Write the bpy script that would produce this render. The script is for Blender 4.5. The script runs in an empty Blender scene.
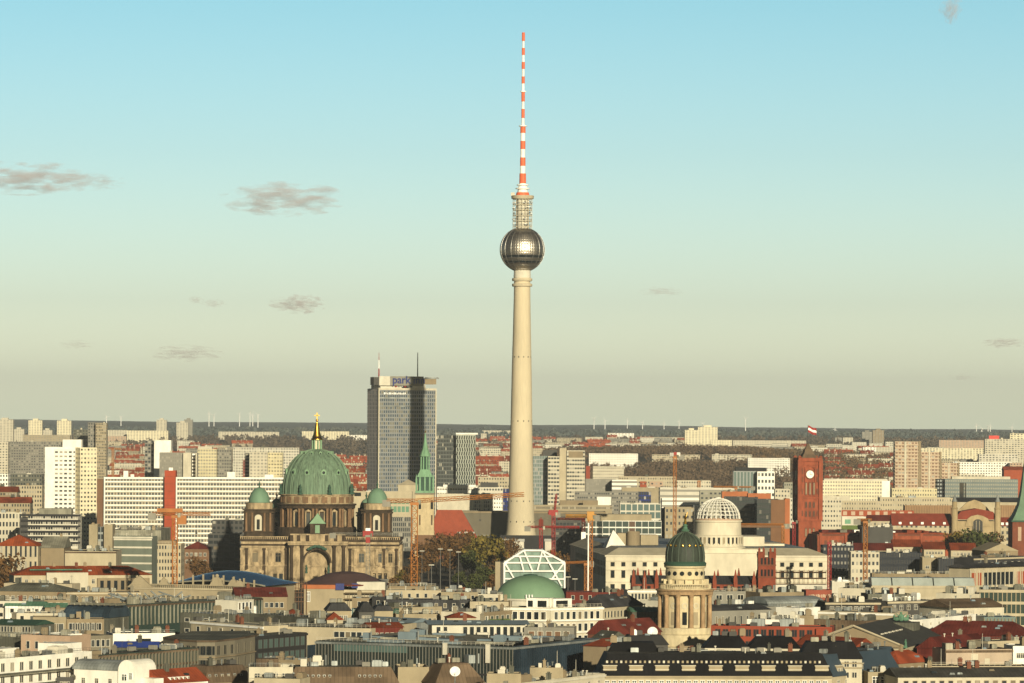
import bpy, math, random
from mathutils import Vector, Matrix, noise
R = math.radians
sc = bpy.context.scene
# ---------------------------------------------------------------- camera, sky, sun
H = 90.0; F = 4080.0; PX0 = 512.0; PY0 = 424.0; ROLL = R(0.3)
CR, SR = math.cos(ROLL), math.sin(ROLL)
cam = bpy.data.cameras.new('camera'); cam_o = bpy.data.objects.new('camera', cam)
sc.collection.objects.link(cam_o); sc.camera = cam_o
cam.sensor_width = 36; cam.lens = 36 * F / 1024; cam.shift_x = 0; cam.shift_y = (PY0 - 341.5) / 1024
cam.clip_start = 5; cam.clip_end = 90000
cam_o.location = (0, 0, H); cam_o.rotation_euler = (R(90), -ROLL, 0)
SUN_EL, SUN_AZ = 13.0, 14.8       # degrees; azimuth counted to the right of straight behind the camera
w = bpy.data.worlds.new('World'); sc.world = w; w.use_nodes = True; nt = w.node_tree
bg = nt.nodes['Background']; bg.inputs[1].default_value = 0.1
sky = nt.nodes.new('ShaderNodeTexSky'); sky.sky_type = 'NISHITA'; sky.sun_disc = False
sky.sun_elevation = R(SUN_EL); sky.sun_rotation = R(180 - SUN_AZ)
tc = nt.nodes.new('ShaderNodeTexCoord'); sep = nt.nodes.new('ShaderNodeSeparateXYZ')
nt.links.new(tc.outputs['Generated'], sep.inputs[0])
mr = nt.nodes.new('ShaderNodeMapRange'); mr.inputs[2].default_value = 0.35; nt.links.new(sep.outputs[2], mr.inputs[0])
rp = nt.nodes.new('ShaderNodeValToRGB'); nt.links.new(mr.outputs[0], rp.inputs[0])
TINT = [(0.0, (2.12, 2.46, 2.84)), (0.03, (1.55, 1.82, 2.27)), (0.085, (1.05, 1.255, 1.62)), (0.19, (.75, 1.01, 1.30)), (.30, (.55, .90, 1.12)), (.42, (.16, .25, .34)), (1.0, (.05, .09, .14))]
els = rp.color_ramp.elements
els[0].position = 0; els[1].position = TINT[-1][0]
for p_, c_ in TINT[1:-1]: els.new(p_)
for e_, (p_, c_) in zip(els, TINT): e_.position = p_; e_.color = (c_[0] / 3, c_[1] / 3, c_[2] / 3, 1)
sm = nt.nodes.new('ShaderNodeVectorMath'); sm.operation = 'MULTIPLY'; nt.links.new(sky.outputs[0], sm.inputs[0]); nt.links.new(rp.outputs[0], sm.inputs[1])
sm2 = nt.nodes.new('ShaderNodeVectorMath'); sm2.operation = 'SCALE'; sm2.inputs['Scale'].default_value = 3; nt.links.new(sm.outputs[0], sm2.inputs[0])
back = nt.nodes.new('ShaderNodeMapRange'); back.inputs[1].default_value = -.3; back.inputs[2].default_value = .7; back.inputs[3].default_value = .42; back.inputs[4].default_value = 1; nt.links.new(sep.outputs[1], back.inputs[0])
sm3 = nt.nodes.new('ShaderNodeVectorMath'); sm3.operation = 'SCALE'; nt.links.new(sm2.outputs[0], sm3.inputs[0]); nt.links.new(back.outputs[0], sm3.inputs['Scale'])
nt.links.new(sm3.outputs[0], bg.inputs[0])
sl = bpy.data.lights.new('sun', 'SUN'); sl.energy = 5.0; sl.angle = R(0.5); sl.color = (1, .888, .64)
so = bpy.data.objects.new('sun', sl); sc.collection.objects.link(so)
sv = Vector((math.sin(R(SUN_AZ)) * math.cos(R(SUN_EL)), -math.cos(R(SUN_AZ)) * math.cos(R(SUN_EL)), math.sin(R(SUN_EL))))
so.rotation_euler = (-sv).to_track_quat('-Z', 'Y').to_euler(); so.location = (0, 0, 500)
sc.view_settings.view_transform = 'Standard'; sc.view_settings.look = 'None'; sc.view_settings.gamma = 1
sc.view_settings.exposure = 0.32; sc.view_settings.use_curve_mapping = False
sc.render.engine = 'CYCLES'; sc.cycles.max_bounces = 5; sc.cycles.volume_bounces = 1; sc.cycles.use_denoising = True
sc.cycles.volume_step_rate = .6; sc.cycles.volume_max_steps = 96
# ---------------------------------------------------------------- helpers
rng = random.Random(7)
def uv_of(px, py): a, b = px - PX0, PY0 - py; return a * CR - b * SR, b * CR + a * SR
def at(px, py, Y): u, v = uv_of(px, py); return Vector((u * Y / F, Y, H + v * Y / F))
def atz(px, py, z): u, v = uv_of(px, py); Y = (z - H) * F / v; return Vector((u * Y / F, Y, z))
def gz(Y, x=0.0):
    if Y < 4200: return 0.0
    b = 24 * math.exp(-(((x - 260) / 330) ** 2) - ((Y - 6200) / 700) ** 2)
    if Y < 9000: return 50 * (Y - 4200) / 4800 + b
    return 50 + (Y - 9000) * .0035
def tag(o, label=None, cat=None, group=None, kind=None):
    if label: o['label'] = label
    if cat: o['category'] = cat
    if group: o['group'] = group
    if kind: o['kind'] = kind
    return o
def empty(name, loc=(0, 0, 0), rz=0.0):
    o = bpy.data.objects.new(name, None); sc.collection.objects.link(o); o.location = loc; o.rotation_euler = (0, 0, rz); o.empty_display_size = 1
    return o
def inst(src, parent, loc, rz=0.0, scale=None, name=None):
    o = bpy.data.objects.new(name or src.name.split('.')[0], src.data if hasattr(src, 'data') else src)
    sc.collection.objects.link(o); o.parent = parent; o.location = loc; o.rotation_euler = (0, 0, rz)
    if scale: o.scale = scale
    return o
def copy_tree(o, loc=None, rz=None, label=None, parent=None, scale=None):
    c = o.copy(); sc.collection.objects.link(c)
    if parent: c.parent = parent
    if loc is not None: c.location = loc
    if rz is not None: c.rotation_euler = (0, 0, rz)
    if scale is not None: c.scale = (scale, scale, scale) if not hasattr(scale, '__len__') else scale
    if label: c['label'] = label
    for ch in kids.get(o.name, []) if False else [k for k in o.children]: copy_tree(ch, parent=c)
    return c
kids = {}
# ---------------------------------------------------------------- materials
mats = {}
def nodes_of(m): return m.node_tree.nodes, m.node_tree.links
def base_mat(key, col, rough=.85, metal=0.0, var=.18, ns=.25, spec=.3):
    if key in mats: return mats[key]
    m = bpy.data.materials.new(key); m.use_nodes = True; N, L = nodes_of(m); b = N['Principled BSDF']
    b.inputs['Roughness'].default_value = rough; b.inputs['Metallic'].default_value = metal; b.inputs['Specular IOR Level'].default_value = spec
    g = N.new('ShaderNodeNewGeometry'); mp = N.new('ShaderNodeMapping'); mp.inputs['Scale'].default_value = (ns, ns, ns * (.12 if 'patina' in key else .45))
    L.new(g.outputs['Position'], mp.inputs[0]); n = N.new('ShaderNodeTexNoise'); n.inputs['Scale'].default_value = 1; n.inputs['Detail'].default_value = 5
    n.inputs['Roughness'].default_value = .65; L.new(mp.outputs[0], n.inputs[0])
    r = N.new('ShaderNodeMapRange'); r.inputs[1].default_value = .3; r.inputs[2].default_value = .7
    r.inputs[3].default_value = 1 - var; r.inputs[4].default_value = 1 + var * .6; L.new(n.outputs[0], r.inputs[0])
    v = N.new('ShaderNodeVectorMath'); v.operation = 'SCALE'; v.inputs[0].default_value = col[:3]; L.new(r.outputs[0], v.inputs['Scale'])
    L.new(v.outputs[0], b.inputs['Base Color']); mats[key] = m
    return m
PAL = dict(
 white=((.78, .76, .68), .8), offwhite=((.54, .51, .42), .85), cream=((.41, .355, .245), .85), sand=((.31, .26, .17), .9), tan=((.235, .185, .115), .9),
 pale=((.50, .46, .355), .85), stone=((.18, .16, .115), .9), darkstone=((.10, .075, .05), .95), sootstone=((.055, .04, .028), .95), grey=((.20, .19, .16), .9), midgrey=((.22, .21, .175), .85),
 darkgrey=((.07, .068, .062), .9), black=((.022, .022, .022), .8), slate=((.045, .045, .047), .8), roofgrey=((.115, .115, .09), .9), rooflight=((.27, .26, .20), .85), roofwhite=((.66, .66, .60), .8),
 bitumen=((.065, .063, .055), .95), gravel=((.22, .20, .15), .95), brick=((.30, .065, .026), .9), brickdark=((.15, .055, .03), .9), redroof=((.22, .048, .02), .85), darkred=((.13, .028, .02), .9), orange=((.36, .12, .045), .8),
 brownroof=((.12, .085, .055), .9), brown=((.16, .09, .05), .9), copper=((.11, .23, .15), .7), copperdark=((.03, .075, .05), .75), copperpale=((.19, .31, .19), .7),
 glass=((.02, .026, .03), .15), bluegreen=((.075, .12, .11), .3), greenglass=((.03, .05, .042), .15), darkglass=((.012, .016, .018), .12), bluemetal=((.05, .078, .105), .4), paleblue=((.17, .22, .25), .5), blue=((.03, .06, .28), .6),
 zinc=((.26, .28, .27), .5), steel=((.40, .39, .36), .4), gold=((.75, .45, .08), .3), yellow=((.66, .60, .42), .8), yellowcream=((.54, .48, .30), .85), pink=((.42, .30, .21), .85), pinkgrey=((.36, .29, .26), .85), concrete=((.46, .40, .28), .85),
 craneorange=((.34, .13, .03), .6), cranered=((.27, .022, .018), .6), craneyellow=((.42, .21, .04), .6), signred=((.6, .05, .03), .6), whitepaint=((.82, .82, .78), .6), asphalt=((.05, .05, .048), .95), signblue=((.012, .025, .15), .5), green=((.10, .14, .04), .9), clockface=((.85, .83, .72), .6))
ROOFY = {'roofgrey', 'bitumen', 'rooflight', 'gravel', 'redroof', 'brownroof', 'darkred', 'slate', 'winered', 'orangeroof', 'copper', 'roofwhite', 'blackmansard', 'zinc', 'bluemetal'}
METAL = {'bluemetal': .5, 'zinc': .3, 'steel': .8, 'gold': 1.0}
def seams(m, pitch=1.1):
    """standing seams or tile courses, and patches laid at different times"""
    N, L = nodes_of(m); b = N['Principled BSDF']; src = b.inputs['Base Color'].links[0].from_socket; uv = N.new('ShaderNodeUVMap'); s = N.new('ShaderNodeSeparateXYZ'); L.new(uv.outputs[0], s.inputs[0])
    def mm(op, a, k):
        n = N.new('ShaderNodeMath'); n.operation = op; L.new(a, n.inputs[0])
        if isinstance(k, (int, float)): n.inputs[1].default_value = k
        else: L.new(k, n.inputs[1])
        return n.outputs[0]
    fr = mm('LESS_THAN', mm('FRACT', mm('DIVIDE', s.outputs[0], pitch), 0), .22); c = N.new('ShaderNodeCombineXYZ'); L.new(mm('FLOOR', mm('DIVIDE', s.outputs[0], pitch * 4), 0), c.inputs[0]); L.new(mm('FLOOR', mm('DIVIDE', s.outputs[1], 3.1), 0), c.inputs[1])
    oi = N.new('ShaderNodeObjectInfo'); L.new(oi.outputs['Random'], c.inputs[2]); w = N.new('ShaderNodeTexWhiteNoise'); L.new(c.outputs[0], w.inputs[0]); r = N.new('ShaderNodeMapRange'); r.inputs[3].default_value = .78; r.inputs[4].default_value = 1.18; L.new(w.outputs[0], r.inputs[0])
    r2 = N.new('ShaderNodeMapRange'); r2.inputs[3].default_value = .78; r2.inputs[4].default_value = 1.22; L.new(oi.outputs['Random'], r2.inputs[0])
    k = mm('MULTIPLY', mm('MULTIPLY', r.outputs[0], r2.outputs[0]), mm('SUBTRACT', mm('MULTIPLY', fr, -.22), -1.0)); v = N.new('ShaderNodeVectorMath'); v.operation = 'SCALE'; L.new(src, v.inputs[0]); L.new(k, v.inputs['Scale']); L.new(v.outputs[0], b.inputs['Base Color']); return m
def glass_mat(n, c):
    m = bpy.data.materials.new(n); m.use_nodes = True; N, L = nodes_of(m); b = N['Principled BSDF']; b.inputs['Roughness'].default_value = .15
    oi = N.new('ShaderNodeObjectInfo'); r = N.new('ShaderNodeValToRGB'); r.color_ramp.interpolation = 'CONSTANT'; e = r.color_ramp.elements; e[0].color = (*c, 1); e[1].position = .5; e[1].color = (c[0] * .5, c[1] * .5, c[2] * .5, 1)
    for q, k in ((.68, (.07, .075, .07)), (.8, (.16, .135, .09)), (.9, (.28, .25, .19)), (.95, (.035, .03, .02))): x = e.new(q); x.color = (*k, 1)
    L.new(oi.outputs['Random'], r.inputs[0]); L.new(r.outputs[0], b.inputs['Base Color']); mats[n] = m; return m
def M(n):
    if n in mats: return mats[n]
    if n == 'glass': return glass_mat(n, PAL[n][0])
    if n in ROOFY: return seams(base_mat(n, PAL[n][0], PAL[n][1], METAL.get(n, 0), .5, .11, .12))
    c, r = PAL[n]; gl = n in ('glass', 'darkglass', 'greenglass')
    return base_mat(n, c, r, METAL.get(n, 0), .12 if gl else .2, .2, .5 if gl else .3)
def facade(wall, gl='glass', pitch=3.0, fh=3.0, ww=.5, wh=.5, off=0.0, lit=.25, y0=.3, blind='offwhite', voff=0.0):
    """procedural wall with a regular grid of windows for buildings too far off to show window geometry"""
    key = 'facade %s %s %.2f %.2f %.2f %.2f %.1f %.2f %.2f %s' % (wall, gl, pitch, fh, ww, wh, off, lit, y0, blind) + ' %.1f' % voff
    if key in mats: return mats[key]
    wc = PAL[wall][0]; gc = PAL[gl][0]; bc = PAL[blind][0]
    m = bpy.data.materials.new(key[:60]); m.use_nodes = True; N, L = nodes_of(m); b = N['Principled BSDF']; b.inputs['Specular IOR Level'].default_value = .35
    uv = N.new('ShaderNodeUVMap'); s = N.new('ShaderNodeSeparateXYZ'); L.new(uv.outputs[0], s.inputs[0])
    def math_(op, a, bb=None, c=None):
        n = N.new('ShaderNodeMath'); n.operation = op
        for i, x in enumerate((a, bb, c)):
            if x is None: continue
            if isinstance(x, (int, float)): n.inputs[i].default_value = x
            else: L.new(x, n.inputs[i])
        return n.outputs[0]
    u = math_('DIVIDE', math_('ADD', s.outputs[0], off), pitch); v = math_('DIVIDE', math_('ADD', s.outputs[1], voff), fh)
    fu = math_('FRACT', u); fv = math_('FRACT', v)
    mu = math_('COMPARE', fu, .5, ww / 2); mv = math_('COMPARE', fv, y0 + wh / 2, wh / 2)
    mask = math_('MULTIPLY', mu, mv)
    cell = N.new('ShaderNodeCombineXYZ'); L.new(math_('FLOOR', u), cell.inputs[0]); L.new(math_('FLOOR', v), cell.inputs[1])
    wn = N.new('ShaderNodeTexWhiteNoise'); L.new(cell.outputs[0], wn.inputs[0])
    bl = math_('LESS_THAN', wn.outputs[0], lit)
    mx0 = N.new('ShaderNodeMix'); mx0.data_type = 'RGBA'; mx0.inputs[6].default_value = (*gc, 1); mx0.inputs[7].default_value = (*[c * .55 for c in bc], 1); L.new(bl, mx0.inputs[0])
    g = N.new('ShaderNodeNewGeometry'); n = N.new('ShaderNodeTexNoise'); n.inputs['Scale'].default_value = .12; n.inputs['Detail'].default_value = 6; n.inputs['Roughness'].default_value = .7; L.new(g.outputs['Position'], n.inputs[0])
    r = N.new('ShaderNodeMapRange'); r.inputs[1].default_value = .3; r.inputs[2].default_value = .7; r.inputs[3].default_value = .82; r.inputs[4].default_value = 1.08; L.new(n.outputs[0], r.inputs[0])
    wv = N.new('ShaderNodeVectorMath'); wv.operation = 'SCALE'; wv.inputs[0].default_value = wc; L.new(r.outputs[0], wv.inputs['Scale'])
    mx = N.new('ShaderNodeMix'); mx.data_type = 'RGBA'; L.new(mask, mx.inputs[0]); L.new(wv.outputs[0], mx.inputs[6]); L.new(mx0.outputs[2], mx.inputs[7])
    L.new(mx.outputs[2], b.inputs['Base Color'])
    rr = N.new('ShaderNodeMapRange'); rr.inputs[3].default_value = .85; rr.inputs[4].default_value = .25; L.new(mask, rr.inputs[0]); L.new(rr.outputs[0], b.inputs['Roughness'])
    mats[key] = m
    return m
# ---------------------------------------------------------------- mesh builder
class MB:
    def __init__(s): s.v = []; s.f = []; s.m = []
    def face(s, pts, mi=0):
        n = len(s.v); s.v.extend([tuple(p) for p in pts]); s.f.append(tuple(range(n, n + len(pts)))); s.m.append(mi)
    def box(s, x0, x1, y0, y1, z0, z1, mi=0, mt=None):
        if mt is None: mt = mi
        n = len(s.v); s.v += [(x0, y0, z0), (x1, y0, z0), (x1, y1, z0), (x0, y1, z0), (x0, y0, z1), (x1, y0, z1), (x1, y1, z1), (x0, y1, z1)]
        for f, k in (((0, 1, 5, 4), mi), ((1, 2, 6, 5), mi), ((2, 3, 7, 6), mi), ((3, 0, 4, 7), mi), ((4, 5, 6, 7), mt), ((3, 2, 1, 0), mi)):
            s.f.append(tuple(n + i for i in f)); s.m.append(k)
        return s
    def frustum(s, a, b, z0, z1, mi=0, mt=None):
        """a, b = (x0,x1,y0,y1) at the bottom and at the top"""
        if mt is None: mt = mi
        P = [(a[0], a[2], z0), (a[1], a[2], z0), (a[1], a[3], z0), (a[0], a[3], z0), (b[0], b[2], z1), (b[1], b[2], z1), (b[1], b[3], z1), (b[0], b[3], z1)]
        n = len(s.v); s.v += P
        for f, k in (((0, 1, 5, 4), mi), ((1, 2, 6, 5), mi), ((2, 3, 7, 6), mi), ((3, 0, 4, 7), mi), ((4, 5, 6, 7), mt), ((3, 2, 1, 0), mi)):
            s.f.append(tuple(n + i for i in f)); s.m.append(k)
        return s
    def prism(s, poly, z0, z1, mi=0, mt=None):
        n = len(poly)
        for i in range(n):
            a, b = poly[i], poly[(i + 1) % n]; s.face([(a[0], a[1], z0), (b[0], b[1], z0), (b[0], b[1], z1), (a[0], a[1], z1)], mi)
        s.face([(p[0], p[1], z1) for p in poly], mi if mt is None else mt); s.face([(p[0], p[1], z0) for p in reversed(poly)], mi)
        return s
    def extr(s, prof, y0, y1, mi=0, axis='y'):
        """closed profile of (x,z) points run along y (axis='x': profile (y,z) run along x)"""
        f = (lambda p, t: (p[0], t, p[1])) if axis == 'y' else (lambda p, t: (t, p[0], p[1]))
        n = len(prof)
        for i in range(n):
            a, b = prof[i], prof[(i + 1) % n]; s.face([f(a, y0), f(b, y0), f(b, y1), f(a, y1)], mi)
        s.face([f(p, y0) for p in reversed(prof)], mi); s.face([f(p, y1) for p in prof], mi)
        return s
    def lathe(s, prof, n=24, mi=0, c=(0, 0), a0=0.0, a1=2 * math.pi, ex=1.0):
        full = abs(a1 - a0 - 2 * math.pi) < 1e-6; k = n if full else n + 1; b = len(s.v)
        for r, z in prof:
            for i in range(k):
                a = a0 + (a1 - a0) * i / n; s.v.append((c[0] + r * math.cos(a) * ex, c[1] + r * math.sin(a), z))
        for j in range(len(prof) - 1):
            for i in range(n):
                i2 = (i + 1) % k; s.f.append((b + j * k + i, b + j * k + i2, b + (j + 1) * k + i2, b + (j + 1) * k + i)); s.m.append(mi)
        return s
    def tube(s, p0, p1, r0, r1=None, n=6, mi=0, caps=True):
        r1 = r0 if r1 is None else r1; p0, p1 = Vector(p0), Vector(p1); d = (p1 - p0)
        if d.length < 1e-6: return s
        d.normalize(); a = d.orthogonal().normalized(); e = d.cross(a); b = len(s.v)
        for p, r in ((p0, r0), (p1, r1)):
            for i in range(n):
                t = 2 * math.pi * i / n + math.pi / 4; q = p + a * (r * math.cos(t)) + e * (r * math.sin(t)); s.v.append(tuple(q))
        for i in range(n): s.f.append((b + i, b + (i + 1) % n, b + n + (i + 1) % n, b + n + i)); s.m.append(mi)
        if caps: s.f.append(tuple(b + i for i in reversed(range(n)))); s.m.append(mi); s.f.append(tuple(b + n + i for i in range(n))); s.m.append(mi)
        return s
    def sphere(s, c, r, n=12, m=8, mi=0, sc_=(1, 1, 1)):
        prof = [(math.cos(-math.pi / 2 + math.pi * j / m), math.sin(-math.pi / 2 + math.pi * j / m)) for j in range(m + 1)]; b = len(s.v)
        for rr, zz in prof:
            for i in range(n):
                a = 2 * math.pi * i / n; s.v.append((c[0] + rr * math.cos(a) * r * sc_[0], c[1] + rr * math.sin(a) * r * sc_[1], c[2] + zz * r * sc_[2]))
        for j in range(m):
            for i in range(n): s.f.append((b + j * n + i, b + j * n + (i + 1) % n, b + (j + 1) * n + (i + 1) % n, b + (j + 1) * n + i)); s.m.append(mi)
        return s
    def mesh(s, name, ml, smooth=False):
        me = bpy.data.meshes.new(name); me.from_pydata(s.v, [], s.f)
        for m in ml: me.materials.append(M(m) if isinstance(m, str) else m)
        if len(ml) > 1: me.polygons.foreach_set('material_index', s.m)
        if smooth: me.polygons.foreach_set('use_smooth', [True] * len(s.f))
        me.update()
        uvl = me.uv_layers.new(name='UVMap'); co = []
        for p in me.polygons:
            n = p.normal; l = math.hypot(n.x, n.y)
            for vi in p.vertices:
                v = s.v[vi]
                if abs(n.z) < .9 and l > 1e-6: co += [(-n.y * v[0] + n.x * v[1]) / l, v[2]]
                else: co += [v[0] + .001, v[1]]
        uvl.data.foreach_set('uv', co)
        return me
    def build(s, name, ml, parent=None, smooth=False, loc=None, rz=0.0):
        if not isinstance(ml, (list, tuple)): ml = [ml]
        o = bpy.data.objects.new(name, s.mesh(name, ml, smooth)); sc.collection.objects.link(o)
        if parent is not None: o.parent = parent
        if loc is not None: o.location = loc
        o.rotation_euler = (0, 0, rz)
        return o
wcache = {}
def window_mesh(ww, wh, frame='offwhite', gl='glass', style='cross'):
    k = (round(ww, 2), round(wh, 2), frame, gl, style)
    if k in wcache: return wcache[k]
    b = MB(); t = min(.14, ww * .09); h = ww / 2
    b.box(-h + t, h - t, -.03, .05, t, wh - t, 1)
    for x0, x1, z0, z1 in ((-h, -h + t, 0, wh), (h - t, h, 0, wh), (-h + t, h - t, 0, t), (-h + t, h - t, wh - t, wh)): b.box(x0, x1, -.12, .05, z0, z1, 0)
    if style in ('cross', 'post'): b.box(-t / 2, t / 2, -.09, .02, t, wh - t, 0)
    if style == 'cross': b.box(-h + t, -t / 2, -.08, .02, wh * .66, wh * .66 + t * .8, 0); b.box(t / 2, h - t, -.08, .02, wh * .66, wh * .66 + t * .8, 0)
    if style == 'sill': b.box(-h - .15, h + .15, -.3, -.13, -.2, 0, 0)
    wcache[k] = b.mesh('window', [frame, gl]); return wcache[k]
ROT = {'F': 0.0, 'R': math.pi / 2, 'L': -math.pi / 2}
class Bld: pass
def windows(T, face, cols, rows, ww, wh, top, fh, x0=None, x1=None, frame='offwhite', gl='glass', style='cross', name='window', out=.0, z=None, group_pairs=False, skip=0.0):
    """single window objects, at most 100 on a building; TOP = metres from the wall's top to the first lintel"""
    ww, wh = (ww * 1.22, wh * 1.15) if ww < 2 and (x1 is None) and (T.W / cols > ww * 1.7) and fh > wh * 1.4 else (ww, wh); W = T.W if face == 'F' else T.d; x0 = 1.0 if x0 is None else x0; x1 = W - 1.0 if x1 is None else x1; me = window_mesh(ww, wh, frame, gl, style)
    zt = T.h if z is None else z; st = (x1 - x0) / cols; extra = []
    for r in range(rows):
        zz = zt - top - wh - r * fh
        if zz < .5: break
        for c in range(cols):
            if skip and rng.random() < skip: continue
            x = x0 + (c + .5) * st
            if face == 'F': loc, rz = (x, -.02 - out, zz), 0
            elif face == 'L': loc, rz = (-.02 - out, T.d - x, zz), -math.pi / 2
            else: loc, rz = (T.W + .02 + out, x, zz), math.pi / 2
            T.nw = getattr(T, 'nw', 0) + 1
            if T.nw <= 98:
                o = bpy.data.objects.new(name, me); sc.collection.objects.link(o); o.parent = T.root; o.location = loc; o.rotation_euler = (0, 0, rz)
            else: extra.append((loc, rz))
    if extra:
        b = MB(); src = me
        for loc, rz in extra:
            c_, s_ = math.cos(rz), math.sin(rz); n = len(b.v)
            for v in src.vertices: b.v.append((loc[0] + v.co.x * c_ - v.co.y * s_, loc[1] + v.co.x * s_ + v.co.y * c_, loc[2] + v.co.z))
            for p in src.polygons: b.f.append(tuple(n + i for i in p.vertices)); b.m.append(p.material_index)
        if getattr(T, 'stuffed', None) is None:
            o = b.build(name, [frame, gl], T.root); o['kind'] = 'stuff'; T.stuffed = (b, o, [frame, gl])
        else:
            b0, o0, ml = T.stuffed; n = len(b0.v); b0.v += b.v; b0.f += [tuple(i + n for i in f) for f in b.f]; b0.m += b.m; o0.data = b0.mesh(name, ml)
def roof_shape(W, d, h, rt, rh, ov=.4, ins=None, mi=0, mt=1):
    b = MB()
    if rt == 'gable':
        b.extr([(-ov, h), (d + ov, h), (d / 2, h + rh)], -ov, W + ov, 0, axis='x')
    elif rt == 'gabley':
        b.extr([(-ov, h), (W + ov, h), (W / 2, h + rh)], -ov, d + ov, 0)
    elif rt == 'hip':
        q = min(d / 2, W / 2) if ins is None else ins; P = [(-ov, -ov, h), (W + ov, -ov, h), (W + ov, d + ov, h), (-ov, d + ov, h)]
        if W >= d: A, C = (q, d / 2, h + rh), (W - q, d / 2, h + rh); b.face([P[0], P[1], C, A]); b.face([P[1], P[2], C]); b.face([P[2], P[3], A, C]); b.face([P[3], P[0], A])
        else: A, C = (W / 2, q, h + rh), (W / 2, d - q, h + rh); b.face([P[0], P[1], A]); b.face([P[1], P[2], C, A]); b.face([P[2], P[3], C]); b.face([P[3], P[0], A, C])
        b.face(list(reversed(P)))
    elif rt == 'mansard':
        q = 2.0 if ins is None else ins; b.frustum((-ov, W + ov, -ov, d + ov), (q, W - q, q, d - q), h, h + rh, 0, 1)
    elif rt == 'barrel':
        pr = [(d / 2 - (d / 2 + ov) * math.cos(math.pi * i / 10), h + rh * math.sin(math.pi * i / 10)) for i in range(11)]; b.extr(list(reversed(pr)), -ov, W + ov, 0, axis='x')
    elif rt == 'barrely':
        pr = [(W / 2 - (W / 2 + ov) * math.cos(math.pi * i / 12), h + rh * math.sin(math.pi * i / 12)) for i in range(13)]; b.extr(list(reversed(pr)), -ov, d + ov, 0)
    return b
NB = [0]; ALLB = []
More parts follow.
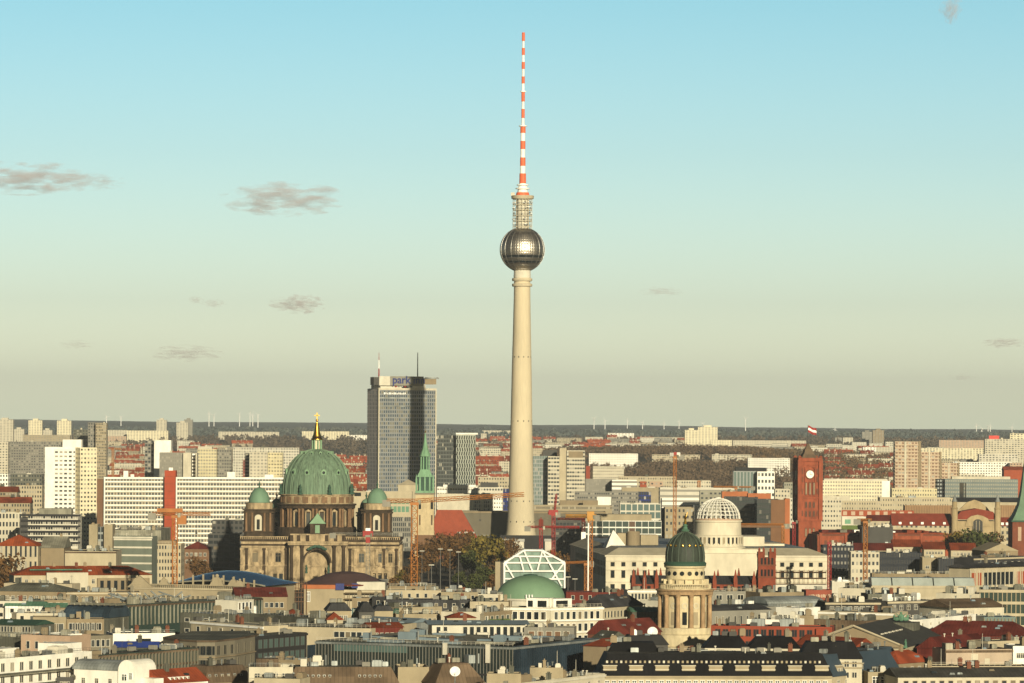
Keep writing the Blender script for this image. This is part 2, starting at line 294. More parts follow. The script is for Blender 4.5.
def B(label, a, b, z=None, Y=None, d=20.0, wall='cream', roof='roofgrey', rt='flat', rh=4.0, ins=None, name='building', cat='building', par=.7, units=0, ucol=None,
      fac=None, group=None, ov=.4, trim=None, chim=0, r2=None, top_in=None, base=None, skip_wall=False):
    """a building from the two ends of its front roof edge: a=(px,py), b=(px,py) or px; z = eaves height, or Y = distance"""
    if not hasattr(b, '__len__'): b = (b, None)
    if Y is None:
        P0 = atz(a[0], a[1], z); P1 = atz(b[0], b[1], z) if b[1] is not None else at(b[0], a[1], P0.y)
    else:
        Y0, Y1 = Y if hasattr(Y, '__len__') else (Y, Y); P0 = at(a[0], a[1], Y0); P1 = at(b[0], a[1], Y1); z = P0.z
    g = gz(P0.y, P0.x) if base is None else base; W = math.hypot(P1.x - P0.x, P1.y - P0.y); rz = math.atan2(P1.y - P0.y, P1.x - P0.x)
    if abs(rz) > R(62): P1.y = P0.y + (P1.x - P0.x) * math.tan(R(62)) * (1 if rz > 0 else -1); W = math.hypot(P1.x - P0.x, P1.y - P0.y); rz = R(62) * (1 if rz > 0 else -1)
    if abs(rz) > R(40): d = min(d, 7.5 / abs(math.sin(rz)))
    T = Bld(); T.W, T.d, T.h, T.rz = W, d, z - g, rz; h = T.h
    T.root = empty(name, (P0.x, P0.y, g), rz); tag(T.root, label, cat, group)
    wm = wall
    if fac:
        k = dict(fac); n = k.pop('n', None)
        if n: k['pitch'] = W / n
        k['voff'] = round(-(h % k.get('fh', 3.0)) + .01, 1)
        wm = facade(wall, **k)
    if rt == 'flat':
        b_ = MB(); t = .35
        b_.box(0, W, 0, t, -3, h, 0, 1); b_.box(0, W, d - t, d, -3, h, 0, 1); b_.box(0, t, t, d - t, -3, h, 0, 1); b_.box(W - t, W, t, d - t, -3, h, 0, 1)
        b_.build('wall', [wm, trim or (wall if isinstance(wall, str) else 'cream')], T.root)
        MB().box(t, W - t, t, d - t, h - par - .4, h - par).build('roof', roof, T.root)
    else:
        b_ = MB(); b_.box(0, W, 0, d, -3, h)
        if rt == 'gable': b_.extr([(0, h), (d, h), (d / 2, h + rh * .94)], 0.02, W - .02, 0, axis='x')
        if rt == 'gabley': b_.extr([(0, h), (W, h), (W / 2, h + rh * .94)], 0.02, d - .02, 0)
        if rt == 'barrely': b_.extr(list(reversed([(W / 2 - (W / 2) * math.cos(math.pi * i / 12), h + rh * .96 * math.sin(math.pi * i / 12)) for i in range(13)])), .02, d - .02, 0)
        if rt == 'barrel': b_.extr(list(reversed([(d / 2 - (d / 2) * math.cos(math.pi * i / 10), h + rh * .96 * math.sin(math.pi * i / 10)) for i in range(11)])), .02, W - .02, 0, axis='x')
        b_.build('wall', wm, T.root)
        T.roof = roof_shape(W, d, h + .05, rt, rh, ov, ins).build('roof', [roof, r2 or roof], T.root)
        for i in range(chim):
            cx = W * (i + .5 + rng.uniform(-.2, .2)) / chim; cy = d * .5 + rng.uniform(-2, 2)
            MB().box(cx - .7, cx + .7, cy - .45, cy + .45, h + rh * .4, h + rh + 1.3).build('chimney', 'brickdark' if i % 2 else 'tan', T.roof)
    if trim and rt == 'flat':
        MB().box(-.3, W + .3, -.32, -.01, h - .9, h - .25).build('cornice', trim, T.root)
    for i in range(units):
        ux = rng.uniform(.05, .85) * W; uy = rng.uniform(.15, .7) * d; uw = rng.uniform(1.5, min(6, W * .14)) if W > 12 else 1.5; ud = rng.uniform(1.5, 4); uh = rng.uniform(.8, 2.4); top = h - par if rt == 'flat' else h + rh
        bb = MB(); bb.box(ux, ux + uw, uy, uy + ud, top - .02, top + uh)
        if i % 3 == 0: bb.box(ux + .2, ux + uw - .2, uy + .2, uy + ud - .2, top + uh, top + uh + .3)
        bb.build('roof_unit', ucol or rng.choice(['roofgrey', 'offwhite', 'zinc', 'rooflight', 'tan']), T.root)
        if i % 2: MB().tube((ux + uw + 1, uy, top - .05), (ux + uw + 1, uy, top + uh * 1.2), .25, .25, 8).build('vent_pipe', 'zinc', T.root)
    NB[0] += 1; T.rt, T.par, T.rh, T.roofm, T.ins = rt, par, rh, roof, ins; ALLB.append(T)
    return T
# ---------------------------------------------------------------- ground and hills
def grid_mesh(name, xs, ys, fz, mat):
    v = [(x, y, fz(x, y)) for y in ys for x in xs]; nx = len(xs)
    f = [(j * nx + i, j * nx + i + 1, (j + 1) * nx + i + 1, (j + 1) * nx + i) for j in range(len(ys) - 1) for i in range(nx - 1)]
    me = bpy.data.meshes.new(name); me.from_pydata(v, [], f); me.materials.append(mat); me.polygons.foreach_set('use_smooth', [True] * len(f)); me.update()
    o = bpy.data.objects.new(name, me); sc.collection.objects.link(o); o['kind'] = 'structure'; return o
def two_tone(name, c1, c2, scale, stretch=(1, 1, 1), c3=None):
    m = bpy.data.materials.new(name); m.use_nodes = True; N, L = nodes_of(m); b = N['Principled BSDF']; b.inputs['Roughness'].default_value = .95; b.inputs['Specular IOR Level'].default_value = .1
    g = N.new('ShaderNodeNewGeometry'); mp = N.new('ShaderNodeMapping'); mp.inputs['Scale'].default_value = stretch; L.new(g.outputs['Position'], mp.inputs[0])
    n = N.new('ShaderNodeTexNoise'); n.inputs['Scale'].default_value = scale; n.inputs['Detail'].default_value = 8; n.inputs['Roughness'].default_value = .7; L.new(mp.outputs[0], n.inputs[0])
    r = N.new('ShaderNodeValToRGB'); e = r.color_ramp.elements; e[0].position = .38; e[1].position = .64; e[0].color = (*c1, 1); e[1].color = (*c2, 1)
    if c3: k = e.new(.5); k.color = (*c3, 1)
    L.new(n.outputs[0], r.inputs[0]); L.new(r.outputs[0], b.inputs['Base Color']); return m
m_ground = two_tone('ground mix', (.035, .033, .028), (.11, .10, .075), .02)
m_forest = two_tone('forest hills', (.06, .08, .082), (.11, .12, .10), .004, (1, .3, 3), (.075, .09, .085))  # bluish lightening puts some distance haze into the forest colour
ys = [0, 600, 1000, 1500, 2000, 2600, 3200, 3800, 4200] + [4400 + 200 * i for i in range(24)] + [9400, 9800, 10400, 11000, 12000]
grid_mesh('ground', [-3500 + 175 * i for i in range(41)], ys, lambda x, y: gz(y, x), m_ground)
def hill_z(x, y):
    t = max(0, min(1, (y - 12000) / 7000)); t = t * t * (3 - 2 * t); e = noise.noise(Vector((x * .0009, y * .0004, 3))) * 9 + noise.noise(Vector((x * .004, y * .003, 8))) * 4 + noise.noise(Vector((x * .02, y * .02, 1))) * 2.5
    return gz(12000) * (1 - t) + (83 + e - x * .005) * t - (1 if t <= 0 else 0)
grid_mesh('hills', [-4500 + 60 * i for i in range(151)], [11500 + 300 * i for i in range(44)], hill_z, m_forest)
# ---------------------------------------------------------------- television tower
def tv_tower():
    Y = 2900.0; c = at(521.4, 424, Y); x = c.x; s = Y / F
    Z = lambda py: at(522, py, Y).z
    t = empty('television_tower', (x, Y, 0)); tag(t, 'very tall concrete television tower with a faceted steel sphere and striped red and white mast', 'tower')
    b = MB(); prof = [(13.5, -2), (11.7, 6), (10.3, 14), (9.5, 24), (8.95, 38), (8.4, 58), (7.9, 80), (7.45, 105), (7.0, 130), (6.4, 155), (5.9, 180), (5.7, 200)]
    b.lathe(prof, 48); b.build('shaft', tower_conc(), t, smooth=True)
    for zz in (Z(530) + 6, Z(501), Z(421), Z(357), Z(283) - 1):
        for k in range(12):
            a = math.pi * 2 * k / 12 + .2; r = 1
            for i in range(len(prof) - 1):
                if prof[i][1] <= zz <= prof[i + 1][1]: f = (zz - prof[i][1]) / (prof[i + 1][1] - prof[i][1]); r = prof[i][0] * (1 - f) + prof[i + 1][0] * f
            if math.sin(a) < .1: MB().box(-.35, .35, -.12, .1, -.5, .5).build('window', 'glass', t, loc=(r * math.cos(a), r * math.sin(a), zz), rz=a + math.pi / 2)
    for zc in (Z(285), Z(279.5)):
        MB().lathe([(5.6, zc - 1.3), (7.0, zc - 1.1), (7.3, zc), (7.0, zc + .9), (5.6, zc + 1.1)], 32).build('collar', 'concrete', t)
    MB().lathe([(5.75, Z(279.5)), (6.1, Z(277)), (5.9, Z(270))], 32).build('neck', 'offwhite', t)
    # sphere: faceted pyramids in rows, pushed out slightly
    zc = Z(249.7); r = 15.9; rows, cols = 24, 54; sp = MB()
    def P(j, i, rr=r): la = -math.pi / 2 + math.pi * j / rows; lo = 2 * math.pi * i / cols; return (rr * math.cos(la) * math.cos(lo), rr * math.cos(la) * math.sin(lo), zc + rr * math.sin(la))
    for j in range(rows):
        band = j in (7, 9)
        for i in range(cols):
            A, B_, C, D = P(j, i), P(j, i + 1), P(j + 1, i + 1), P(j + 1, i)
            if band: sp.face([A, B_, C, D], 1); continue
            la = (j + .5); m = P(la, i + .5, r + (.13 if 1 < j < rows - 2 else .05))
            for q in ((A, B_), (B_, C), (C, D), (D, A)): sp.face([q[0], q[1], m], 0)
    sphere_m = base_mat('stainless panels', (.47, .43, .37), .42, 1.0, .25, .35); sp.build('sphere', [sphere_m, 'darkglass'], t)
    rb = MB()
    for i in range(0, cols, 3):
        for j in range(2, rows - 2): rb.tube(P(j, i, r + .12), P(j + 1, i, r + .12), .11, .11, 3, 0, False)
    for j in (4, 6, 8, 9, 10, 11, 13, 15, 17, 19, 21):
        for i in range(cols): rb.tube(P(j, i, r + .12), P(j, i + 1, r + .12), .1, .1, 3, 0, False)
    rb.build('panel_seams', 'steel', t)
    # neck above with ring platforms and railings
    MB().lathe([(4.8, Z(232)), (4.8, Z(196))], 24).build('core', 'offwhite', t)
    lev = [226.5, 221, 215.5, 210, 204.5, 199]
    for k, py in enumerate(lev):
        z = Z(py); rr = 7.4 if k else 7.0
        MB().lathe([(4.0, z - .45), (rr - .6, z - .4), (rr - .6, z), (4.0, z)], 24).build('platform', 'pale', t)
        q = MB()
        for a in range(20):
            A = 2 * math.pi * a / 20; A2 = 2 * math.pi * (a + 1) / 20; c1, s1, c2, s2 = math.cos(A), math.sin(A), math.cos(A2), math.sin(A2)
            q.tube(((rr - .7) * c1, (rr - .7) * s1, z), ((rr - .7) * c1, (rr - .7) * s1, z + 1.4), .09, .09, 4)
            for hh in (.7, 1.4): q.tube(((rr - .7) * c1, (rr - .7) * s1, z + hh), ((rr - .7) * c2, (rr - .7) * s2, z + hh), .07, .07, 4)
        q.build('railing', 'steel', t)
    q = MB()
    for a in range(18):
        A = 2 * math.pi * a / 18 + .15; q.tube((6.9 * math.cos(A), 6.9 * math.sin(A), Z(229)), (6.9 * math.cos(A), 6.9 * math.sin(A), Z(197)), .16, .16, 4)
    q.build('scaffold_posts', 'offwhite', t)
    for k in range(40):
        A = rng.uniform(math.pi * 1.02, math.pi * 2.0); py = rng.choice(lev[:-1]) - rng.uniform(1, 3); rr = 7.1
        MB().lathe([(.0, -.25), (rng.uniform(.5, .95), -.2), (.5, .3), (0, .3)], 10).build('dish_antenna', rng.choice(['whitepaint', 'zinc', 'darkgrey']), t, loc=(rr * math.cos(A), rr * math.sin(A), Z(py)))
    MB().lathe([(4, Z(199)), (7.9, Z(198.8)), (8.1, Z(196)), (7.9, Z(195.6)), (0, Z(195.2))], 32).build('top_platform', 'cream', t)
    MB().box(-8.2, -5.6, -3, 1, Z(196), Z(192.8)).build('equipment_box', 'offwhite', t)
    # antenna
    segs = [(196.2, 192.5, 4.9, 4.4, 'o'), (192.5, 186.5, 3.7, 3.2, 'w'), (186.5, 183.5, 2.7, 2.5, 'w'), (183.5, 173.5, 2.4, 2.3, 'o'), (173.5, 166, 1.9, 1.9, 'w'), (166, 157.5, 1.95, 1.9, 'o'), (157.5, 149.2, 1.7, 1.7, 'w'), (149.2, 141, 1.8, 1.8, 'o'), (141, 133, 1.6, 1.6, 'w'), (133, 126, 1.9, 1.85, 'o'),
            (126, 118, 1.2, 1.0, 'w'), (118, 109, 1.2, 1.2, 'o'), (109, 101.5, .95, .95, 'w'), (101.5, 91.5, 1.25, 1.25, 'o'), (91.5, 83.5, .9, .9, 'w'), (83.5, 76.5, 1.15, 1.15, 'o'), (76.5, 69, .9, .9, 'w'), (69, 62, 1.15, 1.15, 'o'), (62, 55, .85, .85, 'w'), (55, 48, 1.1, 1.1, 'o'), (48, 41, .75, .75, 'w'), (41, 32.5, 1.1, 1.05, 'o')]
    for y0, y1, r0, r1, k in segs: MB().lathe([(0, Z(y0)), (r0, Z(y0)), (r1, Z(y1)), (0, Z(y1))], 16).build('mast_section', 'mastred' if k == 'o' else 'whitepaint', t)
    for py, rr in ((188.5, 5.0), (185, 4.2), (126, 2.9), (91.5, 2.1)): MB().lathe([(0, Z(py) - .5), (rr, Z(py) - .4), (rr, Z(py) + .3), (0, Z(py) + .4)], 20).build('ring', 'whitepaint', t)
    # glazed pavilion round the foot
PAL['mastred'] = ((.68, .13, .05), .6)
def tower_conc():
    m = base_mat('tower concrete', (.53, .46, .32), .85, 0, .1, .05); N, L = nodes_of(m); b = N['Principled BSDF']
    g = N.new('ShaderNodeNewGeometry'); mp = N.new('ShaderNodeMapping'); mp.inputs['Scale'].default_value = (.9, .9, .02); L.new(g.outputs['Position'], mp.inputs[0]); n = N.new('ShaderNodeTexNoise'); n.inputs['Detail'].default_value = 4; L.new(mp.outputs[0], n.inputs[0])
    src = b.inputs['Base Color'].links[0].from_socket; r = N.new('ShaderNodeMapRange'); r.inputs[1].default_value = .35; r.inputs[2].default_value = .65; r.inputs[3].default_value = .9; r.inputs[4].default_value = 1.03; L.new(n.outputs[0], r.inputs[0])
    v = N.new('ShaderNodeVectorMath'); v.operation = 'SCALE'; L.new(src, v.inputs[0]); L.new(r.outputs[0], v.inputs['Scale']); L.new(v.outputs[0], b.inputs['Base Color']); return m
tv_tower()
# ---------------------------------------------------------------- landmark builders
class Fr:
    """a local frame: pixel column/row -> metres from the thing's base at distance Y"""
    def __init__(s, px, Y, name, label, cat, rz=0.0, dy=0.0):
        s.px = px; s.Y = Y; s.k = Y / F; c = at(px, PY0 + 100, Y); s.x0 = c.x; s.root = empty(name, (c.x, Y, 0), rz); tag(s.root, label, cat)
    def x(s, px): return (px - s.px) * s.k
    def z(s, py): return at(s.px, py, s.Y).z
    def b(s, mb, name, ml, **k): return mb.build(name, ml, s.root, **k)
def text_mesh(body, size, ext, mat, name):
    c = bpy.data.curves.new(name, 'FONT'); c.body = body; c.size = size; c.extrude = ext; c.offset = size * .012; c.align_x = 'CENTER'
    o = bpy.data.objects.new(name, c); sc.collection.objects.link(o); bpy.context.view_layer.update()
    me = bpy.data.meshes.new_from_object(o.evaluated_get(bpy.context.evaluated_depsgraph_get())); bpy.data.objects.remove(o); me.materials.clear(); me.materials.append(M(mat)); return me
def text(body, size, mat, parent, loc, rz=0.0, ext=.15, name='lettering'):
    o = bpy.data.objects.new(name, text_mesh(body, size, ext, mat, name)); sc.collection.objects.link(o); o.parent = parent; o.location = loc; o.rotation_euler = (math.pi / 2, 0, rz); return o
def ring_cols(f, cx, cy, r, n, z0, z1, cr, mat, name='column', a0=math.pi, a1=2 * math.pi):
    for i in range(n):
        a = a0 + (a1 - a0) * (i + .5) / n; b = MB(); b.lathe([(cr * 1.25, z0), (cr * 1.2, z0 + .6), (cr, z0 + .7), (cr * .85, z1 - .9), (cr * 1.25, z1 - .3), (cr * 1.3, z1)], 10)
        f.b(b, name, mat, loc=(cx + r * math.cos(a), cy + r * math.sin(a), 0))
def cathedral():
    f = Fr(317, 2200, 'cathedral', 'large domed cathedral of sooty sandstone with green copper domes and a golden crown', 'church'); x, z = f.x, f.z
    stone = base_mat('weathered sandstone', (.34, .26, .155), .92, 0, .65, .4); soot = base_mat('sooty sandstone', (.055, .038, .023), .95, 0, .6, .35)
    cop = base_mat('patina dome', (.125, .195, .13), .75, 0, .6, .8)
    # body with cornices
    top = z(541.5); f.b(MB().box(x(241), x(399), 3, 66, -2, top), 'wall', stone); f.b(MB().box(x(239.5), x(400.5), 1.8, 67, top, top + 1.1).box(x(240.5), x(399.5), 2.4, 66, top - 2.4, top - 1.5), 'cornice', soot)
    q = MB(); X = x(240)
    while X < x(400): q.box(X, X + .5, 2.0, 2.5, top + 1.1, top + 2.2); X += 1.1
    q.box(x(240), x(400), 1.9, 2.6, top + 2.2, top + 2.6); f.b(q, 'balustrade', stone)
    f.b(MB().box(x(241), x(400), 2.3, 3.0, z(567), z(565.4)).box(x(241), x(400), 2.5, 3.0, z(548), z(546.8)), 'string_course', stone)
    f.b(MB().box(x(242), x(398), 4, 65, top + .2, top + .9), 'roof', 'copperdark')
    for px in (241.5, 246.5, 264, 269.5, 286, 350, 355, 371.5, 377, 384, 396.5): f.b(MB().box(x(px) - .75, x(px) + .75, 1.9, 3.0, 0, z(565.6)).box(x(px) - .65, x(px) + .65, 2.1, 3.0, z(565), z(548.5)).box(x(px) - .9, x(px) + .9, 1.9, 3, z(550.3), z(548.5)), 'pilaster', stone if int(px) % 2 else soot)
    for px in (255, 278, 361.5, 379, 390.5):
        if px == 390.5: w_ = 1.2
        else: w_ = 1.5
        wm = window_mesh(w_ * 2, 5.0, 'tan', 'glass', 'cross'); o = inst_mesh(wm, 'window', f.root, (x(px), 2.85, z(562.5)))
        f.b(MB().extr([(x(px) - 2.3, z(552.3)), (x(px) + 2.3, z(552.3)), (x(px), z(549.6))], 2.2, 3.0).box(x(px) - 2.2, x(px) - 1.7, 2.4, 3, z(563), z(552.3)).box(x(px) + 1.7, x(px) + 2.2, 2.4, 3, z(563), z(552.3)), 'window_surround', stone)
    for px, w_ in ((254.5, 9.5), (366 + 14, 9)):
        f.b(MB().extr([(x(px - w_), z(571)), (x(px + w_), z(571)), (x(px), z(566.2))], .6, 3.0), 'pediment', stone); f.b(MB().box(x(px - w_), x(px + w_), .8, 3, z(573), z(571)), 'architrave', stone)
        for e in (-8, -3, 3, 8): f.b(MB().lathe([(.75, 0), (.6, z(573))], 10), 'column', stone, loc=(x(px + e), 1.3, 0))
        for e in (-5.5, 0, 5.5): f.b(MB().box(x(px + e) - 1.0, x(px + e) + 1.0, 2.7, 2.99, .5, z(575)), 'door', 'glass')
    for px in (275, 281, 357, 362): f.b(MB().box(x(px) - 1.0, x(px) + 1.0, 2.7, 2.99, .5, z(574)), 'door', 'glass')
    # portal with a deep round arch
    cx, cz, rr = x(317.5), z(562.5), 6.9; L, Rr, bt, tp = x(289.5), x(347), -2, z(543)
    pr = [(L, bt), (L, tp), (Rr, tp), (Rr, bt), (cx + rr, bt), (cx + rr, cz)] + [(cx + rr * math.cos(math.pi * i / 14), cz + rr * math.sin(math.pi * i / 14)) for i in range(1, 14)] + [(cx - rr, cz), (cx - rr, bt)]
    b = MB()
    for i in range(len(pr)):
        a, c = pr[i], pr[(i + 1) % len(pr)]; b.face([(a[0], -3, a[1]), (c[0], -3, c[1]), (c[0], 4.5, c[1]), (a[0], 4.5, a[1])])
    arc = [(cx + rr * math.cos(math.pi * i / 14), cz + rr * math.sin(math.pi * i / 14)) for i in range(15)]
    for i in range(14):
        a, c = arc[i], arc[i + 1]; b.face([(a[0], -3, a[1]), (c[0], -3, c[1]), (c[0], -3, tp), (a[0], -3, tp)])
    b.face([(L, -3, bt), (cx - rr, -3, bt), (cx - rr, -3, tp), (L, -3, tp)]); b.face([(cx + rr, -3, bt), (Rr, -3, bt), (Rr, -3, tp), (cx + rr, -3, tp)]); f.b(b, 'portal', stone)
    nb = MB(); nb.box(cx - rr, cx + rr, 4.2, 4.8, 0, cz + rr + .2)
    for zz in (z(566), z(575)): nb.box(cx - rr, cx + rr, 3.6, 4.3, zz, zz + .8)
    f.b(nb, 'portal_niche', stone)
    for e in (-4, -1.4, 1.4, 4): f.b(MB().lathe([(.5, z(575.0) - 9), (.45, z(575))], 8), 'column', soot, loc=(cx + e, 3.6, 0))
    f.b(MB().box(cx - 1.4, cx + 1.4, 4.0, 4.19, 0, 5), 'door', 'darkglass')
    f.b(MB().lathe([(rr + .1, -.5), (rr + 1.0, -.5), (rr + 1.0, .5), (rr + .1, .5)], 24, a0=0, a1=math.pi), 'archivolt', soot).matrix_local = Matrix.Translation((cx, -3.1, cz)) @ Matrix.Rotation(math.pi / 2, 4, 'X')
    for px in (292, 302.5, 334.5, 344): f.b(MB().lathe([(1.25, 0), (1.15, 1), (1.0, 1.2), (.9, z(548)), (1.3, z(546)), (1.3, z(544.8))], 12), 'column', soot, loc=(x(px), -3.6, 0))
    f.b(MB().box(L - .6, Rr + .6, -4.6, 4.5, z(545), z(543)).box(L - .9, Rr + .9, -5, 4.5, z(543), z(541.2)).box(L + 1, Rr - 1, -2.5, 6, z(541.2), z(535)).box(L + .6, Rr - .6, -3, 6, z(535), z(533.8)), 'attic', stone)
    for px in (292, 299, 308, 327, 336, 344): f.b(MB().box(x(px) - .9, x(px) + .9, -2.8, -2.4, z(541), z(535.2)), 'panel', soot)
    e = MB()  # green relief over the arch
    for i in range(9): e.sphere((cx + (i - 4) * 1.15, -5.2, z(548) + math.cos((i - 4) * .5) * 1.1), .9, 8, 5, 0, (1, .5, .8 + .3 * (i % 2)))
    f.b(e, 'relief_figures', 'copperdark')
    for px in (307, 329): f.b(MB().lathe([(.8, 0), (.5, 1.5), (.75, 2.6), (.3, 3.5), (.4, 4.1), (0, 4.6)], 8), 'statue', 'copperdark', loc=(x(px), -4, z(573)))
    f.b(MB().box(x(310.5), x(325), -3.4, 3, z(534), z(523.5)), 'aedicule', soot); f.b(MB().box(x(315.5), x(320), -3.6, -3.41, z(533), z(525)), 'niche', 'copperpale')
    f.b(MB().extr([(x(309.5), z(523.5)), (x(326), z(523.5)), (x(322.5), z(519.5)), (x(317.8), z(513)), (x(313), z(519.5))], -3.8, 3), 'gable_cap', 'copperpale')
    # drum and dome
    dcx, dcy, r = x(313.6), 33, 20.4; zb, z1, z2, z3 = top, z(529), z(509), z(495)
    f.b(MB().lathe([(r + 1.5, zb), (r + 1.5, z1), (r + .9, z1 + .5)], 32, c=(dcx, dcy)), 'drum_base', soot)
    f.b(MB().lathe([(r - 2.2, z1), (r - 2.2, z2)], 32, c=(dcx, dcy)), 'drum', base_mat('drum stone', (.05, .034, .02), .95, 0, .5, .4))
    for i in range(16):
        a = math.pi + math.pi * 2 * (i + .5) / 16
        if math.sin(a) > .45: continue
        wb = MB().box(-1.1, 1.1, -.3, .1, 1.5, 7.8); wb.lathe([(0, -.29), (1.1, -.28), (1.1, .1)], 12); f.b(MB().box(-1.0, 1.0, -.25, .1, 1.5, 8.2), 'window', 'glass', loc=(dcx + (r - 2.2) * math.cos(a), dcy + (r - 2.2) * math.sin(a), z1), rz=a + math.pi / 2)
        f.b(MB().box(-1.7, -1.1, -.7, .1, .8, 9).box(1.1, 1.7, -.7, .1, .8, 9).extr([(-2, 9), (2, 9), (0, 10.3)], -.8, .1), 'window_surround', stone, loc=(dcx + (r - 2.2) * math.cos(a), dcy + (r - 2.2) * math.sin(a), z1), rz=a + math.pi / 2)
    cs = base_mat('drum column stone', (.19, .115, .062), .92, 0, .4, .5)
    for i in range(32):
        a = math.pi * 2 * (i + (.24 if i % 2 else -.24) + .5) / 32
        if math.sin(a) > .45: continue
        f.b(MB().lathe([(.95, z1), (.85, z1 + .8), (.75, z1 + 1), (.66, z2 - 1.2), (1, z2)], 10), 'column', cs, loc=(dcx + (r - .5) * math.cos(a), dcy + (r - .5) * math.sin(a), 0))
    f.b(MB().lathe([(r - 2, z2), (r + .7, z2), (r + .8, z2 + 1.3), (r + 1.5, z2 + 1.7), (r + 1.4, z2 + 2.3), (r - .5, z2 + 2.4)], 48, c=(dcx, dcy)), 'entablature', soot)
    f.b(MB().lathe([(r - .5, z2 + 2.3), (r - .5, z3 - .9), (r + .4, z3 - .6), (r + .4, z3), (r - 2, z3 + .1)], 48, c=(dcx, dcy)), 'attic_ring', stone)
    for i in range(24):
        a = math.pi * 2 * i / 24
        if math.sin(a) < .3: f.b(MB().box(-1.6, 1.6, -.25, .1, .6, 3.8), 'panel', cs, loc=(dcx + (r - .4) * math.cos(a), dcy + (r - .4) * math.sin(a), z2 + 2.4), rz=a + math.pi / 2)
    dh = z(449.5) - z3; dr = 18.7; prof = [(dr, z3 - .5), (dr, z3 + 1.5)] + [(dr * math.cos(t) ** .92, z3 + 1.5 + (dh - 1.5) * math.sin(t)) for t in [math.pi / 2 * i / 14 * .93 for i in range(1, 15)]]
    dome = f.b(MB().lathe(prof, 64, c=(dcx, dcy)), 'dome', cop, smooth=True)
    rb = MB()
    for i in range(24):
        a = math.pi * 2 * i / 24
        if math.sin(a) > .4: continue
        for j in range(len(prof) - 1):
            p, q_ = prof[j], prof[j + 1]
            for da in (-.035, .035): rb.tube((dcx + (p[0] + .12) * math.cos(a + da), dcy + (p[0] + .12) * math.sin(a + da), p[1]), (dcx + (q_[0] + .12) * math.cos(a + da), dcy + (q_[0] + .12) * math.sin(a + da), q_[1]), .2, .2, 4, 0, False)
    rb.build('rib', base_mat('rib patina', (.17, .25, .17), .75, 0, .3, .3), dome, loc=(0, 0, 0))
    for i in range(12):
        a = math.pi * 2 * (i + .5) / 12 + math.pi / 24 * 0
        if math.sin(a) > .3: continue
        for fr, sz in ((.30, 1.3), (.72, .75)):
            j = fr * 14 * .93; t = math.pi / 2 * fr; pr_ = dr * math.cos(t) ** .92; pz = z3 + 1.5 + (dh - 1.5) * math.sin(t)
            o = MB().box(-sz, sz, -.7, 2.0, -sz, sz * .5).extr([(-sz * 1.2, sz * .5), (sz * 1.2, sz * .5), (0, sz * 1.5)], -.8, 2).build('dormer', 'copperpale', dome, loc=(dcx + pr_ * math.cos(a), dcy + pr_ * math.sin(a), pz), rz=a + math.pi / 2)
            MB().sphere((0, -.75, -.1), sz * .62, 10, 6, 0, (1, .2, 1)).build('dormer', 'darkglass', dome, loc=(dcx + pr_ * math.cos(a), dcy + pr_ * math.sin(a), pz), rz=a + math.pi / 2)
    for i in range(8):
        a = math.pi * 2 * (i + .5) / 8
        if math.sin(a) < .5: f.b(MB().lathe([(1.4, 0), (1.2, .8), (.7, 1), (.95, 2.4), (.6, 3.4), (.9, 4), (.35, 4.6), (.42, 5.2), (0, 5.7)], 8), 'statue', 'copperdark', loc=(dcx + (r + .4) * math.cos(a), dcy + (r + .4) * math.sin(a), z3))
    # lantern, golden crown and cross
    zl = z(450); lx, ly = dcx, dcy
    f.b(MB().lathe([(3.9, zl - 1.2), (3.9, zl), (3.2, zl + .2), (0, zl + .3)], 16, c=(lx, ly)), 'lantern_base', 'copper'); f.b(MB().lathe([(1.6, zl), (1.6, z(440))], 12, c=(lx, ly)), 'lantern_core', 'yellow')
    for i in range(8): f.b(MB().tube((0, 0, zl), (0, 0, z(439.5)), .42, .36, 8), 'lantern_column', 'copperpale', loc=(lx + 2.5 * math.cos(i * math.pi / 4 + .3), ly + 2.5 * math.sin(i * math.pi / 4 + .3), 0))
    f.b(MB().lathe([(3.3, z(440)), (3.4, z(439)), (2.7, z(438.4)), (2.4, z(436)), (1.7, z(432)), (1.4, z(428)), (.7, z(423)), (.45, z(421)), (.9, z(420)), (.4, z(419)), (0, z(418.8))], 12, c=(lx, ly)), 'crown', 'gold', smooth=True)
    f.b(MB().box(lx - .28, lx + .28, ly - .2, ly + .2, z(419.5), z(412.6)).box(lx - 1.5, lx + 1.5, ly - .2, ly + .2, z(415.8), z(414.8)), 'cross', 'gold')
    # corner towers
    def turret(px, yy, py0, py1, pd, rw, small=False):
        X = x(px); a, b_, c_ = z(py0), z(py1), z(pd); hw = rw
        f.b(MB().prism([(X - hw, yy + 1.6), (X - hw + 1.6, yy), (X + hw - 1.6, yy), (X + hw, yy + 1.6), (X + hw, yy + 2 * hw - 1.6), (X + hw - 1.6, yy + 2 * hw), (X - hw + 1.6, yy + 2 * hw), (X - hw, yy + 2 * hw - 1.6)], a, b_), 'turret', soot)
        f.b(MB().box(X - hw - .5, X + hw + .5, yy - .5, yy + 2 * hw + .5, b_ - 1.6, b_ - .8).box(X - hw - .7, X + hw + .7, yy - .7, yy + 2 * hw + .7, b_, b_ + .5).box(X - hw - .4, X + hw + .4, yy - .4, yy + 2 * hw + .4, a + 4.4, a + 5), 'turret_cornice', soot)
        f.b(MB().box(X - 1.9, X + 1.9, yy - .3, yy + .4, a + 5.4, b_ - 4).extr([(X + 1.9 * math.cos(math.pi * i / 8), b_ - 4 + 1.6 * math.sin(math.pi * i / 8)) for i in range(9)], yy - .3, yy + .4), 'turret_niche', 'pale'); f.b(MB().box(X - .8, X + .8, yy - .5, yy - .31, a + 6, b_ - 5), 'window', 'darkglass')
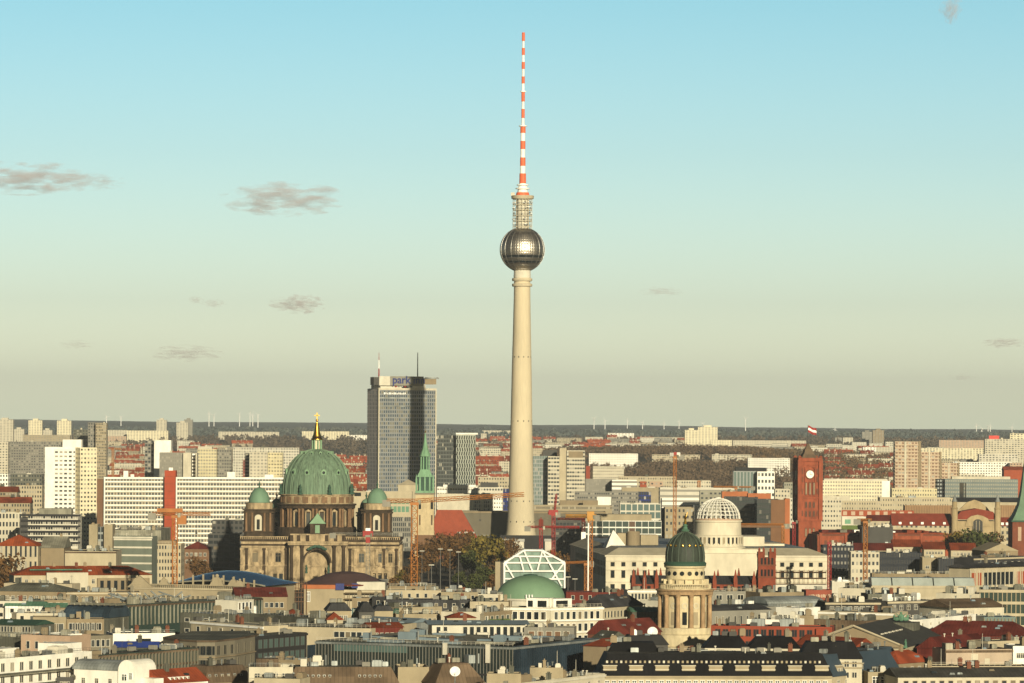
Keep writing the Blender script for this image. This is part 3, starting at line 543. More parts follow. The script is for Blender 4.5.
        for e in (-1, 1):
            for g in (.42, .82): f.b(MB().lathe([(.7, a + 5), (.55, b_ - 2), (.75, b_ - 1.4)], 8), 'turret_column', cs, loc=(X + e * hw * g, yy - .35, 0))
        f.b(MB().lathe([(hw * .93, b_ + .4), (hw * .93, c_), (hw * .98, c_ + .2)], 20, c=(X, yy + hw)), 'turret_drum', stone)
        rd = 5.75 if not small else 3.6; f.b(MB().lathe([(rd * math.cos(t), c_ + rd * 1.45 * math.sin(t)) for t in [math.pi / 2 * i / 10 for i in range(11)]], 28, c=(X, yy + hw)), 'turret_dome', base_mat('turret patina', (.13, .225, .15), .7, 0, .15, .3), smooth=True)
        tz = c_ + rd * 1.45; f.b(MB().lathe([(.5, tz - .3), (.35, tz + 1), (.7, tz + 1.8), (.3, tz + 2.4), (.1, tz + 4)], 8, c=(X, yy + hw)), 'finial', 'copperdark')
    for px in (258, 376.5): turret(px, 2.5, 541, 510.5, 503.5, 7.9)
    for px in (271.5, 363): turret(px, 44, 541, 515, 510, 5.0, True)
    f.b(MB().box(x(394), x(402), 8, 30, -1, z(545)), 'side_wing', stone)
    for k in range(3): inst_mesh(window_mesh(2.0, 3.6, 'offwhite', 'bluegreen', 'cross'), 'window', f.root, (x(397.5), 7.9, z(552 + k * 8)))
def inst_mesh(me, name, parent, loc, rz=0.0):
    o = bpy.data.objects.new(name, me); sc.collection.objects.link(o); o.parent = parent; o.location = loc; o.rotation_euler = (0, 0, rz); return o
cathedral()
def french_dome():
    f = Fr(685.3, 1350, 'domed_tower', 'round tower of pale stone columns under a dark green ribbed dome with a golden statue', 'church'); z = f.z; k = f.k
    st = base_mat('tower pale stone', (.55, .47, .30), .88, 0, .25, .5); sd = base_mat('tower brown stone', (.36, .24, .13), .92, 0, .4, .6)
    f.b(MB().lathe([(11.5, -2), (11.5, z(646)), (10.4, z(645)), (10.4, z(634)), (9.6, z(633)), (9.6, z(627))], 40), 'base', st)
    f.b(MB().lathe([(7.3, z(627)), (7.3, z(594))], 40), 'inner_wall', st)
    for i in range(12):
        a = math.pi * 2 * (i + .5) / 12 - .05
        f.b(MB().lathe([(.95, z(627.5)), (.9, z(626.5)), (.75, z(626)), (.66, z(597)), (.85, z(595.6)), (1.0, z(594))], 12), 'column', sd, loc=(8.5 * math.cos(a), 8.5 * math.sin(a), 0))
        a2 = math.pi * 2 * i / 12 - .05
        if math.sin(a2) < .2:
            dk = (i % 2 == 1); f.b(MB().box(-.75, .75, -.16, .1, 1.0, 5.2), 'door' if dk else 'niche', 'darkglass' if dk else 'sand', loc=(7.28 * math.cos(a2), 7.28 * math.sin(a2), z(627)), rz=a2 + math.pi / 2)
            f.b(MB().lathe([(.7, -.15), (1.0, -.15), (1.0, .1), (.7, .1)], 14), 'medallion', 'pale', loc=(0, 0, 0)).matrix_local = Matrix.Translation((7.35 * math.cos(a2), 7.35 * math.sin(a2), z(605))) @ Matrix.Rotation(a2 + math.pi / 2, 4, 'Z') @ Matrix.Rotation(math.pi / 2, 4, 'X')
    f.b(MB().lathe([(7.2, z(594)), (9.3, z(594)), (9.35, z(591)), (9.7, z(590.3)), (9.8, z(589)), (8, z(588.6))], 48), 'entablature', sd)
    f.b(MB().lathe([(8.5, z(588.8)), (8.5, z(588))], 48), 'gallery', st); q = MB()
    for i in range(72):
        a = math.pi * 2 * i / 72; q.tube((8.55 * math.cos(a), 8.55 * math.sin(a), z(588.8)), (8.55 * math.cos(a), 8.55 * math.sin(a), z(584.2)), .14, .14, 5)
    q.lathe([(8.4, z(584.2)), (8.75, z(584.2)), (8.75, z(583.2)), (8.4, z(583.2))], 48); q.lathe([(8.4, z(588.8)), (8.75, z(588.8)), (8.75, z(587.8)), (8.4, z(587.8))], 48); f.b(q, 'balustrade', st)
    f.b(MB().lathe([(6.6, z(588.8)), (6.6, z(580)), (6.9, z(579)), (6.4, z(578.5)), (6.4, z(568)), (6.9, z(567.2)), (7.0, z(565.6))], 40), 'upper_drum', st)
    for i in range(16):
        a = math.pi * 2 * (i + .5) / 16
        if math.sin(a) > .2: continue
        o = f.b(MB().lathe([(0, .08), (.75, .08), (.75, -.1)], 16), 'round_window', 'darkglass'); o.matrix_local = Matrix.Translation((6.42 * math.cos(a), 6.42 * math.sin(a), z(573))) @ Matrix.Rotation(a + math.pi / 2, 4, 'Z') @ Matrix.Rotation(math.pi / 2, 4, 'X')
        a = math.pi * 2 * i / 16; f.b(MB().box(-.3, .3, -1.3, 0, -1.8, 0), 'console', st, loc=(6.5 * math.cos(a), 6.5 * math.sin(a), z(579)), rz=a + math.pi / 2)
    f.b(MB().lathe([(6.4, z(565.8)), (6.95, z(565.4)), (7.1, z(563)), (6.5, z(561.5)), (6.2, z(561))], 40), 'dome_cornice', 'copperdark')
    dz = z(561.5); hh = z(532) - dz; cm = base_mat('dark patina dome', (.034, .046, .034), .6, 0, .5, .9)
    prof = [(6.3, 0), (6.4, .12), (6.3, .3), (6.0, .48), (5.4, .63), (4.6, .76), (3.5, .86), (2.2, .94), (1.2, .99), (.7, 1.06)]; prof = [(r, dz + h * hh) for r, h in prof]
    d = f.b(MB().lathe(prof, 48), 'dome', cm, smooth=True); q = MB()
    for i in range(16):
        a = math.pi * 2 * i / 16
        for j in range(len(prof) - 1): q.tube(((prof[j][0] + .08) * math.cos(a), (prof[j][0] + .08) * math.sin(a), prof[j][1]), ((prof[j + 1][0] + .08) * math.cos(a), (prof[j + 1][0] + .08) * math.sin(a), prof[j + 1][1]), .17, .15, 5, 0, False)
    q.build('rib', base_mat('dark rib', (.065, .09, .065), .7, 0, .3, .5), d)
    for i in range(16):
        a = math.pi * 2 * (i + .5) / 16
        if math.sin(a) < .3: MB().sphere((0, 0, 0), .42, 10, 6, 0, (1, .5, 1)).build('gilt_medallion', 'gold', d, loc=(6.0 * math.cos(a), 6.0 * math.sin(a), z(545.3)), rz=a + math.pi / 2)
    f.b(MB().lathe([(1.2, z(531.5)), (1.5, z(530.5)), (.9, z(529)), (.6, z(526.5)), (.9, z(525.6)), (.35, z(524))], 14), 'spire_base', 'copper')
    f.b(MB().lathe([(.45, z(524)), (.5, z(522)), (.32, z(519.5)), (.5, z(517.5)), (.3, z(516)), (.14, z(515.6)), (.25, z(514.7)), (0, z(513.8))], 8).tube((.3, 0, z(517)), (.7, 0, z(512)), .1, .08, 5), 'statue', 'gold')
french_dome()
def palace():
    Y0 = 1950; f = Fr(606, Y0, 'palace', 'broad pale concrete palace under construction with a round tower carrying a bare white dome frame', 'building', rz=R(4.7)); z = f.z; k = f.k; h = z(556.5); W = x_(606, 831.5, k)
    con = base_mat('raw concrete', (.56, .51, .39), .9, 0, .22, .15); sh = base_mat('palace roofing', (.40, .36, .26), .85, 0, .25, .12)
    f.b(MB().box(0, W, 0, 178, -2, h), 'wall', con); f.b(MB().box(-.5, W + .5, -.5, 178, h - .1, h + .7), 'cornice', con)
    f.b(MB().frustum((0, W, 0, 178), (7, W - 9, 9, 170), h + .7, h + 4.0, 0, 1), 'roof', [sh, 'zinc'])
    for base, n in ((612.9, 5), (784, 5)):
        for i in range(n):
            X = (base - 606 + i * (10.75 if base < 700 else 9.7)) * k
            for py, ww, wh in ((566.5, 2.1, 2.2), (578, 2.0, 4.0), (591, 2.2, 3.4)): inst_mesh(window_mesh(ww, wh, 'sand', 'darkglass', 'plain'), 'window', f.root, (X, -.02, z(py)))
    for i in range(26):
        for py, wh in ((566.5, 2.2), (577, 4.0)):
            if i < 22: inst_mesh(window_mesh(2.0, wh, 'tan', 'darkglass', 'plain'), 'window', f.root, (-.02, 6 + i * 6.6, z(py)), -math.pi / 2)
    q = MB()
    for py in (560.5, 569.5, 581.5): q.box(0, W, -.5, -.01, z(py) - .3, z(py) + .2)
    f.b(q, 'string_course', con)
    q = MB()   # scaffold in front of the right wing
    for i in range(14): q.tube(((768 - 606 + i * 4.7) * k, -2, 0), ((768 - 606 + i * 4.7) * k, -2, z(569)), .1, .1, 4)
    for py in (571.5, 577.5, 583.5): q.box((768 - 606) * k, (829 - 606) * k, -2.4, -1.0, z(py), z(py) + .18)
    f.b(q, 'scaffolding', 'brown')
    f.b(MB().box((762 - 606) * k, (829 - 606) * k, -5, -.6, -2, z(584)), 'site_parapet', 'offwhite')
    # gate block and dome
    cx = (723.5 - 606) * k; cy = 16; r = 11.0
    f.b(MB().box((698 - 606) * k, (757 - 606) * k, -3, 30, -2, z(553)), 'gate_block', con); f.b(MB().box((690 - 606) * k, (766 - 606) * k, 2, 34, h, z(549)), 'gate_block', con)
    f.b(MB().lathe([(r + 2.2, h), (r + 2.2, z(547.5)), (r + 1.2, z(546.6)), (r + 1.0, z(536)), (r + .2, z(535)), (r, z(522.5)), (r + .6, z(522)), (r + .6, z(520.4)), (0, z(520.2))], 48, c=(cx, cy)), 'drum', con)
    for i in range(32):
        a = math.pi * 2 * (i + .5) / 32
        if math.sin(a) < .1: inst_mesh(window_mesh(1.25, 3.9, 'cream', 'darkglass' if i % 4 else 'sand', 'plain'), 'window', f.root, (cx + (r + 1.1) * math.cos(a), cy + (r + 1.1) * math.sin(a), z(545.5)), a + math.pi / 2)
    f.b(MB().lathe([(r - .2, z(520.4)), (r + .2, z(520.4)), (r + .2, z(518.9)), (r - .2, z(518.9))], 48, c=(cx, cy)), 'base_ring', 'pink')
    q = MB(); R_, hz, z0 = 10.5, z(498.5) - z(519), z(519)
    for i in range(28):
        a = math.pi * 2 * i / 28; pts = [(R_ * math.cos(t), z0 + hz * math.sin(t)) for t in [math.pi / 2 * j / 8 * .97 for j in range(9)]]
        for j in range(8): q.tube((cx + pts[j][0] * math.cos(a), cy + pts[j][0] * math.sin(a), pts[j][1]), (cx + pts[j + 1][0] * math.cos(a), cy + pts[j + 1][0] * math.sin(a), pts[j + 1][1]), .27, .2, 4, 0, False)
    for j in range(1, 8):
        t = math.pi / 2 * j / 8 * .97
        for i in range(28): a = math.pi * 2 * i / 28; b_ = math.pi * 2 * (i + 1) / 28; q.tube((cx + R_ * math.cos(t) * math.cos(a), cy + R_ * math.cos(t) * math.sin(a), z0 + hz * math.sin(t)), (cx + R_ * math.cos(t) * math.cos(b_), cy + R_ * math.cos(t) * math.sin(b_), z0 + hz * math.sin(t)), .19, .19, 4, 0, False)
    f.b(q, 'dome_frame', 'white'); f.b(MB().lathe([(1.4, z(499)), (1.4, z(497.6)), (0, z(497.4))], 12, c=(cx, cy)), 'dome_ring', 'white')
    f.b(MB().box((747 - 606) * k, (778 - 606) * k, 40, 70, h, z(538.5)), 'roof_block', con); f.b(MB().box((778 - 606) * k, (800 - 606) * k, 44, 70, h, z(546)), 'roof_block', con)
    f.b(MB().box((629 - 606) * k, (652 - 606) * k, 50, 66, h, z(536)).box((654 - 606) * k, (672 - 606) * k, 54, 66, h, z(538)), 'roof_block', 'sand')
    f.b(MB().lathe([(3.2, h), (3.2, z(534))], 16, c=((645 - 606) * k, 48)), 'stair_drum', 'tan')
    f.b(MB().frustum(((605 - 606) * k + 4, (640 - 606) * k, 40, 60), ((624 - 606) * k, (625 - 606) * k, 49, 50), h + 1, z(533)), 'roof_tent', 'white')
def x_(a, b, k): return (b - a) * k
palace()
def brick_church():
    f = Fr(632, 1700, 'brick_church', 'red brick gothic church with twin pinnacled towers and a dark slate roof', 'church'); k = f.k; z = f.z; X = lambda p: (p - 632) * k; br = base_mat('church brick', (.20, .046, .022), .9, 0, .45, .5)
    f.b(MB().box(0, X(757), 2, 18, -2, z(584)), 'wall', br); f.b(MB().extr([(1.5, z(584)), (18.5, z(584)), (10, z(576))], -.3, X(757), 0, axis='x'), 'roof', 'slate')
    for i, p in enumerate((634, 645, 657, 676, 696, 715, 736, 754.5)):
        for yy, dz, dx in ((1.4, 0, 0), (18.6, 1.2, 5.5)):
            t = z(572.5) + (0 if i % 2 else .6) - dz * 0; f.b(MB().box(-.8, .8, -.8, .8, -2, t - 3.5).frustum((-.85, .85, -.85, .85), (-.12, .12, -.12, .12), t - 3.5, t + .8), 'pinnacle', br, loc=(X(p) + dx * k, yy, 0))
    a, b = X(758.5), X(776); f.b(MB().box(a, b, 0, 8, -2, z(557)), 'tower', br)
    for x0, x1 in ((a, a + (b - a) * .36), (b - (b - a) * .36, b)):
        f.b(MB().box(x0 - .1, x1 + .1, -.15, 8, z(557) - .1, z(551.5)), 'tower_head', br)
        for e in (x0 + .4, x1 - .4): f.b(MB().box(-.45, .45, -.45, .45, z(553), z(549)).frustum((-.5, .5, -.5, .5), (-.05, .05, -.05, .05), z(549), z(546.5)), 'pinnacle', br, loc=(e, .2, 0))
    for zz in (z(577), z(565)): f.b(MB().box(a - .2, b + .2, -.3, 0, zz, zz + .5), 'string_course', 'brickdark')
    for c in range(4):
        for zz in (z(575.5), z(564)):
            xx = a + (b - a) * (.2 + .2 * c); f.b(MB().box(xx - .4, xx + .4, -.12, .05, zz, zz + 2.8), 'window', 'darkglass')
    for i in range(18): xx = X(632) + (i + .5) * X(757) / 18; f.b(MB().box(xx - .7, xx + .7, 1.9, 2.05, z(592), z(586)), 'window', 'darkglass')
brick_church()
def town_hall():
    f = Fr(799.2, 2650, 'town_hall', 'red brick town hall with a square clock tower flying a red and white flag', 'building', rz=R(8)); k = f.k; z = f.z; br = base_mat('town hall brick', (.26, .066, .03), .9, 0, .4, .3)
    W = 21.3 * k / math.cos(R(8)); D = W
    def lvl(p0, p1, e=0.0, m=br, n='tower'): return f.b(MB().box(-e, W + e, -e, D + e, z(p0), z(p1)), n, m)
    lvl(560, 520, .5); lvl(520, 497, .15); lvl(497, 461.5, -.3)
    for p0, p1, e in ((521, 519.2, 1.1), (498.6, 497, .9), (496.2, 495.4, .4), (465, 463.6, .3), (461.5, 457.8, .9)): lvl(p0, p1, e, br, 'cornice')
    for xx in (0, W):
        for yy in (0, D):
            f.b(MB().box(-1.3, 1.3, -1.3, 1.3, z(520), z(459.8)).frustum((-1.4, 1.4, -1.4, 1.4), (-.4, .4, -.4, .4), z(457.5), z(455.6)), 'corner_turret', br, loc=(xx, yy, 0))
    cx = W / 2
    o = f.b(MB().lathe([(0, .1), (2.5, .1), (2.5, -.3)], 28), 'clock_face', 'clockface', loc=(0, 0, 0)); o.matrix_local = Matrix.Translation((cx, -.15, z(474.3))) @ Matrix.Rotation(math.pi / 2, 4, 'X')
    o = f.b(MB().lathe([(2.5, -.3), (2.5, .35), (3.1, .35), (3.1, -.3)], 28), 'clock_frame', 'brickdark'); o.matrix_local = Matrix.Translation((cx, -.1, z(474.3))) @ Matrix.Rotation(math.pi / 2, 4, 'X')
    f.b(MB().box(cx - .12, cx + .12, -.4, -.27, z(474.6), z(471.2)).box(cx - .1, cx + 1.5, -.4, -.27, z(474.6), z(474.2)), 'clock_hands', 'black')
    b = MB()
    for px0 in (-3.6, 3.1): b.box(cx + px0, cx + px0 + .5, -.5, .3, z(482), z(467))
    b.extr([(cx + 3.6 * math.cos(math.pi * i / 10), z(471) + 3.6 * math.sin(math.pi * i / 10)) for i in range(11)] + [(cx + 3.1 * math.cos(math.pi * i / 10), z(471) + 3.1 * math.sin(math.pi * i / 10)) for i in range(10, -1, -1)], -.5, .3); f.b(b, 'clock_arch', br)
    for zz, hh in ((z(495), 8.4), (z(517), 4.2), (z(508), 4.2), (z(537), 6)):
        for e in (-2.6, 0, 2.6): f.b(MB().box(cx + e - .75, cx + e + .75, -.62, .2, zz, zz + hh), 'window', 'brickdark'); f.b(MB().box(cx + e - .3, cx + e + .3, -.7, -.63, zz + .4, zz + hh - .6), 'window', 'sand' if hh > 5 else 'darkglass')
    for yy in (D * .3, D * .6):
        for zz in (z(494), z(516), z(480)): f.b(MB().box(-.75, -.3, yy - .8, yy + .8, zz, zz + 6), 'window', 'darkglass')
    for xx in (W * .14, W * .86):
        for zz in (z(494), z(482), z(516), z(474)): f.b(MB().box(xx - .45, xx + .45, -.72, -.35, zz, zz + 3.6), 'window', 'brickdark')
    f.b(MB().frustum((2, W - 2, 2, D - 2), (4.6, W - 4.6, 4.6, D - 4.6), z(457.8), z(451)).box(4.4, W - 4.4, 4.4, D - 4.4, z(451), z(449.6)).frustum((4.8, W - 4.8, 4.8, D - 4.8), (W / 2 - .4, W / 2 + .4, D / 2 - .4, D / 2 + .4), z(449.6), z(443.5)), 'tower_roof', 'brownroof')
    f.b(MB().tube((cx, D / 2, z(450)), (cx, D / 2, z(425)), .3, .12, 8), 'flagpole', 'darkgrey')
    fl = MB(); n = 8
    for row, mi in ((0, 0), (1, 1), (2, 0)):
        for i in range(n):
            def q(i_, r_): t = i_ / n; return (cx + .15 + 5.6 * t, D / 2 + .5 * math.sin(t * 7), z(425.4) - 1.5 * r_ - 2.2 * t + .25 * math.sin(t * 9))
            fl.face([q(i, row + 1), q(i + 1, row + 1), q(i + 1, row), q(i, row)], mi)
    f.b(fl, 'flag', ['cranered', 'whitepaint'])
    # body
    x0, x1 = (807 - 797) * k, (941 - 797) * k; h = z(534.5)
    f.b(MB().box(x0, x1, -26, 60, -2, h), 'wall', br); f.b(MB().box(x0 - .5, x1 + .5, -26.5, 60, h, h + .8), 'cornice', 'brickdark'); f.b(MB().box(x0 + 2, x1 - 2, -22, 58, h + .8, h + 1.8), 'roof', 'redroof')
    for i in range(26):
        xx = x0 + 2 + i * (x1 - x0 - 4) / 25
        if i % 5 == 0: f.b(MB().box(xx - .9, xx + .9, -26.9, -26, -2, h + 1.6), 'pilaster', br)
        else: f.b(MB().box(xx - .8, xx + .8, -26.12, -25.9, h - 7, h - 3.0), 'window', 'brickdark')
    for i in range(14): xx = x0 + rng.uniform(3, x1 - x0 - 12); f.b(MB().box(xx, xx + rng.uniform(2, 6), rng.uniform(-20, -12), -6, h + 1.7, h + rng.uniform(2.5, 4)), 'roof_unit', rng.choice(['whitepaint', 'redroof', 'rooflight', 'darkred']))
town_hall()
def st_mary():
    f = Fr(424.6, 2700, 'church', 'pale stone church tower with a green copper spire and a steep red tiled nave', 'church', rz=0); k = f.k; z = f.z; X = lambda p: (p - 426.3) * k
    st = base_mat('pale church stone', (.47, .38, .23), .9, 0, .25, .3); hw = 6.4
    f.b(MB().box(-hw, hw, 0, 13, -2, z(531)).box(-hw + .3, hw - .3, .2, 12.8, z(531), z(494.5)), 'tower', st); f.b(MB().box(-hw - .3, hw + .3, -.3, 13.3, z(494.5), z(493)), 'cornice', 'stone'); f.b(MB().box(-hw - .2, hw + .2, -.25, 0, z(551), z(535)), 'tower_base', 'brown')
    for px in (421.5, 433.5):
        f.b(MB().box(X(px) - .8, X(px) + .8, -.15, .3, z(509), z(501)), 'window', 'darkglass'); f.b(MB().box(X(px) - .5, X(px) + .5, -.15, .3, z(525), z(515)), 'window', 'brownroof')
    g = base_mat('bright patina', (.16, .30, .18), .7, 0, .25, .5)
    f.b(MB().box(-hw + .1, hw - .1, .5, 12.5, z(493), z(490.8)), 'gallery', g)
    for e in (-5.6, -3.2, 0, 3.2, 5.6):
        f.b(MB().box(e - .55, e + .55, 1, 2.2, z(491), z(479)), 'gallery_post', g); f.b(MB().frustum((e - .5, e + .5, 1, 2), (e - .05, e + .05, 1.4, 1.6), z(479), z(474)), 'pinnacle', g)
    f.b(MB().box(-4.7, 4.7, 2, 11, z(491), z(477)), 'belfry', 'copperdark'); f.b(MB().frustum((-5.3, 5.3, 1.5, 11.5), (-4, 4, 2.5, 10.5), z(477), z(473)).frustum((-4, 4, 2.5, 10.5), (-3, 3, 3.5, 9.5), z(473), z(469.5)), 'belfry_roof', g)
    for a in range(8): A = a * math.pi / 4 + math.pi / 8; f.b(MB().tube((2.9 * math.cos(A), 6.5 + 2.9 * math.sin(A), z(470)), (2.8 * math.cos(A), 6.5 + 2.8 * math.sin(A), z(456)), .5, .45, 6), 'lantern_post', g)
    f.b(MB().lathe([(1.9, z(470)), (1.9, z(456))], 8, c=(0, 6.5)), 'lantern_core', 'copperdark'); f.b(MB().lathe([(3.9, z(456.5)), (3.2, z(454)), (1.9, z(449)), (1.0, z(442)), (.35, z(434)), (0, z(432.5))], 8, c=(0, 6.5)), 'spire', g)
    f.b(MB().sphere((0, 6.5, z(432)), .6, 8, 6).tube((0, 6.5, z(432)), (0, 6.5, z(428)), .12, .1, 4), 'finial', 'gold')
    x0, x1 = X(430), X(479); ze, zr = z(538.5), z(510.5); f.b(MB().box(X(431), X(477), 13, 33, -2, ze), 'nave_wall', 'brickdark')
    b = MB(); P = [(x0, 12, ze), (x1, 12, ze), (x1, 35, ze), (x0, 35, ze)]; A, C = (X(437.9), 23, zr), (X(463), 23, zr); b.face([P[0], P[1], C, A]); b.face([P[1], P[2], C]); b.face([P[2], P[3], A, C]); b.face([P[3], P[0], A]); b.face(P[::-1]); f.b(b, 'nave_roof', base_mat('nave tiles', (.27, .06, .03), .85, 0, .2, .3))
    for i in range(6): xx = X(438) + i * 4.6; f.b(MB().box(xx, xx + 2.2, 13.9, 16, ze + 2.2, ze + 4.2), 'dormer', 'roofwhite' if i in (3, 4, 5) else 'redroof')
    for i in range(8): xx = X(434) + i * 3.7; f.b(MB().box(xx, xx + 1.4, 12.85, 13, ze - 8, ze - 2), 'window', 'darkglass')
st_mary()
def hotel():
    Y0, Y1 = 3195, 3214; P0 = at(379, 388.7, Y0); P1 = at(436, 388.7, Y1); W = math.hypot(P1.x - P0.x, P1.y - P0.y); rz = math.atan2(P1.y - P0.y, P1.x - P0.x); h = P0.z; d = 25
    t = empty('hotel_tower', (P0.x, P0.y, 0), rz); tag(t, 'tall grey glazed hotel tower with blue lettering on its roof sign', 'hotel')
    PAL['hotelgrid'] = ((.21, .22, .22), .7); PAL['hotelglass'] = ((.045, .065, .085), .2); PAL['hotelside'] = ((.42, .38, .36), .8)
    MB().box(0, W, 0, .6, -2, h).build('front_facade', facade('hotelgrid', 'hotelglass', W / 26, 3.05, .62, .66, 0, .28, .17, 'rooflight'), t)
    MB().box(0, W, .6, d, -2, h).build('wall', facade('hotelside', 'hotelglass', 3.3, 3.05, .35, .8, 0, .1, .1), t)
    MB().box(-.4, .5, -.3, 1, -2, h + .6).box(W - .5, W + .4, -.3, 1, -2, h + .6).box(.5, W - .5, -.3, 1, h - .9, h + .6).build('edge_frame', 'pale', t)
    for zz in (h - 7.5, h - 14): MB().box(.5, W - .5, -.18, 0, zz, zz + .8).build('floor_band', 'zinc', t)
    for i in range(14): MB().box(4 + i * 1.35, 4.75 + i * 1.35 + .2 * (i % 3 == 0), -.5, -.3, h - 4.4 + .3 * (i % 4 == 1), h - 2.9 - .35 * (i % 3 == 2)).build('small_letter', 'whitepaint', t)
    MB().box(.6, W - .6, 1, d - .5, h, h + .3).build('roof', 'gravel', t)
    z = lambda py: at(400, py, Y0).z; k = Y0 / F / math.cos(rz)
    MB().box(2, 20, 2, d - 3, h + .3, z(384.6)).box(26, W - 8, 2, d - 3, h + .3, z(384.6)).build('plant_room', 'offwhite', t)
    a, b_ = (380 - 380) * k, (424 - 380) * k
    MB().box(a, a + 9, -.6, 1.2, z(385.5), z(376.2)).build('sign_board', 'offwhite', t); MB().box(a + 9, b_, -.6, 1.2, z(385.5), z(376.2)).build('sign_board', 'midgrey', t); MB().box(-4.2, -.2, .5, 8, z(385), z(377.2)).build('sign_board', 'darkgrey', t)
    text('park inn', 8.4, 'signblue', t, ((408 - 379) * k, -1.0, z(383.2)), 0, .2)
    MB().box(b_ + .3, W + 1, 2, 10, z(384), z(377.8)).build('sign_board', 'tan', t); MB().box(b_ + 2, W + 3, 1.5, 2, z(378.5), z(377)).build('cable_tray', 'zinc', t)
    for i in range(6): MB().box(14 + i * 2.6, 15.6 + i * 2.6, 1.2, 3, z(387), z(385.3)).build('roof_unit', 'cranered' if i in (0, 3) else 'zinc', t)
    for k_, (py0, py1, c) in enumerate(((377, 368.5, 'cranered'), (368.5, 360, 'whitepaint'), (360, 352.5, 'cranered'))): MB().tube((2.2, 6, z(py0)), (2.2, 6, z(py1)), .62 - k_ * .17, .45 - k_ * .15, 8).build('mast', c, t)
    xx = (421 - 380) * k; MB().tube((xx, 6, z(378)), (xx, 6, z(352)), .5, .3, 8).build('mast', 'black', t); 
hotel()
def small_dome_church():
    f = Fr(530.8, 1700, 'domed_church', 'round church with a broad smooth pale green copper dome below the white steel frame', 'church'); z = f.z
    f.b(MB().lathe([(14.6, -2), (14.6, z(600)), (15.0, z(599)), (15, z(597.5))], 48), 'drum', 'offwhite'); r = 14.3; z0 = z(597.8); hh = z(575) - z0
    f.b(MB().lathe([(r * math.cos(t), z0 + hh * math.sin(t) ** 1.0) for t in [math.pi / 2 * i / 14 for i in range(14)]] + [(1.8, z0 + hh)], 64), 'dome', base_mat('smooth patina', (.15, .25, .155), .65, 0, .14, .12), smooth=True)
    f.b(MB().lathe([(3.1, z(576)), (2.9, z(574.6)), (0, z(573.8))], 24), 'dome_cap', 'copperdark'); 
    for e in (-1.2, 0, 1.2): f.b(MB().lathe([(.35, 0), (.3, .8), (.4, 1.3), (0, 1.8)], 8), 'roof_statue', 'whitepaint', loc=(e - .6, -15.1, z(597)))
small_dome_church()
def steel_frame_hall():
    f = Fr(534.5, 1800, 'glazed_hall', 'glass hall with a white steel truss gable behind the pale green dome', 'hall'); z = f.z; X = f.x; D = 24
    P = {n: (X(a), z(b)) for n, a, b in (('a', 504.5, 588), ('b', 504.5, 563), ('c', 524, 550.5), ('d', 542.5, 550.5), ('e', 564.8, 562.5), ('f', 564.8, 588))}
    f.b(MB().extr([P[n] for n in 'abcdef'][::-1], .8, D), 'glazing', base_mat('hall glazing', (.16, .24, .20), .3, 0, .5, .35))
    ln = [('a', 'b'), ('b', 'c'), ('c', 'd'), ('d', 'e'), ('e', 'f')]; q = MB()
    for u, v in ln: q.tube((P[u][0], 0, P[u][1]), (P[v][0], 0, P[v][1]), .48, .48, 6)
    for a, b_, c, d in ((504.5, 563, 564.8, 562.8), (504.5, 571.3, 564.8, 571), (504.5, 579, 520, 579), (549, 579, 564.8, 579), (513, 556.5, 554, 556.5), (524, 550.5, 533, 572), (542.5, 550.5, 537.5, 571), (542.5, 550.5, 562, 586), (520, 556.5, 524, 572), (505, 563, 514.5, 579), (564, 563, 552, 579), (514, 556.5, 533, 571)):
        if (a, b_) == (514, 556.5): continue
        q.tube((X(a), -.1, z(b_)), (X(c), -.1, z(d)), .42, .42, 6)
    for n in 'bcde': q.tube((P[n][0], 0, P[n][1]), (P[n][0], D, P[n][1]), .35, .35, 6)
    f.b(q, 'truss', 'whitepaint'); f.b(MB().box(X(495.5), X(500.5), 0, 12, -2, z(562)), 'stair_tower', 'sand'); f.b(MB().box(X(500.7), X(504), 0, 14, -2, z(562.5)), 'stair_tower', 'darkgrey')
steel_frame_hall()
def spire_church():
    f = Fr(1030.5, 2200, 'spired_church', 'brick church tower with a tall green copper spire at the right edge', 'church'); z = f.z; k = f.k; hw = 18 * k; br = 'brickdark'
    f.b(MB().box(-hw, hw, 0, 2 * hw, -2, z(522)), 'tower', base_mat('spire church brick', (.17, .055, .03), .9, 0, .3, .4))
    for e in (-.6, -.1, .4): f.b(MB().box(e * hw - .9, e * hw + .9, -.15, .2, z(541), z(527)), 'window', 'pink')
    f.b(MB().box(-hw - .6, hw + .6, -.6, 2 * hw + .6, z(522), z(520.5)), 'cornice', 'copperdark')
    g = base_mat('spire patina', (.12, .20, .13), .7, 0, .3, .3); b = MB(); pr = [(1.02, 521), (.82, 515), (.58, 505), (.44, 492), (.28, 468), (.0, 432)]
    for (a, p), (c, q) in zip(pr, pr[1:]): b.frustum((-hw * a, hw * a, hw - hw * a, hw + hw * a), (-hw * c, hw * c, hw - hw * c, hw + hw * c), z(p), z(q))
    f.b(b, 'spire', g); f.b(MB().box(-hw - 16, -hw, 6, 40, -2, z(551)), 'nave_wall', 'brickdark')
spire_church()
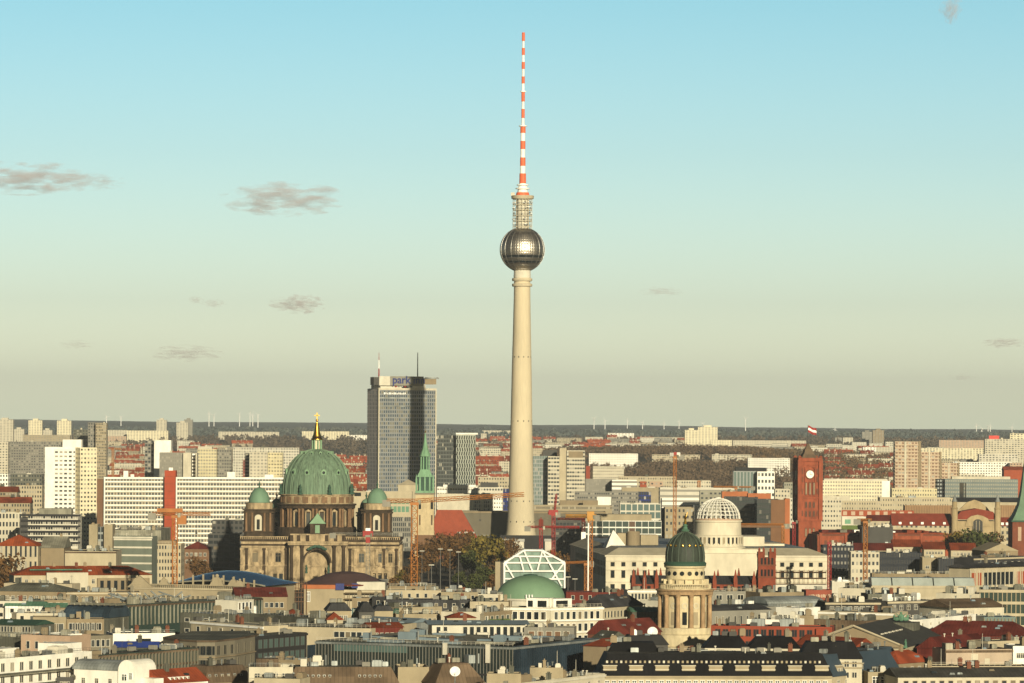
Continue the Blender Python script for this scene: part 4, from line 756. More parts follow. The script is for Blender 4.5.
def gable_hall():
    f = Fr(953, 2720, 'gabled_courthouse', 'sandstone hall with a curved gable between two slim turrets and red tiled wings', 'building'); z = f.z; k = f.k; X = lambda p: (p - 953) * k; st = base_mat('hall sandstone', (.34, .265, .15), .9, 0, .3, .25); red = base_mat('hall tiles', (.19, .035, .018), .85, 0, .25, .2)
    f.b(MB().box(X(955), X(998), 0, 30, -2, z(521)), 'wall', st)
    f.b(MB().extr([(X(958), z(514)), (X(995), z(514)), (X(989), z(507)), (X(983), z(502)), (X(977), z(500)), (X(970), z(502.5)), (X(964), z(508))][::-1], 16, 18), 'rear_gable', st)
    f.b(MB().extr([(X(954), z(519.5)), (X(999), z(519.5)), (X(993), z(511.5)), (X(977), z(508.5)), (X(961), z(511.5))][::-1], 1, 20), 'roof', red)
    f.b(MB().extr([(X(965), z(526)), (X(990), z(526)), (X(988), z(518.5)), (X(983), z(515.8)), (X(977.5), z(514.6)), (X(971), z(516)), (X(967), z(519))][::-1], -.8, 1.2), 'front_gable', st)
    b = MB().box(X(972.5), X(983), -1.0, -.79, z(532), z(524)); b.extr([(X(977.7) + 5.25 * k * math.cos(math.pi * i / 8), z(524) + 5 * k * math.sin(math.pi * i / 8)) for i in range(9)], -1.0, -.79); f.b(b, 'arched_window', 'glass')
    for i in range(4): f.b(MB().box(X(972.5) + i * 2.2, X(972.5) + i * 2.2 + .35, -1.15, -1.01, z(532), z(520.5)), 'window_bar', 'sand')
    for p in (954.5, 997.5):
        f.b(MB().lathe([(2.1, -2), (2.1, z(509)), (2.5, z(508.5)), (1.7, z(507)), (1.6, z(502)), (2, z(501.5))], 12), 'turret', st, loc=(X(p), 0, 0)); f.b(MB().lathe([(1.9, z(501.5)), (1.2, z(499)), (.5, z(495.5)), (0, z(492.5))], 12), 'turret_cap', 'zinc', loc=(X(p), 0, 0))
    for a, b_, c in ((893, 953, 514), (1000, 1016, 517.5)):
        f.b(MB().box(X(a), X(b_), 4, 22, -2, z(526)), 'wing_wall', facade('cream', 'glass', 3.2, 4.2, .45, .5, 0, .1)); f.b(MB().extr([(3.5, z(526)), (22.5, z(526)), (13, z(c))], X(a) - .4, X(b_), 0, axis='x'), 'wing_roof', red)
        n = 5 if a < 900 else 3
        for i in range(n): xx = X(a) + (i + .7) * (X(b_) - X(a)) / (n + .4); f.b(MB().box(xx - .9, xx + .9, 4.6, 8, z(525), z(522.4)), 'dormer', 'whitepaint')
gable_hall()
# ---------------------------------------------------------------- foreground blocks, left to right, near to far
def part(T, name, mat, *boxes):
    if len(boxes) > 1 and name in SINGLE:
        for x in boxes: o = MB().box(*x).build(name, mat, T.root)
        return o
    b = MB()
    for x in boxes: b.box(*x)
    return b.build(name, mat, T.root)
SINGLE = {'opening', 'door', 'pavilion_window', 'penthouse_window', 'roof_pavilion', 'penthouse', 'lift_house', 'wall_panel', 'painted_panel', 'louvre', 'window_strip', 'window_group', 'terrace_box', 'arcade_opening', 'floor_band'}
def dormers(T, xs, w, hh, z0, y0=.3, dd=3.0, mat='cream', roof=None, win='glass', awn=None):
    for x in xs:
        o = MB().box(x - w / 2, x + w / 2, y0, y0 + dd, z0, z0 + hh).build('dormer', mat, T.root)
        if roof: MB().box(x - w / 2 - .15, x + w / 2 + .15, y0 - .2, y0 + dd, z0 + hh, z0 + hh + .25).build('dormer_roof', roof, o)
        if w > 2:
            inst_mesh(window_mesh(w * .36, hh * .62, 'offwhite', win, 'post'), 'window', o, (x - w * .24, y0 - .03, z0 + .3)); inst_mesh(window_mesh(w * .36, hh * .62, 'offwhite', win, 'post'), 'window', o, (x + w * .24, y0 - .03, z0 + .3))
        else: inst_mesh(window_mesh(w * .7, hh * .7, 'offwhite', win, 'plain'), 'window', o, (x, y0 - .03, z0 + .2))
def fins(T, n, z0, z1, mat='stone', wd=.35, dp=.5, x0=0, x1=None):
    x1 = T.W if x1 is None else x1; b = MB()
    for i in range(n + 1): x = x0 + (x1 - x0) * i / n; b.box(x - wd / 2, x + wd / 2, -dp, -.01, z0, z1)
    b.build('facade_fins', mat, T.root)
# near row, bottom edge
T = B('white terraced apartment block with recessed balconies at the bottom left corner', (-14, 660), (94, 650), z=27, d=16, wall='white', roof='roofgrey', par=.3, units=5, ucol='offwhite')
for k in range(5): part(T, 'balcony', 'bitumen' if k % 1 else 'rooflight', (0, T.W - 1, -1.5, -.01, T.h - 4.6 - 3.3 * k, T.h - 4.35 - 3.3 * k)); part(T, 'balcony_rail', 'whitepaint', (0, T.W - 1, -1.55, -1.45, T.h - 3.6 - 3.3 * k, T.h - 3.5 - 3.3 * k)); part(T, 'balcony_front', 'roofgrey', (2, T.W - 3, -1.5, -1.4, T.h - 4.35 - 3.3 * k, T.h - 3.9 - 3.3 * k))
windows(T, 'F', 11, 5, 1.5, 2.1, 1.2, 3.3, style='post'); part(T, 'penthouse', 'white', (3, T.W * .42, 4, 12, T.h - .5, T.h + 2.2), (T.W * .8, T.W - .5, 3, 11, T.h - .5, T.h + 2.4)); part(T, 'penthouse_window', 'glass', (5, 8, 3.9, 4.1, T.h, T.h + 1.8), (10, 13, 3.9, 4.1, T.h, T.h + 1.8))
T = B('small white house with a grey barrel roof and one round gable end', (74, 669), (120, 671), z=23, d=9, wall='white', roof='zinc', rt='barrel', rh=2.6, chim=0); part(T, 'gable_front', 'white', (T.W - .2, T.W + 5.5, -.6, 9, -2, T.h + .2)); b = MB().extr([(T.W - .2 + 2.85 + 2.85 * math.cos(math.pi * i / 10), T.h + .2 + 2.9 * math.sin(math.pi * i / 10)) for i in range(11)], -.6, 9); b.build('round_gable', 'white', T.root)
inst_mesh(window_mesh(1.8, 1.9, 'whitepaint', 'greenglass', 'cross'), 'window', T.root, (T.W + 1.9, -.63, T.h - 2.6)); inst_mesh(window_mesh(1.0, 1.9, 'whitepaint', 'greenglass', 'cross'), 'window', T.root, (T.W + 4.0, -.63, T.h - 2.2)); windows(T, 'F', 3, 2, 1.0, 1.4, 2.2, 3.2)
T = B('red tiled hipped roof peeping in at the bottom left edge', (6, 683), (52, 683), z=19, d=9, wall='cream', roof='redroof', rt='hip', rh=1.9, name='house', cat='house'); windows(T, 'F', 5, 3, 1.1, 1.5, 1, 3.3)
T = B('small black flat roof between the white apartments and the barrel roof', (57, 677), 73, z=21, d=10, wall='darkgrey', roof='black', units=1); windows(T, 'F', 3, 3, 1.1, 1.5, 1.2, 3.3)
T = B('brown mansard house with small dormers beside a bright red roof', (206, 683), (251, 681), z=19, d=11, wall='tan', roof='brownroof', rt='mansard', rh=4.4, ins=1.6, r2='brownroof', name='house', cat='house'); dormers(T, [1.5 + i * 2.1 for i in range(6)], .9, 1.1, T.h + 1.2, .4, 1.5, 'zinc'); windows(T, 'F', 6, 3, 1.1, 1.6, .8, 3.3)
T = B('house with a bright red roof and a row of small skylights', (163, 684), (208, 681), z=19.6, d=10, wall='white', roof='redroof', rt='gable', rh=3.6, name='house', cat='house'); dormers(T, [4 + i * 1.7 for i in range(5)], .7, .9, T.h + .7, .8, 1.2, 'whitepaint'); windows(T, 'F', 6, 3, 1.1, 1.6, .8, 3.3); part(T, 'end_wall', 'white', (-3.5, -.02, -.2, 10, -2, T.h + 1.6))
T = B('white gabled party wall with a flat terrace at the bottom of the picture', (249, 667), (293, 667), z=24.5, d=12, wall='pale', roof='gravel', units=3, ucol='tan'); windows(T, 'F', 4, 3, 1.2, 1.7, 1.6, 3.4); part(T, 'roof_terrace', 'brownroof', (2, 8, 3, 8, T.h - .3, T.h + 2))
T = B('low cream roof block in the bottom row beside the white party wall', (254, 678), (300, 679), z=22, d=9, wall='cream', roof='rooflight', par=.2, units=1); windows(T, 'F', 4, 2, 1.2, 1.7, 2, 3.4)
T = B('long brown mansard roof with a line of small skylights at the bottom', (289, 683), (398, 683), z=20, d=13, wall='tan', roof='brownroof', rt='mansard', rh=4.2, ins=1.8, r2='roofgrey', units=5); dormers(T, [5 + i * 1.5 for i in range(5)] + [19 + i * 1.4 for i in range(5)], .75, .9, T.h + 1.3, .5, 1.4, 'zinc', win='darkglass'); windows(T, 'F', 9, 3, 1.1, 1.6, .8, 3.3)
T = B('tan windowless gable wall beside the long brown mansard roof', (398, 667), (429, 667), z=24, d=14, wall='sand', roof='brownroof', units=2); part(T, 'buttress', 'sand', (T.W - .1, T.W + 2, 0, 13, -2, T.h - 2.6)); windows(T, 'L', 4, 3, 1, 1.6, 2, 3.4)
T = B('brown gabled house carrying a big white satellite dish on its roof', (436, 684), (484, 683), z=20, d=13, wall='tan', roof='brownroof', rt='mansard', rh=5.2, ins=3.2, r2='brown', name='house', cat='house', units=2)
windows(T, 'F', 6, 3, 1.1, 1.6, .8, 3.3); DISHHOUSE = T
for i, (a, b_, py, u, lab) in enumerate(((487, 521, 673.5, 2, 'tan lift house with a thin parapet, left of two on the near terrace roofs'), (530, 563, 667.5, 2, 'tan lift house with a thin parapet, right of two on the near terrace roofs'))):
    T = B(lab, (a, py), b_, z=24.5, d=8, wall='sand', roof='gravel', par=.25, units=u, ucol='offwhite'); windows(T, 'F', 2, 2, 1, 1.6, 3, 3.4)
T = B('cream terrace roof with a pale slanting parapet at the bottom centre', (512, 684), (604, 671), z=22, d=14, wall='pale', roof='roofgrey', trim='offwhite', units=3); windows(T, 'F', 9, 3, 1.3, 1.8, 1.6, 3.4)
# black mansard hotel across the bottom
PAL['blackmansard'] = ((.008, .008, .009), .7)
T = B('low cream wing with a flat parapet at the left end of the black mansard hotel', (560, 676), 599.5, z=21.2, d=10, wall='cream', roof='gravel', trim='pale', par=.3, units=1, name='hotel', cat='hotel'); windows(T, 'F', 5, 3, 1.3, 2.1, 1.6, 3.6)
T = B('long hotel with a black mansard roof and a row of beige awninged dormers', (600, 676.7), (832, 677), z=21, d=18, wall='cream', roof='blackmansard', rt='mansard', rh=6.2, ins=2.4, r2='bitumen', name='hotel', cat='hotel')
k_ = T.W / 232; xs = [(p - 600) * k_ for p in (610, 636, 662, 688.5, 715.5, 742, 768.5, 795, 822)]
for x in xs:
    o = MB().box(x - 1.8, x + 1.8, .3, 4, T.h + .5, T.h + 2.9).build('dormer', 'sand', T.root); MB().box(x - 1.9, x + 1.9, .15, .3, T.h + 1.0, T.h + 1.25).box(x - 1.9, x + 1.9, .15, .3, T.h + 1.8, T.h + 2.05).box(x - 2, x + 2, .0, 4, T.h + 2.9, T.h + 3.15).build('awning', 'pale', o)
for i in range(46): x = 2 + i * (T.W - 4) / 46; MB().box(x - .28, x + .28, .95, 3, T.h + 3.7, T.h + 4.35).build('roof_light', 'sand' if i % 3 else 'offwhite', T.root)
part(T, 'ledge', 'sand', (0, T.W, -.6, .3, T.h - .3, T.h + .25)); windows(T, 'F', 33, 3, 1.3, 2.1, 1.0, 3.6, frame='whitepaint', gl='greenglass'); part(T, 'string_course', 'pale', (0, T.W, -.35, -.02, T.h - 4.0, T.h - 3.7))
T = B('hotel corner wing with a blue-black mansard and beige dormer boxes turning right', (832.5, 677), (899, 670), z=21, d=18, wall='cream', roof='bluemansard', rt='mansard', rh=6.0, ins=2.4, r2='bitumen', name='hotel', cat='hotel') if PAL.__setitem__('bluemansard', ((.035, .055, .075), .6)) is None else None
dormers(T, [5, 11, 17], 3.4, 2.3, T.h + .5, .3, 3.5, 'sand', 'pale'); windows(T, 'F', 8, 3, 1.3, 2.1, 1.0, 3.6, gl='greenglass')
for a, b_, py, z_, rh_, lab in ((606, 662, 658, 25.5, 4.2, 'black mansard roof block with cream dormer bands, leftmost of the dark second row'), (663, 742, 652, 25, 0, 'cream attic storey behind the black hotel roof with dark slots'), (705, 748, 648, 26, 3.2, 'black hipped roof over cream banded attic windows beside the columned tower'), (750, 800, 648.5, 26, 3.2, 'black hipped roof over round cream attic walls behind the long hotel'), (800, 862, 659, 25.5, 4.6, 'wide black hipped roof behind the hotel corner, right of the round attic walls')):
    T = B(lab, (a, py), b_, z=z_, d=12, wall='pale', roof='blackmansard', rt='mansard' if rh_ else 'flat', rh=rh_ or 3, ins=2.2, r2='blackmansard', units=3 if not rh_ else 1, ucol='tan'); part(T, 'attic_band', 'sand', (0, T.W, -.2, -.02, T.h - 1.3, T.h - .9), (0, T.W, -.2, -.02, T.h - 2.6, T.h - 2.2)); windows(T, 'F', max(4, int(T.W / 2.4)), 2, 1.2, 1.5, .5, 3, style='post')
T = B('small black roof lantern block with a white chimney behind the dark mansards', (624, 645), (668, 645), z=28, d=9, wall='darkgrey', roof='black', rt='mansard', rh=2.6, ins=1.6, units=1, ucol='whitepaint'); windows(T, 'F', 5, 2, 1, 1.4, 1, 3)
# left, second depth
T = B('long brown-glass office with closely spaced vertical fins and a sloping roof edge', (98, 655), (197, 647.5), z=24, d=20, wall='greenglass', roof='roofgrey', par=.2, trim='brownroof', units=2); fins(T, 30, T.h - 8, T.h - .6, 'stone', .4, .5); part(T, 'floor_band', 'brownroof', (0, T.W, -.3, -.01, T.h - 4.6, T.h - 4.0)); part(T, 'corner_wall', 'tan', (-1.8, -.01, -.2, 12, -2, T.h))
T = B('white studio block with wide dark openings and a grey roof', (113, 633.5), (175, 633), z=26.5, d=13, wall='white', roof='roofgrey', par=.2, units=2); part(T, 'opening', 'darkglass', (7, 11.5, -.1, .2, T.h - 3.4, T.h - 1.6), (19, 24, -.1, .2, T.h - 4, T.h - 1.8), (30, 32, -.1, .2, T.h - 4, T.h - 1.8)); windows(T, 'F', 8, 3, 1.3, 1.7, 5, 3.4)
T = B('blue solar panel roof on a low shed in front of the white studio', (114, 647.5), 157, z=23.5, d=9, wall='roofgrey', roof='blue', rt='gable', rh=1.6); windows(T, 'F', 5, 2, 1, 1.4, 1.4, 3)
T = B('dusky pink block with five narrow dark windows', (21, 634.5), (70, 636), z=27, d=12, wall='pink', roof='roofgrey', par=.2, units=2); windows(T, 'F', 5, 2, 1.0, 2.0, 1.8, 4, style='plain')
T = B('narrow white house end squeezed beside the dusky pink block', (70.5, 634), (82, 633.5), z=27.2, d=12, wall='white', roof='roofgrey', par=.2); windows(T, 'F', 2, 4, 1.1, 1.5, 2, 3.2)
T = B('brown office with a band of dark square windows left of the white studio', (82.5, 636), (113, 635), z=26.2, d=13, wall='stone', roof='roofgrey', par=.2, units=1); windows(T, 'F', 5, 3, 1.4, 2.2, 1.2, 3.4, style='plain')
T = B('grey-green ribbed roof over a long row of narrow windows at the left edge', (-8, 624.5), (34, 625.5), z=28, d=14, wall='roofgrey', roof='copperdark', rt='gable', rh=1.4, units=0); windows(T, 'F', 12, 3, .8, 1.8, .4, 3.2, style='plain')
T = B('plain grey terrace wall at the left edge below the ribbed green roof', (-8, 636), (33, 638), z=25.5, d=12, wall='roofgrey', roof='bitumen', units=2); windows(T, 'F', 6, 2, 1.1, 1.4, 3, 3.2)
T = B('tan stair block beside a strip of dark square windows', (33, 617), (66, 617), z=29.5, d=10, wall='sand', roof='tan', par=.2); windows(T, 'F', 3, 2, 1.9, 2.4, 2.0, 3.4, x0=T.W * .42, style='plain')
T = B('low glazed block right of the tan stair block', (66.5, 619), (104, 619), z=28.8, d=10, wall='tan', roof='roofgrey', par=.2, units=2); windows(T, 'F', 6, 2, 2.2, 2.3, 1.2, 3.4, style='post')
T = B('arched roof covered with slanting rows of blue-grey solar panels', (60, 619), (104, 620), z=28.4, d=16, wall='roofgrey', roof='bluemetal', rt='barrel', rh=4.2)
b = MB()
for i in range(9): b.box(1 + i * 2.05, 1.35 + i * 2.05, .5, 7.5, T.h + 3.9, T.h + 4.5)
b.build('panel_rows', 'rooflight', T.root)
T.root.location.y += 12
for a, b_, py, lab, wl, rf in ((-6, 26, 601, 'pale rooftop pavilion at the left edge above the copper roofs', 'offwhite', 'roofgrey'), (28, 44, 600, 'grey-green rooftop box near the left edge', 'roofgrey', 'copperdark'), (44, 72, 600, 'tan rooftop storey with one dark opening near the left edge', 'tan', 'rooflight'), (5, 44, 606, 'low copper-green roof, left one of two side by side', 'roofwhite', 'copper'), (45, 90, 607.5, 'low copper-green roof, right one of two side by side', 'tan', 'copper'), (14, 70, 613, 'white parapet roof with small windows below the copper-green roofs', 'pale', 'gravel'), (73, 92, 601.5, 'dark slatted rooftop box left of the long fin-fronted hall', 'grey', 'roofgrey')):
    T = B(lab, (a, py), b_, z=30 if py < 604 else 28.5, d=11, wall=wl, roof=rf, rt='gable' if rf == 'copper' else 'flat', rh=1.3, par=.2, units=1); windows(T, 'F', max(3, int(T.W / 3)), 2, 1.1, 1.3, .8, 3.0, style='plain')
T = B('long hall with pale vertical fins under a thin slanting grey roof', (88, 606.5), (262, 597.5), z=29.5, d=26, wall='greenglass', roof='stone', par=.15, trim='brownroof', units=4); fins(T, 46, T.h - 7, T.h - .8, 'rooflight', .3, .5)
b = MB()
for i in range(26): x = rng.uniform(T.W * .3, T.W * .66); b.tube((x, rng.uniform(4, 20), T.h), (x, rng.uniform(4, 20), T.h + rng.uniform(1.2, 3)), .28, .28, 6)
b.build('vent_pipes', 'zinc', T.root)
T = B('white framed roof pavilion standing on the end of the fin-fronted hall', (236, 600.5), (255, 598.5), z=31.5, d=8, wall='offwhite', roof='white', par=.1); windows(T, 'F', 4, 2, 1.3, 2.2, .7, 3.2, frame='whitepaint', style='plain')
T = B('grey metal-clad roof storey behind the curved corner office', (180, 612.5), (233, 614.5), z=28, d=12, wall='roofgrey', roof='zinc', par=.2, units=1); windows(T, 'F', 5, 2, 1.6, 1.2, 1.6, 3.4, style='plain')
T = B('long low cream storey with five square windows under a thin white ledge', (191, 620.5), (263, 626), z=27, d=11, wall='cream', roof='rooflight', par=.15, trim='whitepaint'); windows(T, 'F', 6, 2, 2.1, 1.7, 1.6, 3.4, style='plain')
T = B('plain grey roof storey with louvres left of the red roofs', (250, 613.5), (316, 618), z=28, d=14, wall='roofgrey', roof='roofgrey', par=.15, units=2); part(T, 'louvre', 'darkgrey', (2.5, 8, -.1, .1, T.h - 2.4, T.h - 1.0), (13, 15.5, -.1, .1, T.h - 2.6, T.h - .8))
T = B('white shed roof on the rear terrace beside the framed roof pavilion', (237, 606.5), 256, z=29, d=6, wall='white', roof='whitepaint', par=.1, units=0); windows(T, 'F', 3, 1, .8, 1.0, .5, 3)
# curved corner office
def curved_office():
    pts = [(163, 638.5), (180, 640.8), (197, 642), (215, 642), (235, 640), (255, 636.5)]; z_ = 25.5; P = [atz(a, b_, z_) for a, b_ in pts]; o = P[0]; t = empty('office_building', (o.x, o.y, 0)); tag(t, 'long curved corner office with two rows of dark square windows in tan frames', 'office')
    Q = [(p.x - o.x, p.y - o.y) for p in P]; back = [(Q[-1][0] + 2, Q[-1][1] + 26), (Q[0][0] + 6, Q[0][1] + 34)]
    MB().prism(Q + back, -2, z_, 0, 1).build('wall', ['stone', 'roofgrey'], t); MB().prism([(q[0] * 1.0, q[1] - .5) for q in Q] + back, z_, z_ + .5, 0, 1).build('roof', ['brownroof', 'roofgrey'], t)
    for (a, b_) in zip(Q, Q[1:]):
        L = math.hypot(b_[0] - a[0], b_[1] - a[1]); an = math.atan2(b_[1] - a[1], b_[0] - a[0]); n = 3
        for i in range(n):
            f_ = (i + .5) / n; x, y = a[0] + (b_[0] - a[0]) * f_, a[1] + (b_[1] - a[1]) * f_
            for r_ in range(5): inst_mesh(window_mesh(1.9, 2.9, 'stone', 'darkglass', 'post'), 'window', t, (x, y - .03, z_ - 4.0 - r_ * 4.1), an)
        for r_ in range(3): MB().box(0, L, -.45, -.02, -.15, .2).build('string_course', 'tan', t, loc=(a[0], a[1], z_ - 4.5 - r_ * 4.1), rz=an)
    return P[-1]
curved_office()
T = B('black framed glass wing at the right end of the curved corner office', (255.5, 636.5), (311, 628), z=25.5, d=22, wall='black', roof='roofgrey', trim='black', par=.2); windows(T, 'F', 9, 4, 2.3, 2.9, 1.0, 4.1, frame='darkgrey', gl='bluegreen', style='post')
T = B('small cluttered roof terrace behind the white party wall', (262, 659), (300, 660), z=24, d=9, wall='tan', roof='gravel', units=5); windows(T, 'F', 4, 2, 1.2, 1.4, 1.2, 3.2)
T = B('long grey flat roof with a cream wall and a line of square windows', (262, 626), (371, 628.5), z=26.5, d=46, wall='cream', roof='roofgrey', par=.1, units=5, ucol='zinc'); windows(T, 'F', 6, 3, 1.5, 1.7, 1.1, 3.6, x0=T.W * .66, style='plain')
T = B('bright red hipped roof, left one of two peeping over the grey roof', (284, 615.5), (303, 615.5), z=27.5, d=9, wall='cream', roof='redroof', rt='hip', rh=1.9, name='house', cat='house'); windows(T, 'F', 3, 2, 1, 1.3, 1, 3)
T = B('bright red hipped roof, right one of two peeping over the grey roof', (327, 620), (343, 620), z=27.5, d=9, wall='cream', roof='redroof', rt='hip', rh=2.3, name='house', cat='house'); windows(T, 'F', 3, 2, 1, 1.3, 1, 3)
T = B('tan house with a dark mansard and a glazed green corner bay', (327, 611), (351, 611), z=28, d=12, wall='sand', roof='slate', rt='mansard', rh=2.4, ins=1.5, name='house', cat='house'); windows(T, 'F', 4, 3, 1.1, 1.6, 1.4, 3.4)
T = B('narrow greenish glass stair bay joined to the tan mansard house', (351.5, 609), 358.5, z=28.4, d=8, wall='bluegreen', roof='slate'); fins(T, 3, 2, T.h, 'offwhite', .15, .15)
T = B('dark slate mansard house standing between two tan houses', (359, 612), (374, 612), z=28, d=12, wall='darkgrey', roof='slate', rt='mansard', rh=3.0, ins=1.6, name='house', cat='house'); windows(T, 'F', 3, 3, 1.1, 1.6, 1.2, 3.4)
T = B('plain tan house with a black-green roof edge and blank front', (374.5, 611), (393, 611), z=28, d=12, wall='sand', roof='slate', rt='mansard', rh=1.6, ins=1.0, name='house', cat='house'); windows(T, 'F', 3, 2, 1.0, 1.4, 6, 3.4)
T = B('narrow black-green glazed bay right of the blank tan house', (393.5, 609.5), 398.5, z=28.3, d=9, wall='copperdark', roof='slate'); fins(T, 2, 2, T.h, 'copper', .15, .15)
T = B('long tan building with a balcony rail below its upper windows', (399, 607.5), (442, 606.5), z=28.6, d=14, wall='sand', roof='tan', par=.3, units=2); windows(T, 'F', 7, 3, 1.1, 1.9, 1.4, 3.6); part(T, 'balcony_rail', 'darkgrey', (4, T.W, -.9, -.8, T.h - 3.7, T.h - 2.9))
T = B('narrow blue-grey glazed roof strip with dark skylights', (366, 621), (412, 623), z=26.5, d=10, wall='zinc', roof='paleblue', rt='gable', rh=1.3); dormers(T, [3, 8, 13], .9, .8, T.h + .3, 1, 1, 'darkgrey')
T = B('dark red ribbed roof strip under the blue-grey glazed one', (371, 628), (403, 627.5), z=26.5, d=9, wall='darkred', roof='redroof', rt='gable', rh=1.5); windows(T, 'F', 5, 2, 1, 1.3, 1.5, 3)
# big glass block
PAL['curtain'] = ((.02, .028, .026), .16)
T = B('big dark glass department store, its long ribbed curtain wall facing the viewer', (316, 640.5), (513, 646.5), z=25, d=56, wall='curtain', roof='rooflight', par=.1, trim='zinc', name='department_store', cat='store', units=6, ucol='paleblue')
fins(T, 62, T.h - 13, T.h - .5, 'grey', .12, .25); part(T, 'glass_band', 'bluegreen', (6, T.W * .47, -.12, -.01, T.h - 2.9, T.h - 1.0)); part(T, 'floor_band', 'black', (0, T.W, -.3, -.02, T.h - 8.8, T.h - 8.2)); part(T, 'light_mast', 'offwhite', (T.W * .655, T.W * .675, -1, -.4, T.h - 3, T.h + .5)); part(T, 'light_mast', 'offwhite', (T.W * .87, T.W * .89, -1, -.4, T.h - 5, T.h + .5))
part(T, 'corner_glass', 'bluemetal', (-3, -.05, 0, 14, -2, T.h - 1.5))
for i in range(18): x = rng.uniform(2, T.W - 14); y = rng.uniform(3, 50); part(T, 'roof_panel', 'paleblue' if i % 3 else 'rooflight', (x, x + rng.uniform(5, 13), y, y + 3, T.h - .15, T.h + .5))
T = B('blue standing-seam wall of the store wing, slanting away to the right', (513.5, 646.5), (598, 636), z=25, d=30, wall='bluemetal', roof='zinc', par=.1, trim='zinc', name='department_store', cat='store', units=3); fins(T, 40, T.h - 9, T.h - .5, 'bluemetal', .2, .25); part(T, 'lower_roof', 'signblue', (0, T.W, -3, -.02, -2, T.h - 9))
T = B('slanting greenish-grey gable at the right end of the blue store wing', (590, 640), (612, 655), z=23.5, d=14, wall='roofgrey', roof='roofgrey', rt='gable', rh=3)
for i in range(9):
    pass
T = B('roof terrace under a pale blue canopy with white columns and dark bays', (432, 624.5), (525, 624.5), z=27.2, d=14, wall='offwhite', roof='paleblue', rt='gable', rh=1.0, ov=1.5)
windows(T, 'F', 13, 1, 1.5, 3.0, .6, 4, style='plain', gl='darkglass', skip=.2); part(T, 'terrace_box', 'offwhite', (2, 5, -2, -.02, T.h - 4.4, T.h - 2), (14, 17.5, -2, -.02, T.h - 4.4, T.h - 2.4)); windows(T, 'F', 9, 2, 1.3, 1.8, 5.5, 3.5)
T = B('grey stone attic with three brown doorways right of the pale blue canopy', (524, 627), (574, 627.5), z=26.5, d=10, wall='midgrey', roof='rooflight', par=.2, units=1); windows(T, 'F', 5, 1, 1.6, 2.6, 1.2, 4, style='plain', gl='brown'); windows(T, 'F', 5, 2, 1.3, 1.8, 5.5, 3.5)
T = B('two red tiled hips rising behind the pale blue canopy', (447, 618), (476, 618), z=28, d=8, wall='cream', roof='redroof', rt='hip', rh=1.7, name='house', cat='house'); windows(T, 'F', 4, 2, 1, 1.3, 2.5, 3)
T = B('blank cream penthouse box with a planted terrace on its right', (441, 611.5), (482, 612), z=28.3, d=12, wall='pale', roof='roofgrey', par=.2, units=3, ucol='offwhite'); windows(T, 'F', 4, 2, 1.2, 1.6, 5, 3.5)
T = B('terrace storey with green planting and dark openings beside the cream penthouse', (482.5, 612.5), (522, 609.5), z=28, d=12, wall='tan', roof='rooflight', par=.2, units=2); windows(T, 'F', 7, 2, 1.7, 2.0, 1.3, 3.6, style='plain', gl='greenglass'); b = MB()
for i in range(60): b.sphere((rng.uniform(1, T.W - 1), -.6 + rng.uniform(-.3, .3), T.h - 3.3 + rng.uniform(0, .7)), rng.uniform(.2, .5), 5, 4)
b.build('terrace_plants', 'green', T.root); part(T, 'balcony', 'tan', (0, T.W, -1.4, -.01, T.h - 3.8, T.h - 3.4))
T = B('tan flat block with a line of upright dark windows left of the cream penthouse', (396, 614), (440, 614), z=27.2, d=12, wall='sand', roof='roofgrey', par=.3, units=4); windows(T, 'F', 8, 3, 1.0, 2.0, 1.3, 3.6, style='plain')
# white terraced flats and long cream hotel wing
T = B('white corner apartment house with roof pavilions below the pale green dome', (501, 607), (550, 607.9), z=29, d=12, wall='pale', roof='rooflight', par=.3, trim='white'); windows(T, 'F', 6, 4, 1.5, 2.4, 1.3, 4.0, x0=1.2, frame='white', style='plain'); part(T, 'balcony', 'white', (0, T.W, -.8, -.01, T.h - 4.5, T.h - 4.1), (0, T.W, -.8, -.01, T.h - 8.5, T.h - 8.1))
part(T, 'roof_pavilion', 'white', (T.W * .47, T.W * .92, 3, 9, T.h - .3, T.h + 3.0)); part(T, 'pavilion_window', 'darkglass', (T.W * .5, T.W * .6, 2.9, 3.1, T.h + .1, T.h + 2.2), (T.W * .7, T.W * .88, 2.9, 3.1, T.h + .1, T.h + 2.2))
T = B('right wing of the white corner apartment house with black paired windows', (550.5, 607.9), (603, 606.6), z=29, d=12, wall='pale', roof='rooflight', par=.3, trim='white'); windows(T, 'F', 8, 5, 1.3, 2.4, 1.3, 4.0, frame='white', style='plain'); part(T, 'roof_pavilion', 'white', (T.W * .15, T.W * .5, 3, 9, T.h - .3, T.h + 2.8)); part(T, 'pavilion_window', 'darkglass', (T.W * .2, T.W * .42, 2.9, 3.1, T.h + .1, T.h + 2.2)); part(T, 'balcony', 'white', (0, T.W, -.8, -.01, T.h - 4.5, T.h - 4.1), (0, T.W, -.8, -.01, T.h - 8.5, T.h - 8.1))
T = B('long cream hotel block with a steep grey roof and three window rows', (602, 608), (643, 605), z=28.5, d=24, wall='cream', roof='slate', rt='hip', rh=4.2, name='hotel', cat='hotel', ov=.6); windows(T, 'F', 12, 5, 1.0, 2.0, 1.2, 3.9, frame='pale', style='plain'); part(T, 'string_course', 'pale', (0, T.W, -.5, -.01, T.h - 4.0, T.h - 3.6), (0, T.W, -.5, -.01, T.h - 11.6, T.h - 11.2))
T = B('dark red gabled roof in the shade below the long cream hotel block', (612, 635), (661, 632), z=24.5, d=16, wall='brickdark', roof='darkred', rt='gable', rh=4.4, name='house', cat='house'); windows(T, 'F', 6, 3, 1.1, 1.6, 1, 3.4)
